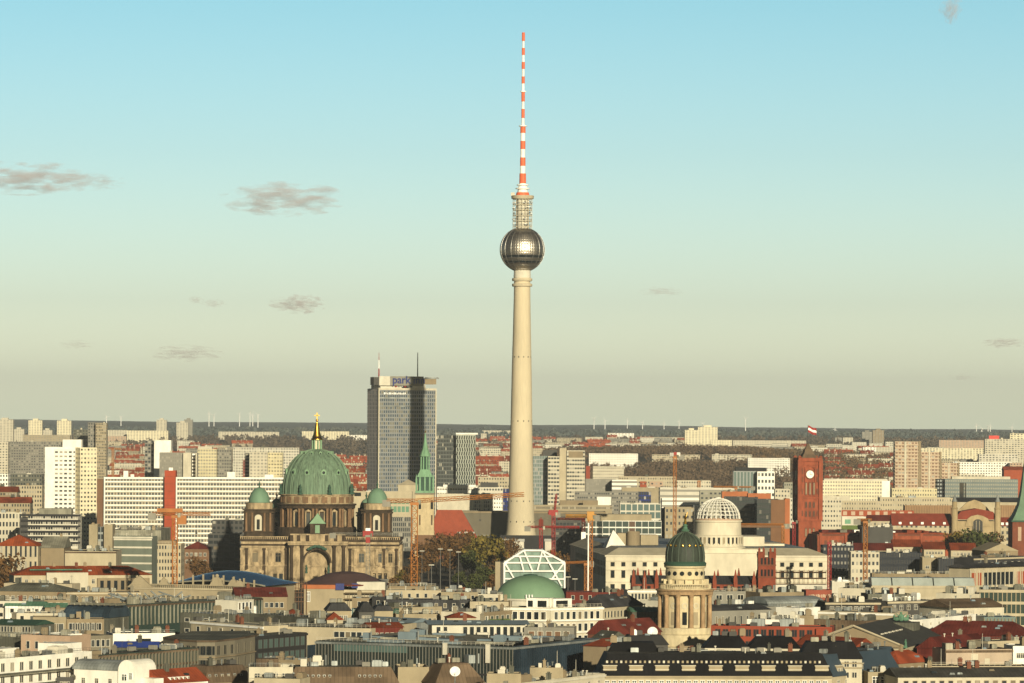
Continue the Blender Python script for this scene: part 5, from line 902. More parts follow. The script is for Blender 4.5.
T = B('small bright red roof below the dark red gabled one', (609, 647), (630, 644), z=24.5, d=9, wall='tan', roof='redroof', rt='hip', rh=2.2, name='house', cat='house'); windows(T, 'F', 3, 3, 1.1, 1.6, 1, 3.4)
T = B('low white loggia with six dark bays left of the columned tower', (628, 590), (661, 590), z=30.5, d=9, wall='pale', roof='roofwhite', par=.2, trim='white'); windows(T, 'F', 8, 1, .9, 2.2, 1.2, 4, style='plain'); windows(T, 'F', 6, 3, 1.1, 1.7, 5, 3.6)
T = B('flat copper-green roof strip between the hotel block and the columned tower', (632, 612), (664, 612), z=27, d=10, wall='roofgrey', roof='copper', rt='gable', rh=1.4); windows(T, 'F', 4, 2, 1.1, 1.6, 2, 3.4)
T = B('pale roof strip in front of the white loggia', (640, 600), (664, 601), z=28, d=9, wall='offwhite', roof='rooflight', par=.2, units=1); windows(T, 'F', 4, 2, 1.1, 1.6, 2, 3.4)
# right of the tower
T = B('bright red brick block with a long row of dark window pairs', (711, 625.5), (832, 627), z=26, d=12, wall='redbrick', roof='darkgrey', par=.3, units=3) if PAL.__setitem__('redbrick', ((.25, .05, .024), .9)) is None else None
windows(T, 'F', 15, 3, 1.5, 2.1, 1.0, 3.8, frame='brickdark', style='post'); part(T, 'end_bay', 'redbrick', (T.W - 5, T.W - .5, -1, -.01, -2, T.h - .5))
T = B('dark red tiled roof slanting down to the right behind the black hips', (795, 645), (853, 649), z=24.5, d=12, wall='darkred', roof='redroof', rt='gable', rh=3.0, name='house', cat='house'); windows(T, 'F', 6, 3, 1.1, 1.6, 1, 3.4)
T = B('grey stone attic with narrow slots right of the columned tower', (711, 611), (771, 609.5), z=28.5, d=16, wall='midgrey', roof='slate', rt='gable', rh=1.6, units=0); windows(T, 'F', 9, 2, .6, 2.6, 1.8, 4, style='plain')
T = B('flat white parapet roof with pale plant boxes above the red brick block', (747, 619), (795, 620), z=27.3, d=12, wall='white', roof='rooflight', par=.2, units=4, ucol='offwhite'); windows(T, 'F', 7, 2, 1.2, 1.6, 4, 3.4)
T = B('tan chimney-like stair tower above the red brick block', (795, 615.5), (814, 615.5), z=28.2, d=7, wall='tan', roof='brownroof', par=.2, units=1); windows(T, 'F', 2, 3, 1, 1.4, 4, 3.4)
T = B('cream penthouse with a row of dark glazed openings behind the grey attic', (711, 591.5), (759, 591), z=31, d=12, wall='midgrey', roof='rooflight', par=.3, units=3); windows(T, 'F', 4, 1, 2.4, 2.0, 1.2, 4, style='post'); windows(T, 'F', 8, 2, 1.2, 1.8, 5, 3.6)
T = B('tan penthouse cluttered with plant boxes, right of the glazed one', (760, 592.5), (804, 592), z=31, d=12, wall='tan', roof='gravel', par=.3, units=6); windows(T, 'F', 7, 3, 1.3, 1.8, 1.6, 3.6)
T = B('red billboard-fronted box with faint white lettering', (806, 590), (832, 590), z=31.5, d=8, wall='signwall', roof='roofgrey', par=.2) if PAL.__setitem__('signwall', ((.24, .06, .035), .8)) is None else None
for i in range(13): MB().box(1 + i * T.W * .068, 1.35 + i * T.W * .068 + .12 * (i % 3), -.1, -.01, T.h - 2.6 - .15 * (i % 2), T.h - 1.7 + .1 * (i % 3)).build('faded_letter', 'pink', T.root)
T = B('curved grey metal roof behind the flat white parapet roof', (768, 604), (823, 603), z=29, d=16, wall='zinc', roof='zinc', rt='barrel', rh=2.2); windows(T, 'F', 7, 2, 1.2, 1.6, 1.5, 3.4)
T = B('bright white roof patch in front of the curved grey metal roof', (776, 607), (800, 608), z=28.2, d=12, wall='white', roof='whitepaint', par=.1); windows(T, 'F', 4, 2, 1.2, 1.6, 2.5, 3.4)
T = B('long flat pale roof with a blue-grey skylight in front of the concert hall', (716, 607.5), (776, 606.5), z=28.6, d=26, wall='midgrey', roof='paleblue', par=.1, units=3, ucol='roofwhite'); windows(T, 'F', 8, 2, 1.2, 1.6, 2.5, 3.4)
T = B('long blank cream wall under a thin ledge left of the concert hall', (818, 611), (893, 613), z=28.5, d=14, wall='cream', roof='rooflight', par=.2, trim='white', units=2); windows(T, 'F', 10, 2, 1.2, 1.8, 7, 3.6)
T = B('dark brown attic with pale slots below the long blank cream wall', (812, 619), (866, 621), z=27, d=10, wall='brownroof', roof='bitumen', par=.2, units=3); windows(T, 'F', 6, 2, .8, 2.0, 1.4, 3.6, frame='tan', style='plain')
T = B('white plant box block with pipes right of the brick billboard box', (838, 588), (865, 588.5), z=32, d=9, wall='pale', roof='rooflight', par=.2, units=3); windows(T, 'F', 4, 2, 1.2, 1.6, 2.5, 3.4)
T = B('dark roof deck with cream edge above the long blank wall', (826, 602), (880, 602), z=30, d=14, wall='bitumen', roof='roofgrey', trim='cream', par=.2, units=4); windows(T, 'F', 8, 2, 1.2, 1.6, 1.5, 3.4)
# concert hall
def concert_hall():
    A, C_, E = atz(852, 640, 24), atz(903.5, 647.5, 24), atz(945, 637, 24); t = empty('concert_hall', (C_.x, C_.y, 0)); tag(t, 'neoclassical concert hall with a wide dark gabled roof, cream pediment and green roof statues', 'hall')
    ax = Vector((E.x - C_.x, E.y - C_.y, 0)); L = ax.length; ax.normalize(); bx = Vector((-ax.y, ax.x, 0)); W = 30; t.rotation_euler = (0, 0, math.atan2(ax.y, ax.x)); h = 24
    # local: x along the right wall (receding right), y to the left-back
    MB().box(0, L, 0, W, -2, h).build('wall', 'sand', t); MB().box(-.8, L + .5, -.8, W + .8, h - 1.2, h).build('cornice', 'cream', t)
    MB().extr([(-1.2, h + .05), (W + 1.2, h + .05), (W / 2, h + 6.2)], -1.4, L + 1, 0, axis='x').build('roof', base_mat('dark sheet roof', (.045, .045, .04), .8, 0, .3, .3), t)
    p = MB(); p.extr([(-.9, h), (W + .9, h), (W / 2, h + 5.6)], -1.9, -1.41, 0, axis='x'); p.build('pediment', 'tan', t); q = MB(); q.tube((-2.0, -1.2, h + .1), (-2.0, W / 2, h + 6.3), .35, .35, 4); q.tube((-2.0, W + 1.2, h + .1), (-2.0, W / 2, h + 6.3), .35, .35, 4); q.build('raking_cornice', 'cream', t)
    for i in range(13): x = L * (i + .5) / 13; MB().box(x - .45, x + .45, -.5, -.01, 0, h - 1.3).build('pilaster', 'cream', t)
    for i in range(12):
        for zz in (h - 4.8, h - 10, h - 15): inst_mesh(window_mesh(1.1, 3.2, 'tan', 'darkglass', 'plain'), 'window', t, (L * (i + 1) / 13, -.03, zz))
    for i in range(6): x = 5 + i * 5.5; MB().box(x, x + 3, W * .25, W * .25 + .5, h + 3.4, h + 3.8).build('skylight', 'offwhite', t)
    for (x, y, z_) in ((-2, -1, h), (-2, W + 1, h), (L, 0, h)):
        s = MB(); s.box(-.6, .6, -.5, .5, 0, .5); s.lathe([(.5, .5), (.42, 1.2), (.5, 1.7), (.2, 2.1), (.24, 2.4), (0, 2.6)], 7); s.tube((.4, 0, 1.7), (1.0, 0, 2.5), .12, .08, 4); s.tube((-.4, 0, 1.7), (-.8, 0, 1.0), .12, .08, 4); s.build('statue', 'copper', t, loc=(x, y, z_))
    s = MB(); s.sphere((0, 0, 2.2), 1.3, 8, 6, 0, (1, .7, 1.5)); s.sphere((-1.9, 0, 1.5), 1.1, 8, 6, 0, (1.3, .6, .9)); s.sphere((1.9, 0, 1.5), 1.1, 8, 6, 0, (1.3, .6, .9)); s.sphere((0, 0, 4.5), .55, 8, 6); s.sphere((-2.8, 0, 2.8), .6, 8, 6, 0, (.8, .6, 1.4)); s.sphere((2.8, 0, 2.8), .6, 8, 6, 0, (.8, .6, 1.4)); s.tube((-1, 0, 3), (-2.2, 0, 4.4), .3, .1, 5); s.tube((1, 0, 3), (2.2, 0, 4.4), .3, .1, 5)
    t.location = (C_.x, C_.y, 0); mi = (Matrix.Translation(t.location) @ Matrix.Rotation(t.rotation_euler.z, 4, 'Z')).inverted(); q = mi @ at(901, 622, C_.y + 50)
    MB().box(q.x - 5, q.x + 5, q.y - 5, q.y + 5, h - 2, q.z).build('stage_tower', 'roofgrey', t); o = s.build('statue', 'copper', t, loc=(q.x, q.y, q.z)); o.rotation_euler.z = -t.rotation_euler.z; o.scale = (.75, .75, .62)
concert_hall()
T = B('deep red hipped roof filling the gap right of the concert hall', (925, 634), (1024, 636), z=25, d=18, wall='darkred', roof='winered', rt='hip', rh=4.0, ins=5, name='house', cat='house') if PAL.__setitem__('winered', ((.12, .024, .018), .85)) is None else None
windows(T, 'F', 9, 3, 1.1, 1.6, 1.2, 3.4)
T = B('darker red ribbed wall and roof in front of the deep red hip', (944, 649), (990, 645), z=23.5, d=14, wall='winered', roof='winered', rt='gable', rh=3.4, name='house', cat='house'); fins(T, 20, T.h - 8, T.h - .2, 'darkred', .15, .12)
T = B('bright red hipped roof below the concert hall with a grey shed beside it', (899, 664), (932, 661.5), z=22.5, d=11, wall='tan', roof='redroof', rt='hip', rh=3.4, name='house', cat='house'); windows(T, 'F', 4, 3, 1.1, 1.6, 1, 3.4)
T = B('blue-black mansard strip below the concert hall dotted with roof lights', (866, 662), (899, 659), z=23, d=11, wall='darkgrey', roof='bluemansard', rt='mansard', rh=3.6, ins=1.6, r2='bitumen'); dormers(T, [1.5, 4, 6.5], 1, 1, T.h + .6, .4, 1.2, 'zinc')
T = B('pale stepped roof terrace with thin rails left of the bottom tan house', (864, 667), (890, 664), z=22.5, d=8, wall='rooflight', roof='rooflight', par=.2, units=2); windows(T, 'F', 4, 2, 1.1, 1.4, 1.4, 3.2)
T = B('tan house with tall white window pairs at the bottom right', (868, 672), (900, 672), z=22, d=12, wall='sand', roof='bitumen', par=.2, units=1, name='house', cat='house'); windows(T, 'F', 3, 3, 2.0, 2.6, 1.2, 4, frame='white', style='cross')
T = B('cream block with a black roof and small dark windows along the bottom right edge', (898, 677.5), (1030, 677), z=21.5, d=16, wall='pale', roof='bitumen', rt='gable', rh=2.2, ov=.6, units=0); windows(T, 'F', 14, 3, 1.1, 1.5, .9, 3.4, frame='tan', style='plain')
T = B('cream colonnade storey with a row of deep dark openings at the bottom right', (931, 666), (1030, 666), z=23.8, d=10, wall='cream', roof='brownroof', par=.2, trim='brownroof'); windows(T, 'F', 10, 1, 2.2, 2.1, 1.2, 4, frame='cream', style='plain', gl='darkglass')
T = B('windowless beige stone box with a door above the dark colonnade', (946, 649.5), (1012, 649), z=27, d=12, wall='pinkstone', roof='brownroof', par=.2, trim='brownroof', units=2) if PAL.__setitem__('pinkstone', ((.40, .32, .24), .9)) is None else None
part(T, 'door', 'pale', (7.5, 9.5, -.1, .05, T.h - 3.6, T.h - 1.3), (11.5, 13, -.1, .05, T.h - 5, T.h - 2.6))
T = B('white end bay right of the windowless beige stone box', (1013, 646), (1032, 646), z=27.6, d=12, wall='white', roof='rooflight', par=.2, units=1); windows(T, 'F', 3, 3, 1.1, 1.5, 2, 3.4)
T = B('long low cream attic behind the beige stone box at the right edge', (988, 641.5), (1030, 640), z=28, d=9, wall='cream', roof='roofgrey', par=.2, units=2); windows(T, 'F', 6, 2, 1.1, 1.5, 3, 3.4)
T = B('white wedge-shaped building with small square windows right of the green statue', (917, 620), (964, 609), z=29, d=10, wall='white', roof='white', par=.2, units=1); windows(T, 'F', 7, 2, .7, .7, 1.2, 2.6, style='plain')
T = B('dark roofs with a white chimney block left of the white wedge', (888, 601), (936, 600), z=30.5, d=14, wall='darkgrey', roof='bitumen', trim='cream', par=.2, units=4, ucol='white'); windows(T, 'F', 6, 2, 1.2, 1.6, 1.4, 3.4)
T = B('brown flat roof with a slanting cream cornice right of the white wedge', (953, 608), (1004, 607), z=30, d=20, wall='pale', roof='brownroof', rt='gable', rh=2.6, ov=.8); windows(T, 'F', 8, 2, 1.2, 1.6, 2, 3.4)
T = B('blue canopy roof on thin posts in front of the green glass office', (984, 617), (1016, 617), z=28, d=12, wall='bluegreen', roof='bluemetal', par=.1, units=0); fins(T, 9, T.h - 7, T.h - .5, 'tan', .25, .4)
T = B('small white kiosk roof with three dark windows above the deep red hip', (967, 624), (985, 624), z=28, d=6, wall='white', roof='rooflight', par=.2); windows(T, 'F', 3, 1, .7, .7, 1.2, 2.6, style='plain')
T = B('green glass office with cream floor bands at the right edge', (980, 589.5), (1034, 590), z=33, d=24, wall='greenglass', roof='gravel', par=.3, trim='pale', name='office_building', cat='office', units=3)
for k in range(7): part(T, 'floor_band', 'cream', (0, T.W, -.5, -.01, T.h - 4.1 * k - 1.0, T.h - 4.1 * k)) 
fins(T, 12, 0, T.h - 1, 'sand', .3, .35)
T = B('cream roof storey with plant boxes left of the green glass office', (936, 593), (979, 594), z=31.5, d=12, wall='pale', roof='rooflight', par=.2, units=5); windows(T, 'F', 6, 2, 1.8, 1.8, 1.6, 3.6, style='plain')
T = B('grey roof storey with two dark windows behind the long blank cream wall', (868, 594), (912, 594), z=31, d=12, wall='roofgrey', roof='zinc', par=.2, units=3); windows(T, 'F', 5, 1, 1.6, 1.6, 1.2, 3.6, style='plain')
T = B('long industrial hall with four bays of pale ribbed skylights', (872, 585.5), (976, 586), z=32.5, d=34, wall='cream', roof='rooflight', par=.1, trim='cream', name='hall', cat='hall')
for i in range(5): x = T.W * (i + .03) / 5; o = MB().extr([(2, T.h - .3), (16, T.h - .3), (13, T.h + 2.6), (5, T.h + 2.6)], x, x + T.W * .94 / 5, 0, axis='x').build('skylight', 'paleskylight', T.root) if PAL.__setitem__('paleskylight', ((.36, .40, .37), .4)) is None else None
windows(T, 'F', 22, 2, 1.3, 1.8, 5, 3.6)
T = B('cream museum block with orange panels between white columns at the right edge', (970, 568), (1030, 566), z=34, d=20, wall='cream', roof='slate', rt='gable', rh=1.6, ov=1.2, name='museum', cat='museum'); fins(T, 14, T.h - 8, T.h - 1, 'pale', .3, .4); part(T, 'wall_panel', 'brick', (1, 3.5, -.2, -.01, T.h - 7, T.h - 2), (5, 7, -.2, -.01, T.h - 7, T.h - 2), (T.W * .78, T.W * .82, -.2, -.01, T.h - 7, T.h - 2), (T.W * .85, T.W * .9, -.2, -.01, T.h - 7, T.h - 2)); part(T, 'opening', 'darkglass', (T.W * .22, T.W * .72, -.12, -.01, T.h - 7, T.h - 2))
T = B('tan pediment roof rising over grey decks near the right edge', (985, 551), (1018, 551), z=37, d=20, wall='tan', roof='sand', rt='gabley', rh=3.2, name='museum', cat='museum'); windows(T, 'F', 5, 2, 1.2, 1.8, 3, 4)
T = B('dark decked roof with cream ledges below the tan pediment', (974, 558), (1030, 556), z=36, d=26, wall='slate', roof='slate', trim='cream', par=.2, units=3); windows(T, 'F', 8, 2, 1.2, 1.8, 2, 4)
PAL['orangeroof'] = ((.27, .06, .02), .85)
# ---------------------------------------------------------------- middle distance
T = B('low museum wing with a dark red roof left of the domed cathedral front', (236, 597), (287, 597), z=24, d=24, wall='tan', roof='darkred', rt='gable', rh=3.2, name='museum', cat='museum'); windows(T, 'F', 9, 3, 1.2, 1.8, 2, 4, style='plain')
def arsenal():
    P0, P1 = atz(132, 588.5, 25), atz(240, 590.5, 25); t = empty('museum', (P0.x, P0.y, 0), math.atan2(P1.y - P0.y, P1.x - P0.x)); W = (P1 - P0).length; h = 25
    tag(t, 'pink baroque museum with rooftop trophies and a curved blue glass courtyard roof', 'museum'); MB().box(0, W, 0, 60, -2, h).build('wall', 'sand', t); MB().box(-.5, W + .5, -.6, 60.5, h, h + .6).build('cornice', 'cream', t); MB().box(3, W - 3, 12, 50, h + .6, h + 1.2).build('roof', 'roofgrey', t)
    q = MB()
    for i in range(int(W / .8)): q.box(i * .8, i * .8 + .3, -.3, .1, h + .6, h + 1.7)
    q.box(0, W, -.35, .15, h + 1.7, h + 2); q.build('balustrade', 'sand', t)
    for i, (fx, s_) in enumerate(((.05, 1.1), (.30, 1.0), (.79, 1.4), (.94, 1.1), (1.0, .9))):
        s = MB(); s.frustum((-2.2, 2.2, -.8, .8), (-.6, .6, -.4, .4), 0, 2.4)
        for k in range(6): s.sphere((rng.uniform(-1.4, 1.4), 0, rng.uniform(.6, 2.2)), rng.uniform(.4, .7), 7, 5)
        s.sphere((0, 0, 2.8), .55, 7, 5); s.build('trophy', 'sand', t, loc=(W * fx, -.2, h + 1.6)).scale = (s_, 1, s_)
    MB().extr([(W * -.04, h + .5), (W * .2, h + .5), (W * .08, h + 5)], -.9, .2).build('pediment', 'sand', t)
    b = MB(); n, m = 20, 10; x0, x1, y0, y1 = W * .12, W * 1.06, 20, 58
    def q2(i, j): u, v = i / n, j / m; return (x0 + (x1 - x0) * u, y0 + (y1 - y0) * v, h + 1.0 + 5.2 * math.sin(math.pi * u) ** .8 * (.35 + .65 * math.sin(math.pi * v)) + (0 if 0 < i < n else 0))
    for i in range(n):
        for j in range(m): b.face([q2(i, j), q2(i + 1, j), q2(i + 1, j + 1), q2(i, j + 1)])
    o = b.build('glass_roof', base_mat('blue court roof', (.035, .085, .16), .22, .2, .2, .3), t, smooth=True); r = MB()
    for i in range(n): r.tube(q2(i, 0), q2(i + 1, 0), .3, .3, 5, 0, False)
    r.build('edge_beam', 'rooflight', o)
    for i in range(10): MB().box(W * .1 + i * W * .095, W * .1 + i * W * .095 + .6, 19.4, 20, h, h + 3 + 2.2 * math.sin(math.pi * (i + .5) / 10)).build('roof_post', 'sand', t)
    for r_ in range(2):
        for i in range(22): inst_mesh(window_mesh(1.3, 2.6, 'cream', 'darkglass', 'cross'), 'window', t, (W * (i + .5) / 22, -.03, h - 5 - r_ * 7))
arsenal()
T = B('long low building with bright red tiled roofs at the left edge of the river', (14, 575.5), (152, 575), z=26, d=18, wall='cream', roof='orangeroof', rt='hip', rh=3.6, name='building', cat='building', chim=0)
part(T, 'projecting_wing', 'pale', (T.W * .23, T.W * .53, -2.5, -.02, -2, T.h + 1.2)); part(T, 'arcade', 'tan', (T.W * .6, T.W * .98, -1.5, -.02, -2, T.h - 1.2)); part(T, 'arcade_opening', 'darkglass', *[(T.W * (.62 + .05 * i), T.W * (.645 + .05 * i), -1.6, -1.5, T.h - 6, T.h - 2.2) for i in range(7)]); part(T, 'roof_lights', 'copper', (T.W * .12, T.W * .5, 3, 4, T.h + 2, T.h + 2.5)); windows(T, 'F', 20, 2, 1.1, 1.7, 1.6, 3.8)
T = B('pale embankment wall building in front of the red roofed row', (4, 583), (72, 584), z=25, d=10, wall='cream', roof='rooflight', par=.2, units=2); windows(T, 'F', 8, 3, 1.2, 1.7, 1.6, 3.6)
T = B('wide grey hump-backed roof at the left edge below the red roofed row', (-10, 591), (66, 592), z=25, d=18, wall='tan', roof='roofgrey', rt='hip', rh=3, name='building'); windows(T, 'F', 12, 2, 1.2, 1.7, 1.6, 3.6)
T = B('long tan ledge roof with four dark bushes below the pale embankment wall', (67, 592), (140, 592), z=25, d=14, wall='tan', roof='gravel', trim='cream', par=.2, units=3); windows(T, 'F', 14, 2, 1.2, 1.7, 1.8, 3.6)
T = B('blank pale cream block with a flat brown cornice near two tan slabs', (65, 551), (116, 551), Y=1800, d=26, wall='cream', roof='brownroof', trim='brownroof', par=.2, units=3); windows(T, 'F', 10, 2, 1.2, 1.7, 9, 4)
for a, b_, lab in ((89, 97.5, 'tall tan slab tower, left of a pair joined by glass'), (104, 112.5, 'tall tan slab tower, right of a pair joined by glass')): T = B(lab, (a, 524.5), b_, Y=1950, d=14, wall='sand', roof='gravel', units=1)
T = B('narrow glass stair link between the pair of tan slabs', (97.6, 527), 103.9, Y=1953, d=8, wall='zinc', roof='zinc', fac=dict(n=2, fh=3.4, ww=.8, wh=.7))
T = B('curved pale-roofed glass office right of the tan slab pair', (114, 536), (152, 537.5), Y=(1900, 1897), d=10, wall='greyglass', roof='rooflight', par=.2, trim='offwhite', name='office_building', cat='office') if PAL.__setitem__('greyglass', ((.13, .15, .12), .4)) is None else None
for k in range(8): part(T, 'floor_band', 'offwhite', (0, T.W, -.4, -.01, T.h - 3.7 * k - 1.9, T.h - 3.7 * k - 1.1))
T = B('cream riverside office with five rows of small windows', (153, 544), (181, 544.5), Y=1990, d=22, wall='cream', roof='rooflight', name='office_building', cat='office', fac=dict(n=10, fh=3.4, ww=.5, wh=.5)); part(T, 'roof_storey', 'tan', (2, T.W - 3, 4, 18, T.h - .2, T.h + 1.6))
T = B('long pale flat roof behind the curved glass office', (112, 530), (161, 530), Y=2090, d=60, wall='rooflight', roof='rooflight', par=.2, units=4)
T = B('cream block with an orange-red hipped roof at the left edge', (-6, 546), (38, 547), Y=1880, d=22, wall='cream', roof='orangeroof', rt='hip', rh=5, name='building', fac=dict(n=9, fh=7, ww=.4, wh=.7)) if PAL.__setitem__('orangeroof', ((.24, .058, .022), .85)) is None else None
T = B('grey sloping roofs between the orange-roofed block and the blank cream block', (41, 548), (64, 556), Y=1890, d=30, wall='tan', roof='rooflight', rt='gable', rh=5)
T = B('dark banded office with white window strips near the left edge', (28, 514.5), (78, 515), Y=2450, d=22, wall='offwhite', roof='roofgrey', name='office_building', cat='office', units=2, fac=dict(n=20, fh=3.3, ww=.8, wh=.55, gl='darkglass', lit=.4))
for k in range(6): part(T, 'dark_band', 'black', (-4, T.W + 1.5, -1.1, -.01, T.h - 3.3 * k - .9, T.h - 3.3 * k + .25))
part(T, 'plant_room', 'rooflight', (T.W * .2, T.W * .85, 5, 15, T.h, T.h + 3.6)); part(T, 'end_wall', 'darkgrey', (-5, -.1, 0, 20, -2, T.h - 2))
T = B('cream office with tall paired windows at the left edge behind the banded one', (-8, 512.5), (22, 513.5), Y=2500, d=20, wall='pale', roof='roofgrey', name='office_building', cat='office', units=2, fac=dict(n=9, fh=5, ww=.55, wh=.55))
T = B('tallest white twin apartment tower, blank left half and paired windows on the right', (45, 447), (75.3, 447), Y=2700, d=20, wall='white', roof='gravel', name='apartment_tower', cat='tower'); part(T, 'window_panel', facade('white', 'glass', 3.05, 2.85, .62, .42, 0, .35, .3), (T.W * .3, T.W - .2, -.06, -.005, 2, T.h - 1.4)); part(T, 'roof_house', 'white', (T.W * .56, T.W * 1.18, 4, 14, T.h - .5, T.h + 5)); part(T, 'antenna', 'tan', (T.W * .95, T.W * .96, 3.8, 3.99, T.h + 5, T.h + 7))
T = B('dark recessed stair core between the white and the cream apartment towers', (75.5, 449), 80, Y=2706, d=12, wall='darkgrey', roof='gravel', fac=dict(n=1, fh=2.85, ww=.8, wh=.4, gl='tan', lit=.5), name='stair_tower', cat='tower')
T = B('cream apartment tower with paired windows, right of the white one', (80.2, 447.5), (97, 447.5), Y=(2698, 2704), d=20, wall='yellow', roof='gravel', name='apartment_tower', cat='tower', fac=dict(n=5, fh=2.85, ww=.5, wh=.42, lit=.35))
def slab(a, b_, py, Y, lab, floors=19):
    T = B(lab, (a, py), b_, Y=Y, d=14, wall='pale', roof='gravel', name='apartment_slab', cat='apartment block', fac=dict(n=int((b_[0] - a) / 3.0), fh=2.95, ww=.74, wh=.5, y0=.32, gl='glass', lit=.15, blind='tan')); 
    for k in range(floors):
        zz = T.h - 2.95 * (k + 1) - .1
        if zz > 2: MB().box(.6, T.W - .6, -1.0, -.01, zz, zz + .85).build('balcony', 'white', T.root)
    part(T, 'edge_frame', 'white', (-.4, .5, -1.1, 14, -2, T.h + .3)); part(T, 'edge_frame', 'white', (T.W - .5, T.W + .4, -1.1, 14, -2, T.h + .3)); part(T, 'roof_edge', 'white', (.5, T.W - .5, -1.1, 0, T.h - .9, T.h + .3)); return T
T = slab(104.5, (164, 478), 477.5, (2570, 2574), 'long white balcony slab left of the red lift shaft'); part(T, 'lift_house', 'white', (T.W * .32, T.W * .4, 4, 9, T.h, T.h + 4.2), (T.W * .44, T.W * .5, 4, 9, T.h, T.h + 2)); part(T, 'side_bay', 'brown', (-4.5, -.5, 2, 12, -2, T.h - 1))
T = B('red tiled lift shaft rising between two white balcony slabs', (164.6, 470.5), 175.6, Y=2568, d=12, wall='shaftred', roof='offwhite', name='lift_shaft', cat='lift shaft') if PAL.__setitem__('shaftred', ((.33, .055, .02), .8)) is None else None
part(T, 'panel_joint', 'brickdark', *[(0, T.W, -.05, -.01, T.h - 4 - i * 4.5, T.h - 3.8 - i * 4.5) for i in range(12)]); part(T, 'tank', 'white', (2.5, 5, 2, 5, T.h - .2, T.h + 1.8))
T = slab(176.5, (287, 479.5), 477.5, (2568, 2576), 'longest white balcony slab right of the red lift shaft behind the cathedral'); part(T, 'lift_house', 'white', (T.W * .46, T.W * .53, 4, 9, T.h, T.h + 3.6), (T.W * .8, T.W * .88, 4, 9, T.h, T.h + 2))
# dark blocks in the cathedral's lee
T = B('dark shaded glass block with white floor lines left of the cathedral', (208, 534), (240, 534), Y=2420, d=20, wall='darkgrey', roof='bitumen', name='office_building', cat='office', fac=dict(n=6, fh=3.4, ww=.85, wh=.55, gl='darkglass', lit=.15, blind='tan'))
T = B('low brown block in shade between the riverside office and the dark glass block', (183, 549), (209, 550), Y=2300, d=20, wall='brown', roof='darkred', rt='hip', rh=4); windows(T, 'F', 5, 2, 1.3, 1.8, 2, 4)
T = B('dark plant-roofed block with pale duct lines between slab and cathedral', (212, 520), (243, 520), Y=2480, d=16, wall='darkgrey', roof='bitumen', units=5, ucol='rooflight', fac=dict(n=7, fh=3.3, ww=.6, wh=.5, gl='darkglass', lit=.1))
# towers behind
for a, b_, py, Y, wl, lab, fc in (
 (144.8, 154, 440.5, 3570, 'grey', 'grey gridded side of the tall white tower behind the red lift shaft', dict(n=3, fh=2.9, ww=.7, wh=.6)),
 (154.2, 171, 440.2, 3555, 'white', 'tall blank white tower end rising behind the red lift shaft', None),
 (159.5, 183, 452.5, 3480, 'midgrey', 'grey grid-fronted tower in front of the blank white tower', dict(n=11, fh=2.9, ww=.6, wh=.5, gl='grey')),
 (183.2, 191, 452.7, 3476, 'pale', 'blank cream end wall right of the grey grid-fronted tower', None),
 (191.2, 195.5, 452.8, 3490, 'darkgrey', 'dark balcony column with white ledges between two cream towers', dict(n=1, fh=2.9, ww=1, wh=.5, gl='white', lit=0)),
 (195.7, 196.9, 453, 3478, 'pale', 'thin cream wall edge beside the dark balcony column', None),
 (197.5, 216.5, 449, 3620, 'yellowcream', 'cream gridded tower, left half of the pair beside the grey one', dict(n=7, fh=2.9, ww=.6, wh=.5, gl='midgrey', lit=.3)),
 (216.8, 231.5, 449.4, 3640, 'midgrey', 'grey gridded tower, right half of the pair left of the cathedral dome', dict(n=6, fh=2.9, ww=.5, wh=.45)),
 (198, 212, 446.5, 3900, 'pale', 'pale tower top showing behind the cream gridded tower', None),
 (245, 249.3, 453, 3560, 'darkgrey', 'narrow dark balcony strip on the left of the whitest tower by the dome', dict(n=1, fh=2.9, ww=.8, wh=.5, gl='rooflight', lit=.3)),
 (249.5, 267.5, 452, 3540, 'pale', 'white tower with grey windows directly left of the cathedral dome', dict(n=5, fh=2.9, ww=.55, wh=.5, gl='midgrey', lit=.3)),
 (268, 282.5, 452.6, 3550, 'yellowcream', 'cream tower with small dark windows touching the cathedral dome', dict(n=5, fh=2.9, ww=.5, wh=.35)),
 (88, 95.5, 422.5, 4050, 'grey', 'dark left face of the tall grey tower behind the white apartments', dict(n=3, fh=2.9, ww=.5, wh=.5)),
 (95.7, 106.4, 422.8, 4040, 'sand', 'tan gridded right face of the tall grey tower behind the white apartments', dict(n=7, fh=2.9, ww=.5, wh=.5)),
 (73.5, 88, 429.5, 4120, 'roofgrey', 'grey-green slab joined to the left of the tall grey tower', dict(n=5, fh=2.9, ww=.5, wh=.4)),
 (6, 61, 441.5, 4450, 'grey', 'long dark grey slab in shade behind the white apartment tower', dict(n=22, fh=2.9, ww=.5, wh=.4)),
 (-4, 8, 442.5, 4400, 'pale', 'cream slab end at the left edge beside the long dark slab', dict(n=4, fh=2.9, ww=.5, wh=.4))):
    B(lab, (a, py), b_, Y=Y, d=15, wall=wl, roof='gravel', name='apartment_tower', cat='tower', fac=fc, units=1 if b_ - a > 9 else 0, ucol='pale')
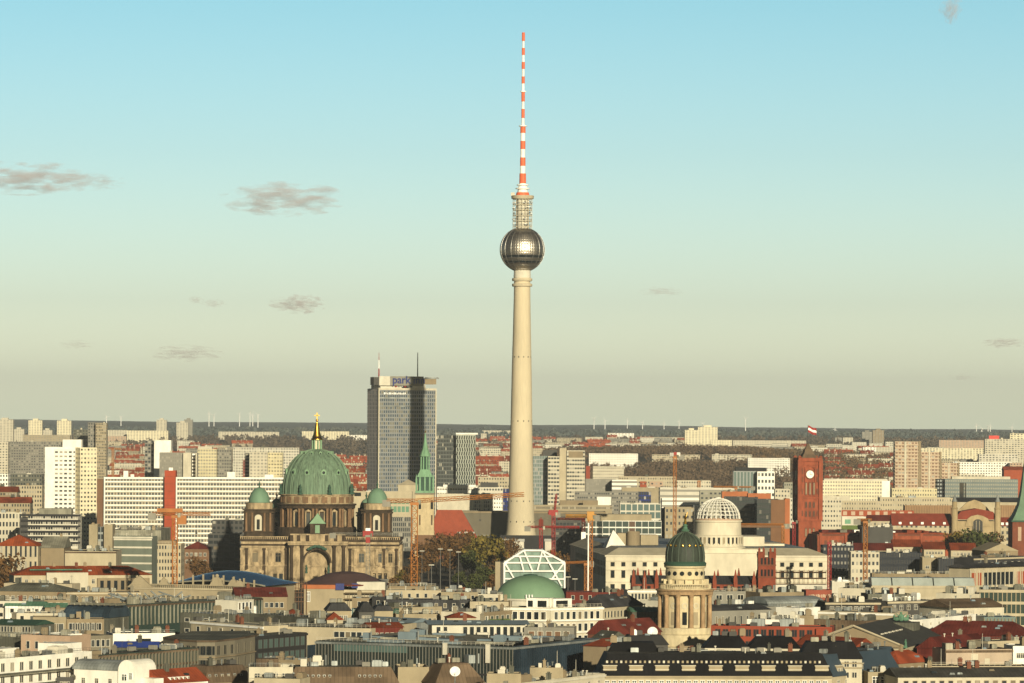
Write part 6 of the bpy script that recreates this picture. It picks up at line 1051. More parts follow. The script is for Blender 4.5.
for i, (a, b_, py, Y, wl, lab) in enumerate(((16, 42, 485.5, 3050, 'cream', 'cream school-like block with square windows left of the white tower'), (4, 42, 474, 3350, 'roofgrey', 'flat grey-green factory roof left of the white tower'), (-6, 8, 474, 3300, 'white', 'small white block at the left edge beside the flat factory roof'), (-6, 17, 492, 3000, 'tan', 'low tan block with a dull red gable roof at the left edge'), (-5, 30, 503, 2750, 'sand', 'wide orange-red gable roofed house row at the left edge'), (233, 299, 447.5, 4800, 'offwhite', 'long pale slab behind the towers left of the cathedral dome'), (98, 104, 503, 2640, 'brick', 'narrow red brick strip between the cream tower and the balcony slab'))):
    B(lab, (a, py), b_, Y=Y, d=16, wall=wl, roof='roofgrey' if 'gable' not in lab and wl != 'brick' else 'redroof', rt='flat' if 'gable' not in lab and wl != 'brick' else 'gable', rh=4, fac=dict(n=max(3, int((b_ - a) / 2.6)), fh=3.3, ww=.5, wh=.5), units=2)
# centre
def cn(lab, a, b_, py, Y, wl='cream', rf='gravel', fc=None, d=18, **k): return B(lab, (a, py), b_, Y=Y, d=d, wall=wl, roof=rf, fac=fc, **k)
G = dict
T = cn('wide cream department block with green window groups behind the cathedral turret', 352, 412, 491.5, 2980, 'cream', fc=None, units=2); part(T, 'window_group', facade('cream', 'copper', 3, 6, .8, .7, 0, 0, .2), (T.W * .58, T.W * .95, -.06, 0, T.h - 16, T.h - 8)); part(T, 'sign_board', 'darkglass', (T.W * .04, T.W * .15, -.1, 0, T.h - 3.4, T.h - .7))
T = cn('cream roof pavilion above the wide department block', 398, 418, 485, 3060, 'cream', rt='hip', rh=4, rf='cream')
T = cn('long cream office with tall dark windows right of the church tower', 437.5, 502, 494, 3010, 'pale', fc=None, units=3); part(T, 'window_group', facade('pale', 'darkglass', 1.6, 3.1, .7, .8, 0, .1, .1), (T.W * .56, T.W * .68, -.06, 0, T.h - 13, T.h - 5), (T.W * .72, T.W * .82, -.06, 0, T.h - 13, T.h - 5)); part(T, 'end_grid', facade('white', 'glass', 1.8, 3.0, .5, .4), (T.W * .85, T.W, -.06, 0, 2, T.h - 1))
T = cn('stepped white office with window ribbons right of the spire', 437, 478, 487, 3080, 'white', fc=G(n=16, fh=3.3, ww=.8, wh=.4, gl='midgrey'), units=2); part(T, 'roof_hood', 'white', (T.W * .15, T.W * .95, -1, 8, T.h, T.h + 1.8))
T = cn('white gridded office block between the spire and the concrete tower', 477.5, 503, 487.2, 3050, 'offwhite', fc=G(n=9, fh=3.4, ww=.6, wh=.4)); part(T, 'roof_storey', 'darkgrey', (2, T.W * .8, 3, 12, T.h, T.h + 3.4))
T = cn('low pale block with a row of white roofs left of the concrete tower', 478, 510, 477, 3700, 'cream', fc=G(n=12, fh=3.3, ww=.5, wh=.4), units=2)
T = cn('low glazed arcade building behind the trees left of the church', 389, 412, 517.5, 2880, 'midgrey', fc=G(n=12, fh=3.6, ww=.6, wh=.7, gl='glass'))
T = cn('narrow dark blue office strip left of the concrete tower', 503, 512, 489, 3100, 'signblue', fc=G(n=5, fh=3.3, ww=.5, wh=.8, gl='darkglass'))
T = cn('long dark glazed railway station hall behind the concrete tower', 462, 606, 511.5, 2945, 'stationwall', 'roofgrey', d=40, name='railway_station', cat='station') if PAL.__setitem__('stationwall', ((.13, .115, .08), .8)) is None else None
part(T, 'window_band', facade('grey', 'glass', 1.5, 9, .8, .8), (2, T.W - 2, -.1, 0, 3, 10)); part(T, 'roof_edge', 'tan', (0, T.W, -.4, -.02, T.h - 1, T.h + .2))
T = cn('dark platform canopy crossing behind the foot of the concrete tower', 500, 570, 536, 2830, 'black', 'bitumen', d=22, name='canopy', cat='canopy')
for a, b_, lab in ((503, 524, 'white folded roof pavilion left of the concrete tower foot'), (545, 569, 'white folded roof pavilion right of the concrete tower foot')): T = cn(lab, a, b_, 541.5, 2740, 'offwhite', 'white', rt='gable', rh=1.6, d=12, name='pavilion', cat='pavilion')
PAL['zigdark'] = ((.10, .11, .10), .5); PAL['ziglight'] = ((.33, .36, .31), .7); PAL['orangeroof'] = ((.27, .06, .02), .85)
T = cn('dark glazed left face of the hotel-side office tower', 437.5, 456, 435.5, 3500, 'zigdark', fc=G(n=12, fh=3.4, ww=.7, wh=.7, gl='darkglass', lit=.1), name='office_tower', cat='tower')
T = cn('office tower face with a zigzag pattern of pale panels and dark windows', 456.3, 475.5, 433.5, 3490, 'ziglight', name='office_tower', cat='tower', d=22); b = MB()
for r_ in range(24):
    for c in range(8): x = T.W * (c + .5) / 8 + (.5 if r_ % 2 else -.5); b.face([(x - .55, -.06, T.h - 5 - r_ * 3.4), (x + .55, -.06, T.h - 5 - r_ * 3.4), (x + .55 + (.5 if r_ % 2 == 0 else -.5), -.06, T.h - 1.8 - r_ * 3.4), (x - .55 + (.5 if r_ % 2 == 0 else -.5), -.06, T.h - 1.8 - r_ * 3.4)])
b.build('window_pattern', 'darkglass', T.root)
part(T, 'parapet_frame', 'white', (-.3, T.W + 2, -.3, 0, T.h - .8, T.h + .6))
cn('blue-grey curtain-wall face of the high-rise right of the concrete tower', 533, 547.8, 456, 3400, 'zinc', fc=G(n=9, fh=3.3, ww=.6, wh=.7, gl='bluegreen', lit=.2), name='office_tower', cat='tower', units=1, ucol='darkgrey')
T = cn('white balcony face of the high-rise right of the concrete tower', 548, 559.5, 456.3, 3385, 'pale', fc=G(n=4, fh=3.3, ww=.8, wh=.45), name='office_tower', cat='tower')
T = cn('tall blank cream lift core between two balcony faces', 559.7, 566.5, 448, 3390, 'cream', name='lift_tower', cat='tower', d=14)
T = cn('cream balcony high-rise right of the blank lift core', 566.8, 585, 450.5, 3388, 'pale', fc=G(n=7, fh=3.3, ww=.8, wh=.45), name='apartment_tower', cat='tower', d=14); part(T, 'roof_wall', 'tan', (1.5, T.W - 1.5, -.1, 0, T.h - 6, T.h - .6))
cn('dark roof greenhouse on top of the grey high-rise', 543, 557, 450, 3420, 'darkgrey', name='roof_house', cat='roof house', d=8)
cn('long tan ledge building at the foot of the high-rise', 532, 612, 505.5, 3160, 'sand', fc=G(n=40, fh=5, ww=.45, wh=.35, y0=.5), d=30)
cn('brown sun-shadowed block at the foot of the cream high-rise', 560, 588, 500.5, 3250, 'tan', d=14); cn('tall blank white box right of the high-rise foot', 597, 611, 497, 3240, 'white', d=12)
cn('tan flat box left of the blank white box', 583, 598, 500.5, 3230, 'tan', d=10)
cn('white eight-storey slab at the edge of the wooded park', 589, 638, 453.5, 5680, 'white', fc=G(n=18, fh=3.3, ww=.5, wh=.4, gl='midgrey'), units=2)
cn('low white pavilion row in front of the park slab', 593, 624, 466.5, 4300, 'pale', fc=G(n=16, fh=3.3, ww=.4, wh=.4)); cn('small red shed left of the low white pavilion row', 586, 590, 466, 4250, 'redbrick', d=10)
T = cn('grey patterned concrete slab right of the high-rise', 585.5, 616, 479, 3500, 'midgrey', fc=G(n=18, fh=3.0, ww=.5, wh=.5, gl='grey', lit=.5)); cn('grey ribbon-windowed office in front of the patterned slab', 575, 640, 491.5, 3330, 'grey', fc=G(n=30, fh=3.3, ww=.6, wh=.4, gl='glass', lit=.4)); 
cn('white striped deck block with three bright bands', 612, 637, 480, 3480, 'white', fc=G(n=1, fh=3.6, ww=1, wh=.45, gl='grey', lit=0))
cn('long pale building with a cream cornice at the foot of the park', 619, 676, 476.5, 3800, 'cream', fc=G(n=24, fh=3.6, ww=.4, wh=.4), units=1)
for a, b_, c_, lab in ((640, 646.5, 'brick', 'red container-like box on the pale rooftops'), (650, 663, 'pink', 'salmon container-like box on the pale rooftops')): cn(lab, a, b_, 481.5, 3400, c_, d=8, fc=G(n=3, fh=3.5, ww=.4, wh=.4), name='roof_container', cat='container')
cn('tan roof strip behind the two container-like boxes', 622, 700, 487.5, 3350, 'sand', d=14, units=4)
cn('long white-banded office left of the town hall', 660, 735, 487.8, 3250, 'offwhite', fc=G(n=1, fh=4.4, ww=1, wh=.4, gl='midgrey', lit=0), units=3, d=30)
cn('pale slab behind the white-banded office', 676, 711, 480.5, 3600, 'pale', fc=G(n=14, fh=3.3, ww=.5, wh=.4))
cn('cream commercial block with faint columns under the orange crane', 662, 701, 498.5, 3050, 'white', d=26, fc=G(n=1, fh=3.6, ww=1, wh=.35, gl='midgrey', lit=0)); cn('dark blue glass cube left of the orange crane mast', 639, 651, 492, 3120, 'signblue', fc=G(n=5, fh=3.3, ww=.8, wh=.7, gl='darkglass'))
cn('greenish glass office with pale frames above the long glazed gallery', 620, 661, 503.5, 2750, 'offwhite', fc=G(n=7, fh=5.2, ww=.82, wh=.8, gl='bluegreen', lit=.2, y0=.1), units=1, d=26)
T = cn('long glazed gallery with a white frame and a plant-topped roof', 583, 661.5, 520.5, 2500, 'white', fc=G(n=12, fh=4.1, ww=.93, wh=.82, gl='greenglass', lit=.15, y0=.08, blind='brown'), d=30); part(T, 'plant_storey', 'sand', (4, T.W - 6, 3, 20, T.h - .5, T.h + 3.8)); part(T, 'soffit', 'black', (-1, T.W + .5, -.8, -.02, T.h - 14, T.h - 9.5))
T = cn('tan grid-fronted block with square windows and a dark side', 665, 694, 507.5, 2620, 'sand', fc=G(n=7, fh=4.1, ww=.45, wh=.45), d=24); cn('dark side wing left of the tan grid-fronted block', 662, 664.8, 508.5, 2630, 'darkgrey', d=20); cn('black glass block between the tan grid front and the white dome frame', 694.5, 706, 506, 2660, 'darkglass', d=20)
cn('dark low block with pale ducts behind the long glazed gallery', 552, 588, 517, 2560, 'darkgrey', 'bitumen', fc=G(n=10, fh=3, ww=.8, wh=.5, gl='darkglass', lit=.3, blind='rooflight'), units=4)
cn('low dark brown hall below the long glazed gallery', 588, 668, 541, 2350, 'black', 'roofgrey', d=30, units=3)
PAL['cubeglass'] = ((.035, .045, .042), .2); PAL['cubebrown'] = ((.17, .085, .04), .8)
T = cn('dark glass shopping block behind the white dome frame', 726, 758, 497, 2520, 'cubeglass', 'bitumen', fc=G(n=12, fh=3.2, ww=.86, wh=.82, gl='darkglass', lit=.12, blind='grey'), d=26)
T = cn('curved dark glass shopping block with a brown right flank', 757, 780, 499.5, (2480), 'cubeglass', 'bitumen', fc=G(n=10, fh=3.2, ww=.9, wh=.82, gl='darkglass', lit=.12, blind='grey'), d=26); part(T, 'brown_flank', 'cubebrown', (T.W - 5.5, T.W + 3, -.4, 0, -2, T.h)); part(T, 'orange_pier', 'orange', (T.W + 3, T.W + 6, -.5, 12, -2, T.h + .6)); part(T, 'ledge', 'brown', (-14, T.W + 3, -.8, -.02, T.h - 17, T.h - 15.5))
cn('orange penthouse deck on top of the dark shopping block', 722, 748, 491.5, 2560, 'orange', 'orange', d=10, units=4); cn('long orange roof storey left of the town hall tower', 748, 771, 493.5, 2540, 'orange', 'brown', d=10, units=2)
T = cn('grey glass flank of the office left of the town hall tower', 733.5, 757, 471, 3300, 'zinc', fc=G(n=7, fh=40, ww=.6, wh=.96, gl='bluegreen', lit=0, y0=.02), name='office_building', cat='office'); part(T, 'roof_deck', 'black', (2, T.W + 8, 2, 14, T.h - .5, T.h + 2.8))
T = cn('white office front with four rows of dark windows left of the town hall tower', 757.3, 774.8, 471.4, 3290, 'white', fc=G(n=5, fh=5.4, ww=.6, wh=.45, lit=.15), name='office_building', cat='office')
for a, b_, py, Y, wl, lab in ((784, 795, 482.5, 3150, 'rooflight', 'grey upper block hiding behind the town hall tower'), (775, 790, 489, 3120, 'pale', 'small pale block left of the town hall tower'), (786, 797, 498, 2900, 'offwhite', 'white shaded block touching the town hall tower'), (700, 722, 491, 3000, 'rooflight', 'rooftop deck with bluish glass left of the orange storey')): cn(lab, a, b_, py, Y, wl, fc=G(n=5, fh=3.4, ww=.5, wh=.4), d=12)
T = cn('white grid-windowed apartment block right of the town hall tower', 821.5, 841.5, 499, 2790, 'pale', fc=G(n=7, fh=3.3, ww=.5, wh=.4), name='apartment_block', cat='apartment block', units=1, d=14)
T = cn('long yellow and white panel block right of the town hall tower', 822, 890, 480.5, 3620, 'yellow', fc=G(n=26, fh=3.1, ww=.6, wh=.5, gl='midgrey', lit=.4), name='apartment_block', cat='apartment block'); part(T, 'attic', 'offwhite', (2, T.W - 2, 2, 12, T.h - .3, T.h + 1.6)); part(T, 'end_face', 'white', (T.W * .88, T.W, -.1, 0, 2, T.h))
cn('low cream office with small windows under the yellow panel block', 841.5, 881, 501, 3000, 'cream', fc=G(n=16, fh=3.6, ww=.35, wh=.4), d=16); cn('long cream ministry block with evenly spaced small windows', 880, 954, 497.5, 3080, 'cream', fc=G(n=30, fh=3.8, ww=.35, wh=.4), units=3, d=20)
cn('small white strip roof left of the ministry block', 822, 850, 495.8, 3200, 'pale', d=10, units=2)
T = cn('long red brick building with a row of square windows behind the town hall', 841, 914, 510.5, 2850, 'brick', 'redroof', fc=G(n=9, fh=6, ww=.5, wh=.45, gl='pink', lit=0, y0=.45), d=14)
T = cn('white and turquoise painted shed right of the white grid block', 842, 866, 516.5, 2800, 'offwhite', 'rooflight', d=10); part(T, 'painted_panel', 'copper', (2, 6, -.1, 0, T.h - 5, T.h - 2), (8, 11, -.1, 0, T.h - 5, T.h - 2)); part(T, 'base_band', 'green', (0, T.W, -.1, 0, 0, T.h - 6))
T = cn('brown ribbed metal hall left of the gabled courthouse', 905, 954, 505.5, 2900, 'ribbrown', fc=None, d=14) if PAL.__setitem__('ribbrown', ((.30, .19, .10), .8)) is None else None
fins(T, 30, 3, T.h, 'brown', .25, .25)
T = cn('brown ribbed metal hall right of the gabled courthouse', 1000, 1024, 505.5, 2900, 'ribbrown', fc=None, d=14); fins(T, 14, 3, T.h, 'brown', .25, .25)
for a, b_, py, Y, lab in ((868, 893, 519.5, 2780, 'dark red tiled roof with slanting white gutters'), (893, 921, 545.5, 2250, 'long bright red roof on the left of the red trio below the town hall'), (924, 945, 548, 2230, 'bright red roof in the middle of the red trio below the town hall'), (951, 976, 549, 2225, 'bright red roof on the right of the red trio below the town hall'), (845, 893, 549, 2240, 'dark red long roof behind the blocks in shade')):
    T = B(lab, (a, py + 1.5), b_, Y=Y, d=14, wall='cream', roof='redroof' if 'dark' not in lab else 'winered', rt='gable', rh=4, name='house', cat='house'); windows(T, 'F', 6, 2, 1.2, 1.6, 1, 3.4)
cn('pale roof strip with white boxes over the dark red long roof', 868, 915, 544.5, 2330, 'offwhite', 'roofwhite', d=12, units=4)
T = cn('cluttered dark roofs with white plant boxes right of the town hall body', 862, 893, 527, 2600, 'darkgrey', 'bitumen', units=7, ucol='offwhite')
T = cn('dark gable-roofed block with white plant boxes right of the palace', 823, 854, 545.5, 2120, 'navydark', 'bitumen', fc=G(n=9, fh=3.6, ww=.5, wh=.4, gl='grey', lit=.2), units=7, ucol='offwhite') if PAL.__setitem__('navydark', ((.022, .026, .034), .7)) is None else None  # near-black wall colour paints in the shade on this front
T = cn('cream corner block with white windows lit above and shaded below', 851, 879.5, 552, 2060, 'pale', 'rooflight', fc=G(n=7, fh=3.9, ww=.55, wh=.45), units=3, d=16)
T = cn('wide block shaded near-black right of the cream corner block', 880, 922, 552.5, 2070, 'navydark', 'bitumen', fc=G(n=16, fh=3.4, ww=.35, wh=.6, gl='black', lit=.05), units=5, ucol='offwhite')  # wall darkened so that the front reads as shaded
T = cn('small tan block with one window between two near-black blocks', 922.5, 938, 557.5, 2050, 'sand', 'roofgrey', d=14, units=1); windows(T, 'F', 2, 3, 1.6, 1.4, 4, 4)
T = cn('block shaded near-black with vertical lines left of the museum at the right edge', 938.5, 970, 558.5, 2040, 'navydark', 'bitumen', fc=G(n=12, fh=30, ww=.3, wh=.9, gl='black', lit=0), units=3)  # shade put into the wall colour here as well
T = cn('pale flat roof with a slanted dark deck right of the near-black blocks', 972, 1000, 556.5, 1900, 'rooflight', 'slate', d=20, units=2)
T = cn('large pale plant shed roofs in front of the near-black blocks', 872, 960, 573.5, 1830, 'tan', 'roofgrey', d=10, units=6)
T = cn('row of low white site cabins at the foot of the palace wing', 832, 872, 581.5, 1780, 'offwhite', 'roofwhite', d=10, units=6, ucol='whitepaint')
# round-roofed opera building
def opera():
    f = Fr(345, 1640, 'opera_house', 'building under repair with a low violet-grey conical roof and an orange band', 'building'); z = f.z; X = f.x; r = (386 - 303) / 2 * f.k
    MB().box(X(304), X(344), 0, 34, -2, z(589)).build('wall', 'sand', f.root); MB().box(X(344), X(386), 2, 34, -2, z(590)).build('wall', 'cream', f.root)
    MB().box(X(303), X(337), -.3, 34, z(589), z(585)).build('orange_band', 'orange', f.root); MB().box(X(357), X(386), 1.2, 34, z(590), z(582)).build('white_sheeting', 'offwhite', f.root); MB().box(X(336), X(344.5), -.8, 2, z(590), z(583.5)).build('blue_tarpaulin', 'signblue', f.root); MB().box(X(352), X(358), .5, 2, z(588), z(583.5)).build('blue_tarpaulin', 'signblue', f.root)
    MB().lathe([(r + .8, z(585)), (r * .97, z(583.6)), (r * .45, z(574.8)), (r * .15, z(573)), (0, z(572.8))], 40, c=(0, 17), ex=1).build('roof', base_mat('violet roof', (.085, .05, .048), .7, 0, .2, .2), f.root); MB().lathe([(r + .8, z(586)), (r + .9, z(584.8)), (r - 1, z(584.6))], 40, c=(0, 17)).build('roof_edge', 'darkred', f.root)
    inst_mesh(window_mesh(1.7, 4.2, 'whitepaint', 'midgrey', 'cross'), 'window', f.root, (X(308.5), -.03, z(602))); q = MB()
    for i in range(8): q.tube((X(288) + i * 1.1, -1, 0), (X(288) + i * 1.1, -1, z(582)), .12, .12, 4)
    for py in (584, 588.5, 593, 597.5, 602): q.box(X(287), X(304), -2, .5, z(py), z(py) + .2)
    q.build('scaffolding', 'brown', f.root); q = MB()
    for i in range(8): q.tube((X(345) + i * 2.0, -1, 0), (X(345) + i * 2, -1, z(594)), .12, .12, 4)
    for py in (593, 599): q.box(X(345), X(384), -2, .5, z(py), z(py) + .3)
    q.build('scaffolding', 'tan', f.root)
opera()
for a, b_, py, z_, wl, rf, lab in ((386, 441, 590, 27, 'cream', 'roofgrey', 'pale ribbed cream wall below the orange crane mast'), (389, 436, 586, 26.5, 'tan', 'copperdark', 'low dark-green roof above the pale ribbed cream wall'), (441, 488, 592, 27, 'sand', 'gravel', 'tan flat block with plant boxes left of the pale green dome'), (478, 503, 594, 27.5, 'pale', 'rooflight', 'white block with dark square windows at the left foot of the dome'), (385, 470, 599.5, 27, 'slate', 'slate', 'long thin dark slate roof strip below the ribbed cream wall'), (470, 510, 601.5, 27, 'cream', 'slate', 'cream ledge roof in front of the white dark-windowed block'), (566, 640, 592, 27, 'darkred', 'darkgrey', 'dark red site fence roofs at the foot of the palace side'), (352, 384, 598, 27, 'tan', 'roofgrey', 'tan works cabin roofs under the white sheeting'), (372, 398, 597, 27.6, 'black', 'black', 'black tarred roof box right of the works cabins')):
    T = B(lab, (a, py), b_, z=z_, d=12, wall=wl, roof=rf, par=.2, units=2); windows(T, 'F', max(3, int(T.W / 3.2)), 2, 1.0, 1.5, 1.2, 3.6, style='plain')
# far blocks standing beyond the town
for a, b_, py, Y, wl, n_, lab in (
 (-4, 13, 419.5, 7600, 'pale', 5, 'pale tower block on the horizon, leftmost of three at the left edge'), (28.5, 42, 420.3, 7700, 'yellow', 5, 'pale tower block on the horizon, middle of three at the left edge'), (57, 71, 420.6, 7650, 'yellow', 5, 'pale tower block on the horizon, rightmost of three at the left edge'),
 (13, 24, 429, 7900, 'pale', 5, 'low cream slab between the first two horizon towers'), (42, 52, 430, 7900, 'pale', 4, 'low cream slab between the second and third horizon towers'), (23, 70, 434.8, 6800, 'sand', 16, 'long low tan slab under the three horizon towers'), (106, 127, 430, 8500, 'pale', 8, 'pinkish slab row right of the tall grey tower'), (127, 168, 430.5, 8450, 'yellow', 14, 'long cream slab row below the horizon left of centre'),
 (156.5, 166.5, 419.8, 8800, 'pale', 3, 'slim pale tower rising from the long cream slab row'), (176.5, 188, 422.5, 8700, 'pale', 4, 'pale horizon tower standing before a grey one'), (184, 192.5, 419.5, 9200, 'midgrey', 3, 'grey horizon tower behind the pale one'), (106, 126, 436, 8000, 'pink', 7, 'salmon coloured low slab at the foot of the pinkish slab row'),
 (218.5, 279, 431.6, 9300, 'pale', 22, 'long white slab estate on the horizon left of the golden crown'), (302, 349, 431.2, 9400, 'yellow', 18, 'long white slab estate on the horizon right of the golden crown'), (349, 367, 435, 9200, 'white', 7, 'short bright white slab beside the hotel tower on the horizon'),
 (481, 486.5, 433.5, 8600, 'pale', 2, 'small pale tower between the zigzag office and the concrete tower'), (480, 493.5, 451.5, 6200, 'pale', 4, 'square white block between the zigzag office and the concrete tower'), (495, 512, 456.5, 6000, 'pale', 6, 'low white block left of the concrete tower above red roofs'), (482, 512, 430.4, 11000, 'pale', 10, 'thin pale slab line just under the horizon left of the concrete tower'),
 (486, 511, 442, 8300, 'white', 8, 'white shed line left of the concrete tower'), (536, 552, 440.5, 8500, 'pale', 5, 'small pale sheds right of the concrete tower'), (608, 634, 433, 9600, 'white', 8, 'white works building below the wind turbines'), (653, 684, 437.3, 8800, 'pale', 10, 'long low pale slab left of the big cream horizon block'),
 (685, 698, 430, 7300, 'yellow', 4, 'left lower half of the big cream horizon block'), (698, 717.5, 427, 7350, 'yellow', 6, 'tall right half of the big cream horizon block'), (711, 732, 440, 7200, 'yellow', 8, 'cream slab at the right foot of the big horizon block'), (733, 806, 440.3, 7700, 'pale', 28, 'very long cream slab left of the town hall flag'),
 (652, 700, 454.5, 5720, 'cream', 20, 'low cream school row in the middle of the park trees'), (712, 752, 454.5, 5760, 'pale', 14, 'low pale row behind the park trees left of the town hall'), (748, 790, 458, 5500, 'white', 16, 'white flat school block left of the town hall tower'), (835, 842, 437.5, 8900, 'midgrey', 3, 'grey horizon slab right of the town hall flag'), (843, 853, 437.5, 8800, 'pale', 3, 'white horizon slab beside the grey one'),
 (862, 872.5, 431.8, 8600, 'grey', 3, 'dim grey horizon tower left of the brown one'), (872.8, 884, 430.2, 8500, 'tan', 4, 'brown horizon tower right of the dim grey one'), (863, 876, 447, 6400, 'white', 4, 'small white slab left of the stepped pink flats'), (876, 896, 447, 6500, 'pale', 7, 'pale slab touching the stepped pink flats'),
 (939, 986, 440, 7800, 'pink', 16, 'long pinkish slab right of the stepped pink flats on the horizon'), (920, 988, 448, 6300, 'yellow', 22, 'yellowish slab row behind the stepped pink flats'), (985, 1026, 439, 5900, 'pale', 14, 'big pale slab near the right edge with a red roof sign'), (1010, 1030, 433.5, 6000, 'yellow', 6, 'tall yellowish tower cut off by the right edge'), (979, 1018, 454, 5200, 'offwhite', 12, 'white window-banded office near the right edge'), (953, 1012, 462, 4800, 'white', 22, 'bright white slab between the pink flats and the right edge'), (1010, 1022, 463, 4780, 'pink', 4, 'pinkish end of the bright white slab'), (950, 985, 474.5, 4300, 'pale', 10, 'pale low roofs in front of the bright white slab'), (243, 250, 460, 4600, 'redbrick', 3, 'orange-red block between two towers left of the dome')):
    big = Y < 6500; T = B(lab, (a, py), b_, Y=Y, d=16, wall=wl, roof='gravel', par=.5, name='tower_block' if 'tower' in lab else 'slab_block', cat='apartment block', fac=G(n=n_, fh=3.0, ww=.55, wh=.45, gl='midgrey' if not big else 'glass', lit=.3), units=1 if big else 0, ucol='pale')
    if b_ - a < 20 and py < 432: part(T, 'roof_house', wl, (T.W * .3, T.W * .7, 4, 12, T.h - .6, T.h + 3.4))
    if 'red roof sign' in lab: part(T, 'roof_sign', 'signred', (T.W * .1, T.W * .35, 2, 3, T.h, T.h + 5))
# stepped pink flats
T0 = None
for a, b_, py, Y, lab in ((895, 921, 441.5, 3700, 'tallest step of the pink balcony flats'), (921.2, 941.5, 452, 3705, 'middle step of the pink balcony flats'), (941.7, 959.5, 462.8, 3710, 'lowest step of the pink balcony flats')):
    T = B(lab, (a, py), b_, Y=Y, d=16, wall='flatpink', roof='gravel', name='apartment_tower', cat='apartment block', fac=G(n=int((b_ - a) / 2.9), fh=3.0, ww=.68, wh=.5, gl='brown', lit=.2), units=1) if PAL.__setitem__('flatpink', ((.46, .36, .255), .85)) is None else None
    for k in range(15): part(T, 'balcony', 'flatpink', (.2, T.W - .2, -.8, -.01, T.h - 3 * (k + 1) - .55, T.h - 3 * (k + 1) + .35))
    part(T, 'end_pier', 'pale', (T.W * .36, T.W * .44, -.9, 0, 2, T.h)); part(T, 'end_pier', 'tan', (T.W * .9, T.W, -.9, 0, 2, T.h + .4))
cn('pale yellow low block below the stepped pink flats', 892, 937, 488.5, 3350, 'yellowcream', fc=G(n=18, fh=3.4, ww=.4, wh=.4), units=1)
T = cn('long grey office with a dense grid of small windows near the right edge', 945, 1018, 479, 3400, 'officegrey', fc=G(n=40, fh=3.1, ww=.5, wh=.45, gl='rooflight', lit=.1), name='office_building', cat='office') if PAL.__setitem__('officegrey', ((.15, .18, .175), .7)) is None else None
part(T, 'window_strip', 'darkglass', (T.W * .2, T.W * .26, -.08, 0, 2, T.h - 3), (T.W * .27, T.W * .29, -.08, 0, 2, T.h - 3)); part(T, 'roof_deck', 'pale', (T.W * .1, T.W * .9, 3, 12, T.h - .3, T.h + 2.2)); cn('dark glass left end of the long grey office', 937, 944.8, 479, 3405, 'darkglass', d=14, name='office_building', cat='office', fc=G(n=3, fh=3.1, ww=.6, wh=.5, gl='zinc', lit=.1))
for a, b_, py, lab in ((953, 1020, 502, 'slate-roofed long block behind the courthouse turrets'), (1004, 1030, 470, 'orange-red low building behind the green spire')): T = cn(lab, a, b_, py, 3200 if py > 490 else 4000, 'cream' if py > 490 else 'brick', 'slate' if py > 490 else 'redroof', rt='gable', rh=3.4)

# ---------------------------------------------------------------- roof clutter on the nearer roofs
rc = random.Random(99); POT = [MB().box(-.6, .6, -.4, .4, 0, 1.9).box(-.7, .7, -.5, .5, 1.9, 2.1).box(-.4, -.1, -.15, .15, 2.1, 2.5).box(.1, .4, -.15, .15, 2.1, 2.5).mesh('chimney', [m]) for m in ('brickdark', 'tan', 'stone', 'roofgrey')]
PIPE = [MB().lathe([(.16, 0), (.16, 1.2), (.34, 1.25), (.34, 1.5), (0, 1.6)], 8).mesh('vent_pipe', [m]) for m in ('zinc', 'offwhite')]
BOXY = [MB().box(-1.1, 1.1, -.8, .8, .15, 1.25).box(-1.0, 1.0, -.7, .7, 1.25, 1.35).box(-.9, -.7, -.6, .6, 0, .15).box(.7, .9, -.6, .6, 0, .15).mesh('air_conditioner', [m]) for m in ('rooflight', 'zinc', 'midgrey', 'darkgrey')]
SKY = [MB().frustum((-.8, .8, -.6, .6), (-.6, .6, -.4, .4), 0, .5).mesh('skylight', [m]) for m in ('zinc', 'glass', 'paleblue')]
ANT = [MB().tube((0, 0, 0), (0, 0, 3.4), .06, .04, 4).box(-.7, .7, -.03, .03, 2.9, 2.96).box(-.5, .5, -.03, .03, 3.2, 3.26).mesh('aerial', ['darkgrey']), MB().tube((0, 0, 0), (0, 0, 4.6), .09, .05, 5).mesh('aerial', ['offwhite'])]
for T in ALLB:
    if T.root.location.y > 2150 or T.W < 6: continue
    top = {'flat': T.h - T.par, 'mansard': T.h + T.rh}.get(T.rt); n = int(min(18, T.W * (.34 if T.root.location.y < 1500 else .25)))
    if top is not None:
        for i in range(n):
            me = rc.choice(POT + PIPE * 2 + BOXY * 2 + SKY + ANT); q = T.ins or 2.0; m_ = q + .6 if T.rt == 'mansard' else 1.2
            if T.W - 2 * m_ < 1 or T.d - 2 * m_ < 1: continue
            inst_mesh(me, me.name.split('.')[0], T.root, (rc.uniform(m_, T.W - m_), rc.uniform(m_, T.d - m_), top - .02), rc.choice([0, 0, 1.57]))
        if T.rt == 'flat' and T.W > 9 and rc.random() < .5:
            b = MB(); x = 0
            while x < T.W: b.tube((x, .6, T.h - .1), (x, .6, T.h + 1.0), .035, .035, 4, 0, False); x += 1.5
            b.box(0, T.W, .57, .63, T.h + .97, T.h + 1.03).box(0, T.W, .58, .62, T.h + .5, T.h + .54); b.build('railing', rc.choice(['zinc', 'darkgrey', 'offwhite']), T.root)
    elif T.rt in ('gable', 'hip'):
        for i in range(max(1, n // 3)):
            me = rc.choice(POT + PIPE); inst_mesh(me, me.name.split('.')[0], T.root, (rc.uniform(T.W * .25, T.W * .75), T.d * .5 + rc.uniform(-1, .5), T.h + T.rh * .78))
        for i in range(n // 3): f_ = rc.uniform(.25, .7); inst_mesh(SKY[rc.randrange(3)], 'skylight', T.root, (rc.uniform(T.W * .25, T.W * .75), T.d * .5 * f_, T.h + T.rh * f_ + .05))
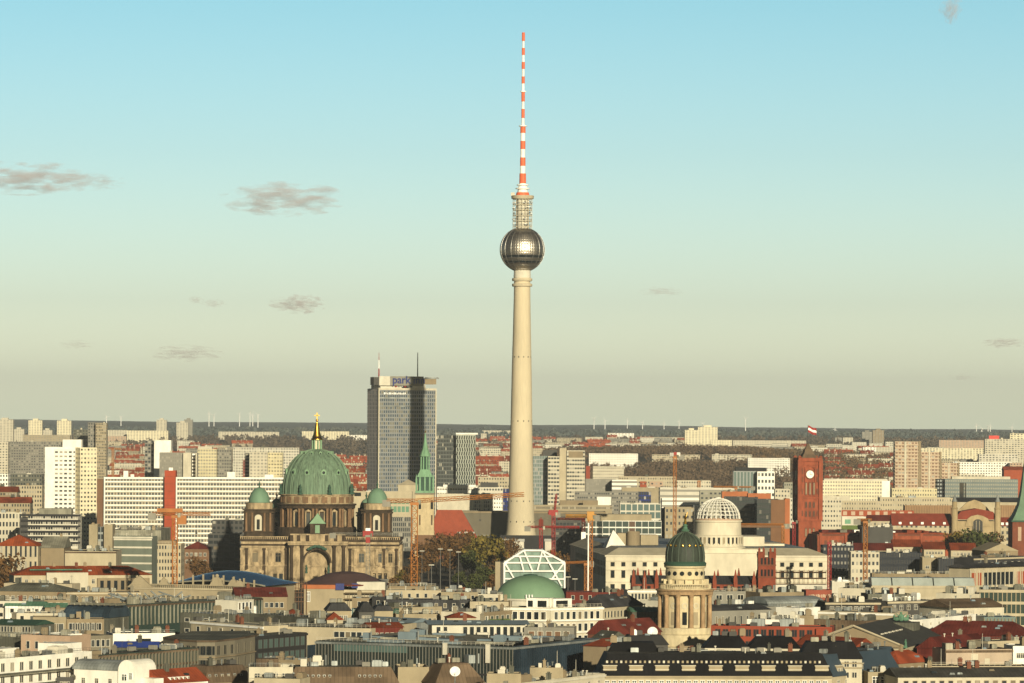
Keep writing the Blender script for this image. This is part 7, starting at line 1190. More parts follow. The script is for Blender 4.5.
BAKED = [(430.6, 479.3, 1735, 16.6, 19, 'midgrey', 'redroof', 'mansard', 2.3, 455)]
BAKEDH = [(4,-470,3977,1.1,0.25,0),(4,-411,4018,0.87,0.22,1),(1,-509,4985,0.91,0.2,1),(4,-468,5006,1.1,-0.22,1),(7,-523,5146,1.06,0.07,1),(1,-489,5141,0.86,-0.23,1),(1,-171,4493,0.83,-0.2,2),(1,-193,4578,0.94,0.08,2),(0,-206,4728,1.08,0.13,2),(4,-207,4864,1.11,0.19,2),(4,-197,4981,1.03,-0.13,2),(0,-204,5140,0.89,0.08,2),(1,-226,5267,1.06,-0.09,2),(1,-250,5420,1.09,0.15,2),(8,-209,5431,0.94,0.12,2),(0,-226,5592,0.88,-0.24,2),(5,-242,5750,0.86,-0.17,2),(4,-249,5883,1.14,-0.02,2),(0,-272,6069,0.97,-0.2,2),(3,-241,6058,1.09,0.01,2),(4,-286,6268,1.09,0.25,2),(4,-248,6249,0.98,0.15,2),(2,-42,4574,1.14,0.07,3),(0,-44,4681,1.11,-0.18,3),(0,-46,4932,1.05,-0.03,3),(2,-47,5085,1.1,0.18,3),(4,-27,5071,1.05,0.23,3),(8,-49,5219,1.11,-0.17,3),(0,-9,5213,0.84,-0.11,3),(3,-50,5368,0.85,-0.15,3),(3,-51,5543,0.85,-0.18,3),(1,-53,5666,0.94,0.07,3),(2,-18,5691,1.04,-0.13,3),(3,-54,5853,1.11,-0.02,3),(0,-10,5858,0.98,-0.13,3),(0,413,4678,1.1,-0.01,6),(2,388,5058,0.89,-0.09,6),(3,409,5054,0.89,-0.14,6),(2,468,5065,1.12,-0.04,6),(9,399,5185,1.13,0.1,6),(0,429,5196,1.15,0.2,6),(5,461,5216,0.8,-0.08,6),(4,410,5354,0.82,-0.1,6),(4,448,5346,0.92,-0.15,6),(4,483,5330,0.8,-0.19,6),(3,422,5488,0.85,-0.05,6),(0,466,5497,1.06,-0.21,6),(2,496,5499,1.07,0.22,6),(1,434,5644,0.86,0.19,6),(6,483,5666,0.81,0.16,6),(0,446,5806,0.89,0.14,6),(9,475,5834,1.1,0.15,6),(5,509,5830,1.08,0.24,6),(2,459,5997,0.96,-0.25,6),(5,483,5972,1.08,0.15,6),(3,527,5993,0.82,0.08,6),(3,473,6178,1.04,-0.03,6),(2,526,6152,1.02,0.09,6),(0,555,6155,0.82,-0.17,6),(1,487,6343,0.84,0.16,6),(9,524,6347,0.84,0.04,6),(6,561,6333,1.05,0.08,6),(8,444,4801,1.08,-0.07,7),(7,457,4926,0.9,-0.21,7),(4,483,5201,0.98,-0.2,7),(5,496,5374,0.84,-0.12,7),(7,510,5509,1.0,0.07,7),(9,525,5678,0.81,0.03,7),(8,540,5825,0.97,-0.06,7),(8,589,5812,0.96,0.05,7),(2,556,5999,1.12,-0.14,7),(6,615,5994,0.98,-0.22,7),(3,678,6002,0.97,-0.12,7),(8,663,6168,0.93,0.09,7),(2,589,6340,0.86,0.2,7),(9,736,7568,1.01,-0.09,7),(5,773,7600,1.01,0.12,7),(9,820,7572,0.99,-0.03,7),(9,863,7586,0.89,-0.2,7),(0,-514,5181,0.95,-0.11,8),(1,-481,5216,1.13,0.06,8),(2,-526,5340,0.84,-0.01,8),(1,-506,5332,0.85,0.16,8),(6,-541,5496,0.91,0.15,8),(5,-553,5675,1.13,0.11,8),(4,-573,5809,0.86,-0.22,8),(1,-542,5817,0.95,0.03,8),(2,-401,5832,1.06,0.04,8),(4,-584,5990,0.94,-0.09,8),(8,-550,5993,1.11,-0.11,8),(1,-412,5973,0.92,0.18,8),(1,-598,6164,1.03,0.18,8),(6,-657,6359,0.83,0.14,8),(9,-598,6337,1.14,0.23,8),(2,-634,6527,0.9,-0.25,8),(4,-607,6519,0.82,0.12,8),(3,-571,6525,1.14,-0.18,8),(8,-686,6722,1.12,0.08,8),(9,-631,6716,0.82,0.02,8),(9,-560,6733,0.96,-0.03,8),(1,-708,6905,1.0,-0.13,8),(1,-663,6925,0.89,-0.11,8),(8,-552,6918,1.07,-0.15,8),(6,-500,6926,1.1,-0.25,8),(9,-710,7143,1.11,-0.07,8),(0,-677,7150,0.92,-0.24,8),(2,-646,7147,1.1,0.2,8),(5,-583,7139,0.9,-0.1,8),(4,-536,7150,0.86,0.13,8),(8,-499,7129,1.12,-0.01,-1),(8,-730,7342,0.93,0.05,-1),(4,-679,7356,0.99,0.07,-1),(3,-601,7355,0.84,-0.0,-1),(6,-552,7333,1.02,-0.04,-1),(6,-771,7554,1.14,0.06,-1),(4,-722,7551,0.85,0.2,-1),(7,-621,7571,1.14,-0.02,-1),(2,-596,7553,0.92,-0.09,-1),(3,-575,7551,0.89,-0.09,-1),(1,-520,7576,1.15,0.17,-1),(5,-56,6988,1.1,-0.1,9),(4,-18,6982,0.9,0.07,9),(6,21,6991,0.97,0.23,9),(3,118,6990,1.11,0.23,9),(0,-82,7229,0.88,-0.19,9),(9,-45,7224,1.13,0.06,9),(2,-15,7216,0.98,0.09,9),(3,9,7224,1.07,-0.09,9),(7,58,7218,1.14,0.06,9),(0,111,7227,0.97,-0.25,9),(6,-68,7432,0.84,0.12,9),(9,-15,7445,1.08,0.24,9),(9,19,7412,1.04,0.22,9),(5,55,7424,1.1,0.08,9),(7,105,7409,1.02,0.1,9),(3,135,7415,1.09,0.18,9),(9,293,7432,1.14,0.17,9),(1,-53,7670,0.87,0.07,9),(6,-10,7657,0.81,-0.01,9),(6,44,7638,1.02,0.15,9),(2,99,7650,0.86,0.04,9),(3,128,7646,1.14,0.15,9),(7,175,7667,0.97,-0.14,9),(5,203,7639,1.14,0.04,9),(7,290,7645,1.1,-0.18,9),(8,-61,7887,0.92,-0.23,9),(0,-18,7868,0.81,-0.18,9),(3,20,7891,0.88,-0.09,9),(6,64,7868,1.03,-0.0,9),(0,117,7898,1.0,-0.18,9),(9,155,7893,0.93,-0.24,-1),(5,189,7871,1.12,-0.22,-1),(2,227,7883,1.02,0.0,-1),(8,253,7904,0.89,0.16,-1),(4,-154,8141,0.83,0.06,-1),(5,-76,8135,0.84,0.18,-1),(9,-41,8136,1.06,0.23,-1),(5,-11,8126,0.98,-0.18,-1),(9,39,8111,0.83,-0.22,-1),(9,73,8134,0.9,-0.08,-1),(9,116,8122,0.9,0.13,-1),(3,151,8109,1.13,0.21,-1),(9,203,8143,0.88,-0.04,-1),(6,242,8124,0.82,-0.25,-1),(6,290,8118,0.86,0.21,-1),(7,-157,8394,1.1,-0.21,-1),(3,-79,8362,0.94,0.14,-1),(4,-30,8380,0.95,-0.13,-1),(8,37,8362,0.91,0.09,-1),(6,92,8384,1.15,-0.24,-1),(3,155,8363,0.94,0.19,-1),(8,198,8377,1.14,-0.17,-1),(2,240,8384,0.93,-0.13,-1),(7,263,8367,1.11,0.02,-1),(8,291,8389,0.89,0.2,-1),(6,334,8391,0.9,-0.17,-1),(9,-174,8619,1.09,0.19,-1),(4,-46,8631,1.05,0.06,-1),(2,-6,8621,0.93,0.02,-1),(3,22,8633,0.99,0.2,-1),(0,67,8618,0.98,0.09,-1),(6,98,8647,0.94,-0.06,-1),(5,155,8642,1.12,0.08,-1),(2,202,8640,1.1,0.22,-1),(9,228,8624,0.81,-0.03,-1),(4,265,8635,1.07,-0.11,-1),(8,298,8616,1.07,0.05,-1),(1,351,8641,0.85,0.08,-1),(0,375,6811,0.83,-0.25,10),(8,446,6819,0.91,0.01,10),(7,499,6801,1.08,0.21,10),(6,526,6791,0.81,-0.01,10),(5,525,7017,1.13,-0.19,10),(9,564,7010,0.94,-0.25,10),(9,595,7013,1.14,-0.21,10),(5,414,7204,0.98,-0.01,10),(9,537,7209,0.95,-0.2,10),(7,569,7205,0.93,-0.05,10),(9,410,7433,0.99,0.08,10),(7,443,7426,1.12,-0.13,10),(8,470,7412,1.11,-0.22,10),(8,523,7415,0.92,0.13,10),(8,563,7434,1.07,0.2,10),(9,603,7412,0.82,-0.21,10),(3,643,7430,1.12,0.21,10),(9,451,7638,0.91,-0.19,10),(7,487,7638,1.1,-0.2,10),(0,525,7645,1.12,0.19,10),(7,553,7666,0.85,-0.13,10),(7,589,7641,1.09,-0.21,10),(7,619,7648,0.96,0.2,10),(2,649,7638,0.84,0.21,10),(9,548,7893,1.13,-0.07,10),(9,581,7901,1.08,0.1,10),(8,612,7875,1.01,0.07,10),(7,658,7897,1.09,0.09,10),(7,692,7901,0.98,-0.04,10),(7,724,7906,1.15,-0.11,10)]
# ---------------------------------------------------------------- trees and woods
def leaf_mat(name, c1, c2):
    m = bpy.data.materials.new(name); m.use_nodes = True; N, L = nodes_of(m); b = N['Principled BSDF']; b.inputs['Roughness'].default_value = .8; b.inputs['Specular IOR Level'].default_value = .1
    g = N.new('ShaderNodeNewGeometry'); n = N.new('ShaderNodeTexNoise'); n.inputs['Scale'].default_value = .06 if 'trees' in name else .35; n.inputs['Detail'].default_value = 4; L.new(g.outputs['Position'], n.inputs[0])
    r = N.new('ShaderNodeValToRGB'); e = r.color_ramp.elements; e[0].position = .35; e[1].position = .65; e[0].color = (*c1, 1); e[1].color = (*c2, 1); L.new(n.outputs[0], r.inputs[0]); L.new(r.outputs[0], b.inputs['Base Color']); return m
def leaf_cloud(b, c, r, n, s, flat=.8, rg=rng):
    for _ in range(n):
        while True:
            p = Vector((rg.uniform(-1, 1), rg.uniform(-1, 1), rg.uniform(-1, 1)))
            if .25 < p.length < 1: break
        q = Vector((c[0] + p.x * r, c[1] + p.y * r, c[2] + p.z * r * flat)); a = Vector((rg.gauss(0, 1), rg.gauss(0, 1), rg.gauss(0, 1))).normalized(); t = a.orthogonal().normalized(); u = a.cross(t); k = s * rg.uniform(.6, 1.3)
        b.face([q - t * k - u * k * .6, q + t * k - u * k * .5, q + t * k * .7 + u * k, q - t * k * .6 + u * k * .8])
def tree_proto(h, mat, seed, dens=1.0):
    rg = random.Random(seed); t = empty('tree', (0, 0, 0)); b = MB(); b.tube((0, 0, -1), (rg.uniform(-.4, .4), 0, h * .42), h * .026, h * .016, 7)
    tips = []
    for i in range(7):
        a = i * 2.4 + rg.uniform(-.3, .3); z0 = h * rg.uniform(.22, .42); z1 = h * rg.uniform(.55, .9); rr = h * rg.uniform(.1, .27) * (1.25 - z1 / h * .6)
        p1 = (rr * math.cos(a), rr * math.sin(a), z1); b.tube((0, 0, z0), p1, h * .013, h * .004, 5); tips.append(p1)
        for k in range(3): a2 = a + rg.uniform(-.8, .8); b.tube(Vector((0, 0, z0)).lerp(Vector(p1), .6), (p1[0] + 1.6 * math.cos(a2), p1[1] + 1.6 * math.sin(a2), z1 + rg.uniform(.5, 2.5)), h * .006, h * .002, 4)
    b.build('trunk', 'bark', t); c = MB()
    for p in tips + [(0, 0, h * .84), (h * .1, -h * .06, h * .6), (-h * .12, h * .05, h * .62)]: leaf_cloud(c, p, h * rg.uniform(.12, .19), int(95 * dens), .42, .85, rg)
    c.build('crown', [mat], t); return t
PAL['bark'] = ((.06, .045, .03), .95)
lm = [leaf_mat('olive autumn leaves', (.08, .07, .016), (.20, .15, .035)), leaf_mat('brown autumn leaves', (.07, .04, .018), (.16, .085, .03)), leaf_mat('orange autumn leaves', (.12, .065, .018), (.26, .13, .03)), leaf_mat('dark green leaves', (.03, .04, .014), (.08, .09, .03))]
protos = [tree_proto(16, lm[0], 1), tree_proto(15, lm[1], 2, .7), tree_proto(14, lm[2], 3), tree_proto(15, lm[3], 4), tree_proto(13, lm[1], 5, .35)]
used_p = set(); tree_n = {}
def tree(px, Y, k, h, label, group=None, gzv=0.0):
    c = at(px, 500, Y); p = protos[k]; base = (16, 15, 14, 15, 13)[k]; s = h / base
    o = p if k not in used_p else copy_tree(p); used_p.add(k); o.location = (c.x, Y, gzv); o.rotation_euler = (0, 0, rng.uniform(0, 6.28)); o.scale = (s * rng.uniform(.9, 1.1), s * rng.uniform(.9, 1.1), s); tag(o, label, 'tree', group)
gs = 'autumn trees of the park between the church and the pale green dome'
for i, (px, Y, k, h) in enumerate([(412, 2080, 1, 17), (402, 2130, 0, 14), (393, 2060, 1, 12), (420, 2200, 1, 19), (429, 2330, 1, 20), (437, 2420, 1, 22), (446, 2480, 4, 20), (455, 2440, 1, 21), (464, 2350, 1, 22), (472, 2260, 3, 20), (466, 2500, 1, 24), (500, 2330, 2, 20), (505, 2480, 1, 20), (512, 2560, 1, 18), (478, 2400, 1, 23), (442, 2560, 4, 21), (452, 2580, 1, 20), (486, 2120, 3, 16), (494, 2050, 1, 14), (475, 2050, 3, 15), (497, 2200, 1, 20), (425, 2460, 1, 18), (459, 2160, 3, 12), (450, 2330, 1, 16)]):
    tree(px, Y, k, h, 'brown autumn tree in the park left of the white steel frame', gs)
for px, Y, k, h, lab in ((491, 2200, 0, 31, 'largest golden olive tree left of the white steel frame'), (479, 2300, 0, 28, 'golden olive tree just left of the largest one beside the church roof'), (391, 2300, 2, 15, 'orange brown tree by the cathedral right corner'), (405, 1850, 3, 11, 'dark olive tree at the foot of the orange crane mast'), (855, 3330, 2, 19, 'golden tree sticking up in front of the yellow panel block'), (5, 1830, 1, 30, 'big rusty brown tree at the left edge beside the red roofed row'), (-3, 1900, 1, 32, 'rusty tree cut by the left edge behind the big brown one'), (170, 1800, 4, 14, 'bare tree left of the orange crane before the riverside office'), (162, 1790, 4, 13, 'bare tree nearest the curved glass office'), (196, 2210, 4, 17, 'bare brown tree in the shade left of the cathedral'), (204, 2190, 1, 16, 'brown tree in the shade touching the cathedral corner'),
    (955, 2440, 2, 27, 'golden tree in front of the left courthouse wing'), (962, 2420, 0, 28, 'olive tree in front of the left courthouse turret'), (976, 2400, 3, 30, 'dark green tree in front of the courthouse window'), (984, 2430, 3, 27, 'dark green tree right of the courthouse window'), (992, 2450, 4, 26, 'bare tree in front of the right courthouse turret'), (798, 2200, 3, 17, 'green tree between palace roof and town hall'), (808, 2230, 0, 17, 'olive tree between palace roof and town hall'), (545, 2300, 1, 18, 'brown tree behind the peak of the white steel frame'), (553, 2330, 2, 18, 'orange brown tree right of the white steel frame peak'), (562, 2290, 1, 17, 'brown tree behind the right slope of the white steel frame'), (571, 2250, 4, 17, 'thin bare tree right of the white steel frame'), (534, 2350, 1, 18, 'brown tree behind the left slope of the white steel frame'), (52, 2140, 4, 15, 'bare tree between the orange roof and the grey sloping roofs'), (10, 2350, 1, 16, 'brown tree behind the orange-red hipped roof')):
    tree(px, Y, k, h, lab)
for k, p in enumerate(protos):
    if k not in used_p: [bpy.data.objects.remove(c) for c in list(p.children)]; bpy.data.objects.remove(p)
def wood(name, label, regs, mat, q=44, s=1.15):
    b = MB()
    for x0, x1, Y0, Y1, n, h in regs:
        for _ in range(n):
            Y = rng.uniform(Y0, Y1); px = rng.uniform(x0, x1) + rng.gauss(0, 3); c = at(px, 440, Y); g = gz(Y, c.x); hh = h * rng.uniform(.7, 1.2); f = Y / 5500
            b.tube((c.x, Y, g - 1), (c.x, Y, g + hh * .6), .3, .2, 3, 0, False); leaf_cloud(b, (c.x, Y, g + hh * .55), hh * .45, q, s * f, 1.0)
    o = b.build(name, [mat]); tag(o, label, 'woodland', None, 'stuff')
wood('woodland', 'wooded park of bare brown autumn trees between the high-rise and the town hall', [(545, 760, 5980, 6900, 760, 14), (586, 742, 4850, 5600, 640, 14), (735, 795, 4700, 5300, 130, 13), (586, 640, 4600, 4860, 130, 17), (645, 760, 5500, 5690, 170, 15)], leaf_mat('bare park trees', (.085, .06, .038), (.145, .10, .06)))
wood('woodland', 'rust and olive autumn woods right of the town hall tower', [(740, 895, 5400, 7200, 620, 14), (800, 880, 4600, 5400, 160, 15), (862, 894, 5400, 6200, 60, 14), (828, 896, 4350, 6300, 620, 17)], leaf_mat('rusty park trees', (.09, .064, .034), (.17, .105, .05)))
wood('woodland', 'distant dark brown tree belt between the slab estates left of the concrete tower', [(-10, 520, 7400, 9000, 900, 14), (235, 480, 5600, 7200, 420, 13), (520, 700, 7400, 9500, 450, 13), (700, 1030, 8000, 9800, 500, 13)], leaf_mat('distant trees', (.07, .058, .045), (.12, .092, .062)), 18, 1.5)
wood('woodland', 'dark forest edge along the foot of the horizon hills', [(-10, 1034, 9800, 12500, 1500, 15)], m_forest, 10, 2.0)
# ---------------------------------------------------------------- filler houses of the carpet
occ = []
for o in list(sc.objects):
    if o.type == 'EMPTY' and o.parent is None and 'label' in o and o.get('category') != 'tree':
        xs_, ys_ = [], []
        for c in o.children:
            if c.type == 'MESH' and len(c.data.vertices) < 6000:
                bb = [Matrix.Translation(o.location) @ Matrix.Rotation(o.rotation_euler.z, 4, 'Z') @ c.matrix_basis @ Vector(v) for v in c.bound_box]; xs_ += [v.x for v in bb]; ys_ += [v.y for v in bb]
        if xs_: occ.append((min(xs_), max(xs_), min(ys_), max(ys_)))
def free(x0, x1, y0, y1): return not any(x0 < b_ and x1 > a and y0 < d and y1 > c for a, b_, c, d in occ)
bpy.context.view_layer.update(); dg = bpy.context.evaluated_depsgraph_get(); CAM = Vector((0, 0, H))
def seen(pts):
    for p in pts:
        p = Vector(p); d = p - CAM; L = d.length; u, v = p.x * F / p.y, (p.z - H) * F / p.y
        if not (-515 < u < 515 and v > -258): continue
        ok, loc, *_ = sc.ray_cast(dg, CAM, d.normalized(), distance=L - .6)
        if not ok: return True
    return False
def gap(pts):
    n = g_ = 0
    for p in pts:
        p = Vector(p); d = (p - CAM); u, v = p.x * F / p.y, (p.z - H) * F / p.y
        if not (-520 < u < 520) or v < -262: continue
        n += 1; ok, loc, nn, ii, ob, _ = sc.ray_cast(dg, CAM, d.normalized(), distance=30000)
        if not ok or ob.name.startswith('ground'): g_ += 1
        elif loc.y > p.y and loc.z > 1: return False
    return n > 0 and g_ >= max(1, n * .12)
MARKS = [(0, 'the left picture edge'), (45, 'the white apartment tower'), (100, 'the tan slab pair'), (170, 'the red lift shaft'), (258, "the cathedral's left turret"), (317, 'the cathedral dome'), (376, "the cathedral's right turret"), (427, 'the green church spire'), (475, 'the golden olive trees'), (522, 'the concrete tower'), (565, 'the white steel frame'), (610, "the palace's left corner"), (650, 'the brick pinnacles'), (685, 'the columned tower'), (720, 'the white dome frame'), (767, 'the twin brick church towers'), (809, 'the clock tower'), (866, "the stepped red roofs"), (920, 'the pink balcony flats'), (977, 'the gabled courthouse'), (1020, 'the green spire at the right edge')]
labs = set(o['label'] for o in sc.objects if 'label' in o)
def mark_label(px, Y, wl, rf, W):
    m = sorted(MARKS, key=lambda q: abs(q[0] - px)); size = 'narrow' if W < 26 else 'wide' if W > 42 else 'low'
    zone = 'far below' if Y < 1500 else 'below' if Y < 1900 else 'level with' if Y < 2500 else 'behind the foot of'
    for n in range(4):
        side = 'left of' if px < m[n][0] else 'right of'
        for v in (f'{size} {wl} block, {rf} roof, {zone} {m[n][1]}', f'{size} {wl} block, {rf} roof, {side} {m[n][1]}', f'{size} plain {wl} block, {rf} roof, {side} {m[n][1]}'):
            if v not in labs: labs.add(v); return v
    return v
WL = {'tan': 'dull tan', 'cream': 'cream', 'sand': 'tan', 'offwhite': 'off-white', 'pale': 'pale', 'midgrey': 'grey', 'brick': 'red brick', 'stone': 'brown stone', 'yellowcream': 'yellowish', 'darkgrey': 'dark grey'}
RF = {'roofgrey': 'grey flat', 'bitumen': 'black flat', 'rooflight': 'pale flat', 'redroof': 'red tiled', 'brownroof': 'brown tiled', 'slate': 'slate', 'copper': 'green copper', 'gravel': 'gravelled'}
rg2 = random.Random(21); Y = 1235.0; nfill = 0; FL = []
def filler(c0, c1, yy, z_, dd, wl, rf, rt, rh, px):
    W = (c1 - c0) * yy / F; py = 424 + (H - z_) * F / yy
    T = B(mark_label(px, yy, WL[wl], RF[rf], W), (c0, py + (c0 - 512) * .005), c1, Y=yy, d=dd, wall=wl, roof=rf, rt=rt, rh=rh, par=.3, units=rg2.randint(1, 5), chim=2 if rt != 'flat' else 0)
    if yy < 2100: windows(T, 'F', max(3, int(W / 3)), 2, 1.1, 1.7, 1.4, 3.6, style='plain')
    else: part(T, 'window_rows', facade(wl, 'glass', W / max(3, int(W / 3)), 3.5, .45, .5), (0, T.W, -.06, 0, 1, T.h - .8))
for q in BAKED: filler(*q)
while Y < 3300 and not BAKED:
    x = -135 * Y / 1000 - 10
    while x < 135 * Y / 1000:
        W = rg2.uniform(16, 48); dd = rg2.uniform(12, 20); z_ = rg2.uniform(15, 21) * (1 if Y < 2300 else .85); px = 512 + (x + W / 2) * F / Y; yy = Y + rg2.uniform(-12, 12)
        park = 385 < px < 585 and 1900 < Y < 2900; okf = False
        if not park and free(x + 3, x + W - 3, yy, yy + dd):
            for dz in (0, 3, 6, 9):
                if z_ - dz > 6 and gap([(x + W * t, yy - .5, z_ - dz + e) for t in (.02, .2, .4, .6, .8, .98) for e in (3.2, .3, -2.5)]): okf = True; z_ -= dz; break
        if okf:
            wl = rg2.choice(['cream', 'sand', 'tan', 'pale', 'midgrey', 'stone', 'sand', 'stone', 'brick', 'darkgrey']); rf = rg2.choice(['roofgrey', 'bitumen', 'rooflight', 'redroof', 'brownroof', 'slate', 'gravel', 'roofgrey'])
            rt = 'flat' if rf in ('roofgrey', 'bitumen', 'rooflight', 'gravel') else rg2.choice(['gable', 'hip', 'mansard']); c0, c1 = 512 + x * F / yy, 512 + (x + W) * F / (yy); py = 424 + (H - z_) * F / yy
            q = (round(c0, 1), round(c1, 1), round(yy), round(z_, 1), round(dd), wl, rf, rt, round(rg2.uniform(2, 3.4), 1), round(px)); FL.append(q); filler(*q)
            nfill += 1
        x += W + rg2.uniform(1, 10)
    Y += 62 if Y < 2000 else 95
# ---- far belt of small houses
def house_mesh(wl, rf, W, d, h, rh):
    b = MB(); b.box(0, W, 0, d, -8, h, 0)
    if rh:
        b.extr([(-.4, h), (d + .4, h), (d / 2, h + rh)], -.3, W + .3, 1, axis='x'); x = 7.0
        while x < W - 3:
            b.extr([(-.5, h - .2), (d + .5, h - .2), (d / 2, h + rh + .5)], x, x + .5, 0, axis='x'); b.box(x - .6, x + 1.1, d / 2 - .6, d / 2 + .6, h + rh - 1, h + rh + 1.9, 0); b.box(x + 2.2, x + 4, .6, 3, h + .2, h + 2.1, 0); x += 8.5
    else: b.box(0, W, 0, d, h, h + .5, 1)
    return b.mesh('town_house', [facade(wl, 'glass', 3.2, 3.3, .45, .45), rf])
redp = [house_mesh(w_, r_, W, 12, h, 5) for w_, r_, W, h in (('cream', 'redroof', 26, 13), ('sand', 'orangeroof', 34, 14), ('pale', 'redroof', 20, 15), ('brick', 'orangeroof', 42, 12), ('cream', 'brick', 30, 12))]
palp = [house_mesh(w_, r_, W, 14, h, 0) for w_, r_, W, h in (('pale', 'rooflight', 34, 15), ('cream', 'gravel', 44, 16), ('offwhite', 'rooflight', 26, 18), ('midgrey', 'roofgrey', 38, 15), ('sand', 'brownroof', 30, 13))]
SEGS = [(-20, 45, 3100, 4400, .9, 'houses in the crowded red roofed quarter at the left edge', 'small house in the crowded red roofed quarter at the left edge'), (96, 250, 3150, 5200, .8, 'houses in the red roofed quarter behind the balcony slabs', 'small house in the red roofed quarter behind the balcony slabs'), (262, 370, 3300, 6300, .75, 'houses in the red roofed quarter between dome and hotel tower', 'small house in the red roofed quarter between the cathedral dome and the hotel tower'), (474, 515, 3700, 5900, .8, 'houses in the red roofed quarter left of the concrete tower', 'small house in the red roofed quarter left of the concrete tower'), (585, 740, 3350, 4300, .15, 'blocks below the wooded park', 'small pale block below the wooded park'), (735, 830, 3400, 4600, .3, 'blocks left and right of the clock tower', 'small block on either side of the clock tower'), (825, 900, 4300, 6500, .6, 'houses among the rusty woods', 'small house among the rusty woods right of the clock tower'), (890, 1030, 3600, 7800, .3, 'blocks around the pink balcony flats', 'small pale block around the pink balcony flats'), (-20, 240, 5200, 7600, .45, 'houses on the plain below the left horizon', 'small house on the plain below the left horizon'), (370, 700, 7000, 8800, .4, 'houses scattered before the central horizon', 'tiny house scattered before the central horizon'), (700, 900, 6800, 8000, .3, 'blocks scattered before the right horizon', 'tiny block scattered before the right horizon')]
rest = []; nind = 0; SEGI = {q[5]: i for i, q in enumerate(SEGS)}
bpy.context.view_layer.update(); dg = bpy.context.evaluated_depsgraph_get()
HL = []
for a, b_, Y0, Y1, red, grp, lab in SEGS if not BAKEDH else []:
    Y = Y0; n_here = 0
    while Y < Y1:
        x = (a - 512) * Y / F
        while x < (b_ - 512) * Y / F:
            me = rg2.choice(redp if rg2.random() < red else palp); W = max(v.co.x for v in me.vertices) - .3; g = gz(Y, x); s = rg2.uniform(.8, 1.15); yy = Y + rg2.uniform(-20, 20); top = g + 15 * s
            if free(x, x + W, yy, yy + 12) and seen([(x + W * t, yy - .5, top + e) for t in (.1, .5, .9) for e in (1, -3)]):
                ind = n_here < 30 and nind < 285; pi = (redp + palp).index(me); q = (pi, round(x), round(yy), round(s, 2), round(rg2.uniform(-.25, .25), 2), SEGI[grp] if ind else -1); HL.append(q); n_here += ind; nind += ind
            x += W * rg2.uniform(1.0, 1.5)
        Y += 70 + (Y - 3000) * .035
for pi, x, yy, s, a, gi in BAKEDH or HL:
    me = (redp + palp)[pi]; g = gz(yy, x)
    if gi < 0: rest.append((me, x, yy, g, s, a)); continue
    o = bpy.data.objects.new('town_house', me); sc.collection.objects.link(o); tag(o, SEGS[gi][6], 'house', SEGS[gi][5]); o.location = (x, yy, g); o.scale = (s, 1, s); o.rotation_euler = (0, 0, a)
b = MB(); ml = []
for me, x, y, g, s, a in rest:
    idx = []
    for m in me.materials:
        if m not in ml: ml.append(m)
        idx.append(ml.index(m))
    n = len(b.v); c_, s_ = math.cos(a), math.sin(a)
    for v in me.vertices: X_ = v.co.x * s; b.v.append((x + X_ * c_ - v.co.y * s_, y + X_ * s_ + v.co.y * c_, g + v.co.z * s))
    for p in me.polygons: b.f.append(tuple(n + i for i in p.vertices)); b.m.append(idx[p.material_index])
if rest: o = b.build('distant_town', ml); tag(o, 'countless small houses of the distant town before the horizon', 'town', None, 'stuff')
# ---------------------------------------------------------------- cranes
def lattice(b, p0, p1, w, n, r, flat=False):
    p0, p1 = Vector(p0), Vector(p1); d = (p1 - p0).normalized(); s1 = d.cross(Vector((0, 1, 0))) if abs(d.y) < .9 else d.cross(Vector((1, 0, 0))); s1.normalize(); s2 = d.cross(s1).normalized(); C = [s1 * a * w / 2 + s2 * c * w / 2 for a, c in ((-1, -1), (1, -1), (1, 1), (-1, 1))]
    if flat: C = [C[0], C[1], (C[2] + C[3]) * .5]
    for c in C: b.tube(p0 + c, p1 + c, r, r, 4, 0, False)
    for i in range(n):
        q0, q1 = p0.lerp(p1, i / n), p0.lerp(p1, (i + 1) / n)
        for j in range(len(C)): k = (j + 1) % len(C); u, v = (j, k) if i % 2 else (k, j); b.tube(q0 + C[u], q1 + C[v], r * .7, r * .7, 3, 0, False); b.tube(q0 + C[u], q0 + C[v], r * .6, r * .6, 3, 0, False)
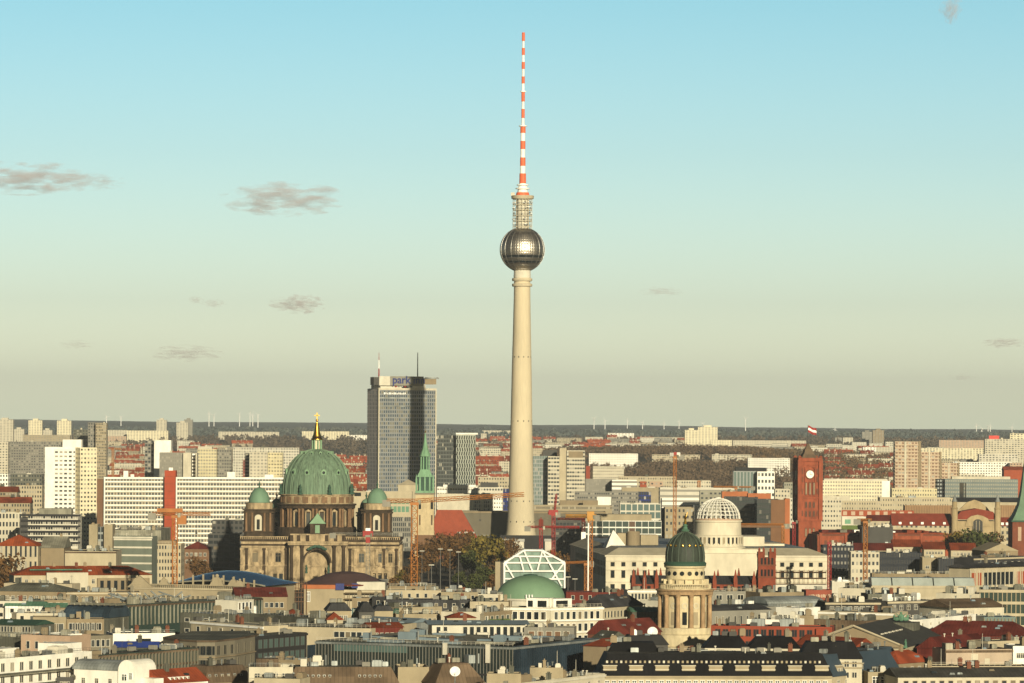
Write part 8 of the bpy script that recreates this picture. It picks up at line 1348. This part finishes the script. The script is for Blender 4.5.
def crane(px, pyt, Y, col, jib, cj, lab, w=1.9, ang=0.0, mast=None, r=.17, apex=True, base=0, rise=0.0):
    c = at(px, pyt, Y); t = empty('tower_crane', (c.x, Y, base), R(ang)); tag(t, lab, 'crane'); h = c.z - base; mast = mast or col
    b = MB(); lattice(b, (0, 0, 0), (0, 0, h - 1.5), w, max(6, int(h / w / 1.1)), r); b.build('mast', mast, t)
    MB().box(-w * .7, w * .7, -w * .7, w * .7, h - 1.6, h - .5).build('slewing_ring', col, t); MB().box(w * .6, w * .6 + 1.1, -1.4, .2, h - 1.3, h + .4).build('cab', 'rooflight', t)
    if jib: b = MB(); lattice(b, (0, 0, h), (jib, 0, h + rise), w * .62, max(5, int(abs(jib) / w)), r * .8, True); b.build('jib', col, t)
    if cj: b = MB(); lattice(b, (0, 0, h), (cj, 0, h), w * .62, max(3, int(abs(cj) / w)), r * .8, True); b.build('counter_jib', col, t); MB().box(cj - 1.6, cj + 1.6, -.7, .7, h - 2.3, h + .4).build('counterweight', 'midgrey', t)
    if apex: b = MB(); b.tube((-w * .4, 0, h), (0, 0, h + 5), r, r, 4); b.tube((w * .4, 0, h), (0, 0, h + 5), r, r, 4); b.build('tower_head', col, t); q = MB(); q.tube((0, 0, h + 5), ((jib or 1) * .7, 0, h + rise * .7), .06, .06, 3); q.tube((0, 0, h + 5), (cj or 0, 0, h), .06, .06, 3); q.build('tie_rod', 'darkgrey', t)
    if jib: MB().tube((jib * .6, 0, h + rise * .6), (jib * .6, 0, h - 7), .06, .06, 3).box(jib * .6 - .4, jib * .6 + .4, -.3, .3, h - 7.8, h - 7).build('hook', 'darkgrey', t)
    return t, h
crane(414.5, 501, 1600, 'craneorange', 43, -11, 'tall orange lattice crane in front of the church, long jib towards the concrete tower', w=2.4, rise=2.8, r=.17, apex=False)
t, h = crane(175, 514, 1600, 'craneorange', 14, -9, 'orange lattice crane with a short raised head in front of the balcony slabs', w=1.9, r=.17, apex=False); MB().box(-7, 3, -.6, .6, h + .6, h + 2.2).box(1, 4.5, -1.2, 1.2, h - 4, h - .6).build('machine_deck', 'craneorange', t)
t, h = crane(368, 534, 2080, 'midgrey', 16, -18, 'grey lattice crane with a bright red cab in front of the cathedral', w=1.9, r=.12, apex=False); MB().box(-2.6, 2.6, -1.3, 1.3, h - 1.2, h + 1.6).box(-1.1, 1.1, -1.1, 1.1, h - 4.5, h - 1.2).build('machine_house', 'cranered', t); MB().box(-1.2, 1.2, -1.0, 1.0, h + 1.6, h + 3).build('cab_roof', 'whitepaint', t)
t, h = crane(590.5, 516, 1800, 'craneyellow', -11, 2.5, 'yellow-orange crane with a sunlit white-edged mast left of the palace', w=1.8, r=.22, mast='craneorange', apex=False); MB().box(-1.6, 1.6, -1, 1, h - 2, h + 2).build('machine_house', 'craneyellow', t); MB().box(-1.15, -.7, -1.2, -.9, 2, h - 3).build('mast_lit_strip', 'whitepaint', t)  # white strip added to imitate the sunlit edge of the mast
t, h = crane(586, 562, 1850, 'craneorange', -24, 2, 'low orange jib crane reaching left above the white steel frame', w=1.4, r=.16, apex=False, rise=-1.2)
t, h = crane(553.5, 513, 2150, 'cranered', -3, 2, 'red luffing crane with a solid red head behind the white steel frame', w=1.7, r=.2, apex=False); MB().box(-2.6, 2.4, -1, 1, h - 1, h + 1.6).build('machine_house', 'cranered', t); b = MB(); lattice(b, (.5, 0, h), (1.5, 6, h + 10), 1, 8, .14, True); b.build('luffing_jib', 'cranered', t)
t, h = crane(541, 527, 2120, 'cranered', 20, -7, 'red crane with a level jib and white boxes right of the concrete tower', w=1.6, r=.18); MB().box(-1.2, 1.2, -1, 1, h, h + 4).build('tower_top', 'darkred', t)
t, h = crane(583.5, 519, 2200, 'darkred', -14, 3, 'dark red crane mast beside the yellow-orange crane', w=1.6, r=.22, apex=False); MB().box(-1.2, 1.2, -1.3, -1, h - 14, h - 7).build('banner', 'whitepaint', t)
t, h = crane(675, 455.5, 2350, 'craneorange', -3, 3.5, 'slim tall orange crane mast with a white cab above the tan grid block', w=1.7, r=.18, apex=False); MB().box(-3, -.8, -1, 1, h - .5, h + 1.6).box(1, 3, -1, 1, h - .5, h + 1.8).build('machine_house', 'roofwhite', t); MB().box(-.8, 1, -1, 1, h + .3, h + 2).build('winch', 'cranered', t)
crane(794, 521, 2320, 'cranered', 0, 0, 'short red and white crane mast beside the town hall tower foot', w=1.6, r=.2, apex=False)
crane(736, 487, 2900, 'craneorange', -16, 12, 'orange crane top with a level jib left of the office by the clock tower', w=1.6, r=.2, apex=False)
t, h = crane(783, 524.5, 2240, 'craneorange', -24, 2, 'orange level crane jib in front of the curved dark shopping block', w=1.4, r=.2, apex=False)
crane(829.5, 541, 1900, 'cranered', 0, 0, 'slim red crane mast at the right corner of the palace', w=1.5, r=.2, apex=False)
t, h = crane(865.5, 520, 1950, 'craneorange', 3, -4, 'orange crane mast in front of the cream corner block', w=1.8, r=.2, apex=False)
crane(113, 449, 4600, 'craneorange', 9, -4, 'faint orange crane far behind the balcony slabs', w=2.2, r=.3, apex=False)
crane(699, 480, 3350, 'craneorange', 0, 0, 'small orange crane mast among pale roofs right of the tall orange mast', w=2, r=.3, apex=False)
# ---------------------------------------------------------------- wind turbines, lamps, cars, dishes, clouds
def turbine(px, pyt, Y, a, lab):
    c = at(px, pyt, Y); g = hill_z(c.x, Y); t = empty('wind_turbine', (c.x, Y, g - 4)); tag(t, lab, 'wind turbine', 'wind turbines along the horizon'); h = c.z - g + 4
    MB().tube((0, 0, 0), (0, 0, h), 1.9, 1.1, 8).build('tower', 'whitepaint', t); MB().box(-1.4, 1.4, -3, 3, h - 1.3, h + 1.5).build('nacelle', 'whitepaint', t)
    for k in range(3): A = a + k * 2.094; MB().tube((0, -3.4, h), (15 * math.cos(A), -3.4, h + 15 * math.sin(A)), .9, .3, 4).build('blade', 'whitepaint', t)
for i, (px, pyt) in enumerate(((106.5, 416.5), (121, 417), (209, 413), (214, 415), (239.5, 414), (250, 413.5), (252.8, 414.5), (258, 415), (594, 418.5), (605, 420.5), (627.3, 420.5), (642.5, 422.5), (664, 423), (679, 421.5), (702.8, 423.5), (745.5, 418.5), (835, 429), (976.5, 425), (982, 429), (988, 426), (990.3, 426), (1012, 427))):
    turbine(px, pyt, 15200 + 130 * (i % 7), rng.uniform(0, 2), 'slender white wind turbine on the hazy horizon')
def street_lamp(px, pyt, Y, lab):
    c = at(px, pyt, Y); t = empty('street_lamp', (c.x, Y, 0)); tag(t, lab, 'street lamp'); MB().tube((0, 0, 0), (0, 0, c.z), .2, .12, 6).build('pole', 'steel', t); MB().box(-1.2, 1.2, -.2, .2, c.z - .15, c.z + .2).build('lamp_head', 'offwhite', t)
for px, pyt, Y, lab in ((422, 551, 2080, 'blue-grey lamp mast left of the four tall street lamps'), (440.5, 549, 2040, 'tall street lamp among the park trees, first from the left'), (450, 550, 2060, 'tall street lamp among the park trees, second from the left'), (458.5, 552, 2030, 'tall street lamp among the park trees, third from the left'), (431.5, 565, 1800, 'short street lamp with a wide white head by the crane foot'), (568, 577, 1850, 'thin pole on the shaded street right of the steel frame'), (575, 579, 1860, 'thinner pole right of the shaded street')): street_lamp(px, pyt, Y, lab)
def car(col):
    t = empty('parked_car', (0, 0, 0)); b = MB(); b.extr([(-2.1, .35), (2.1, .35), (2.15, .8), (1.3, .95), (.8, 1.45), (-1.1, 1.45), (-1.7, .95), (-2.15, .9)], -.85, .85); b.build('body', col, t); MB().extr([(-1.55, .97), (1.2, .97), (.75, 1.4), (-1.05, 1.4)], -.87, .87).build('windows', 'glass', t)
    for x in (-1.35, 1.35):
        for y in (-.8, .8): MB().tube((x, y - .12, .34), (x, y + .12, .34), .34, .34, 10).build('wheel', 'black', t)
    return t
cars = [car('whitepaint'), car('cranered'), car('darkgrey'), car('steel')]
for i in range(26):
    k = rng.randrange(4); px = rng.uniform(436, 476); Y = rng.uniform(1900, 2180); x = at(px, 560, Y).x; o = cars[i] if i < 4 else copy_tree(cars[k]); k = i if i < 4 else k
    o.location = (x, Y, .02); o.rotation_euler = (0, 0, math.pi / 2 + rng.uniform(-.1, .1)); tag(o, ('white', 'red', 'dark grey', 'silver')[k] + ' car on the shaded street among the park trees', 'car', ('white', 'red', 'dark grey', 'silver')[k] + ' cars on the street between the park trees')
def dish(px, py, Y, r, lab):
    c = at(px, py, Y); t = empty('satellite_dish', (c.x, Y, c.z - r * 1.8)); tag(t, lab, 'satellite dish'); b = MB(); b.lathe([(0, -.25 * r), (.5 * r, -.19 * r), (.85 * r, 0), (r, .12 * r), (.85 * r, .05 * r), (0, -.2 * r)], 24); o = b.build('reflector', 'whitepaint', t, smooth=True); o.matrix_local = Matrix.Translation((0, 0, r * 1.8)) @ Matrix.Rotation(R(70), 4, 'X') @ Matrix.Rotation(math.pi, 4, 'X') @ Matrix.Rotation(math.pi, 4, 'X')
    q = MB(); q.tube((0, .4, -1.5), (0, .3, r * 1.7), .14, .12, 8); q.tube((0, -.1, r * .9), (0, -1.2 * r, r * 1.6), .06, .06, 5); q.build('bracket', 'zinc', t)
dish(455, 671.5, 1040, 1.35, 'big white satellite dish on the brown gabled house'); dish(652.5, 632, 1240, 1.6, 'big white satellite dish beside the base of the columned tower')
def cloud_mat(name, alb, dens):
    m = bpy.data.materials.new(name); m.use_nodes = True; N, L = nodes_of(m); N.remove(N['Principled BSDF']); v = N.new('ShaderNodeVolumePrincipled'); v.inputs['Color'].default_value = alb; v.inputs['Anisotropy'].default_value = 0
    t = N.new('ShaderNodeTexCoord'); oi = N.new('ShaderNodeObjectInfo'); a = N.new('ShaderNodeVectorMath'); a.operation = 'LENGTH'; L.new(t.outputs['Object'], a.inputs[0])
    mp = N.new('ShaderNodeMapping'); mp.inputs['Scale'].default_value = (2.0, 1, 2.3); L.new(t.outputs['Object'], mp.inputs[0]); ad = N.new('ShaderNodeVectorMath'); ad.operation = 'ADD'; L.new(mp.outputs[0], ad.inputs[0]); L.new(oi.outputs['Location'], ad.inputs[1])
    n = N.new('ShaderNodeTexNoise'); n.inputs['Scale'].default_value = 1.5; n.inputs['Detail'].default_value = 3; n.inputs['Roughness'].default_value = .5; L.new(ad.outputs[0], n.inputs[0])
    r = N.new('ShaderNodeMath'); r.operation = 'MULTIPLY_ADD'; L.new(a.outputs['Value'], r.inputs[0]); r.inputs[1].default_value = -.62; nm = N.new('ShaderNodeMath'); nm.operation = 'MULTIPLY_ADD'; L.new(n.outputs[0], nm.inputs[0]); nm.inputs[1].default_value = 2.3; nm.inputs[2].default_value = -.70; L.new(nm.outputs[0], r.inputs[2]); s = N.new('ShaderNodeMapRange'); s.inputs[1].default_value = -.02; s.inputs[2].default_value = .32; s.inputs[3].default_value = 0; s.inputs[4].default_value = dens; L.new(r.outputs[0], s.inputs[0])
    L.new(s.outputs[0], v.inputs['Density']); L.new(v.outputs[0], N['Material Output'].inputs['Volume']); return m
def clouds():
    for i, (px, py, w_, h_, Y, dn, lab) in enumerate(((25, 178, 75, 14, 13000, .009, 'grey-mauve cloud cut by the left picture edge'), (88, 182, 42, 8, 13500, .006, 'thin trailing grey wisp right of the left edge cloud'), (284, 199, 72, 14, 13000, .009, 'largest grey-mauve cloud high left of the concrete tower'), (298, 304, 32, 8, 17000, .006, 'small grey cloud above the hotel tower'), (196, 300, 9, 3.5, 17000, .005, 'tiny cloud fleck, left of a close pair'), (214, 303.5, 14, 3.5, 17200, .005, 'tiny slanting cloud fleck, right of a close pair'), (186, 353, 42, 7, 22500, .003, 'faint long cloud low over the balcony slabs'), (76, 344.5, 20, 4, 22500, .0025, 'faint cloud streak low at the left'), (661, 291.5, 26, 4, 17500, .004, 'thin cloud streak right of the steel sphere'), (1004, 342.5, 26, 4.5, 22500, .0045, 'thin grey cloud at the right edge'), (951, 9, 13, 12, 11000, .007, 'small pinkish cloud at the upper right corner'), (962, 377.5, 16, 3, 25500, .003, 'faint cloud trace low at the right'))):
        c = at(px, py, Y); k = Y / F; b = MB(); b.sphere((0, 0, 0), 1.0, 24, 14); o = b.build('cloud', [cloud_mat('cloud air %d' % i, (.93, .84, .88, 1), dn * (1.0 if Y < 15000 else 1.9))]); o.location = c; o.scale = (w_ * k * .95, h_ * k * 3, h_ * k * 1.3); tag(o, lab, 'cloud')
clouds()
def haze():
    b = MB().box(-5200, 5200, -60, 26000, -4, 392); o = b.build('haze', [base_vol()]); o['kind'] = 'stuff'; o['label'] = 'thin pale haze hanging over the whole city'; o['category'] = 'haze'
def base_vol():
    m = bpy.data.materials.new('haze air'); m.use_nodes = True; N, L = nodes_of(m); N.remove(N['Principled BSDF']); v = N.new('ShaderNodeVolumePrincipled')
    v.inputs['Color'].default_value = HAZE_COL; v.inputs['Density'].default_value = HAZE_D; v.inputs['Anisotropy'].default_value = 0.0; L.new(v.outputs[0], N['Material Output'].inputs['Volume']); return m
HAZE_COL = (.68, .74, .80, 1); HAZE_D = 3.2e-5
haze()
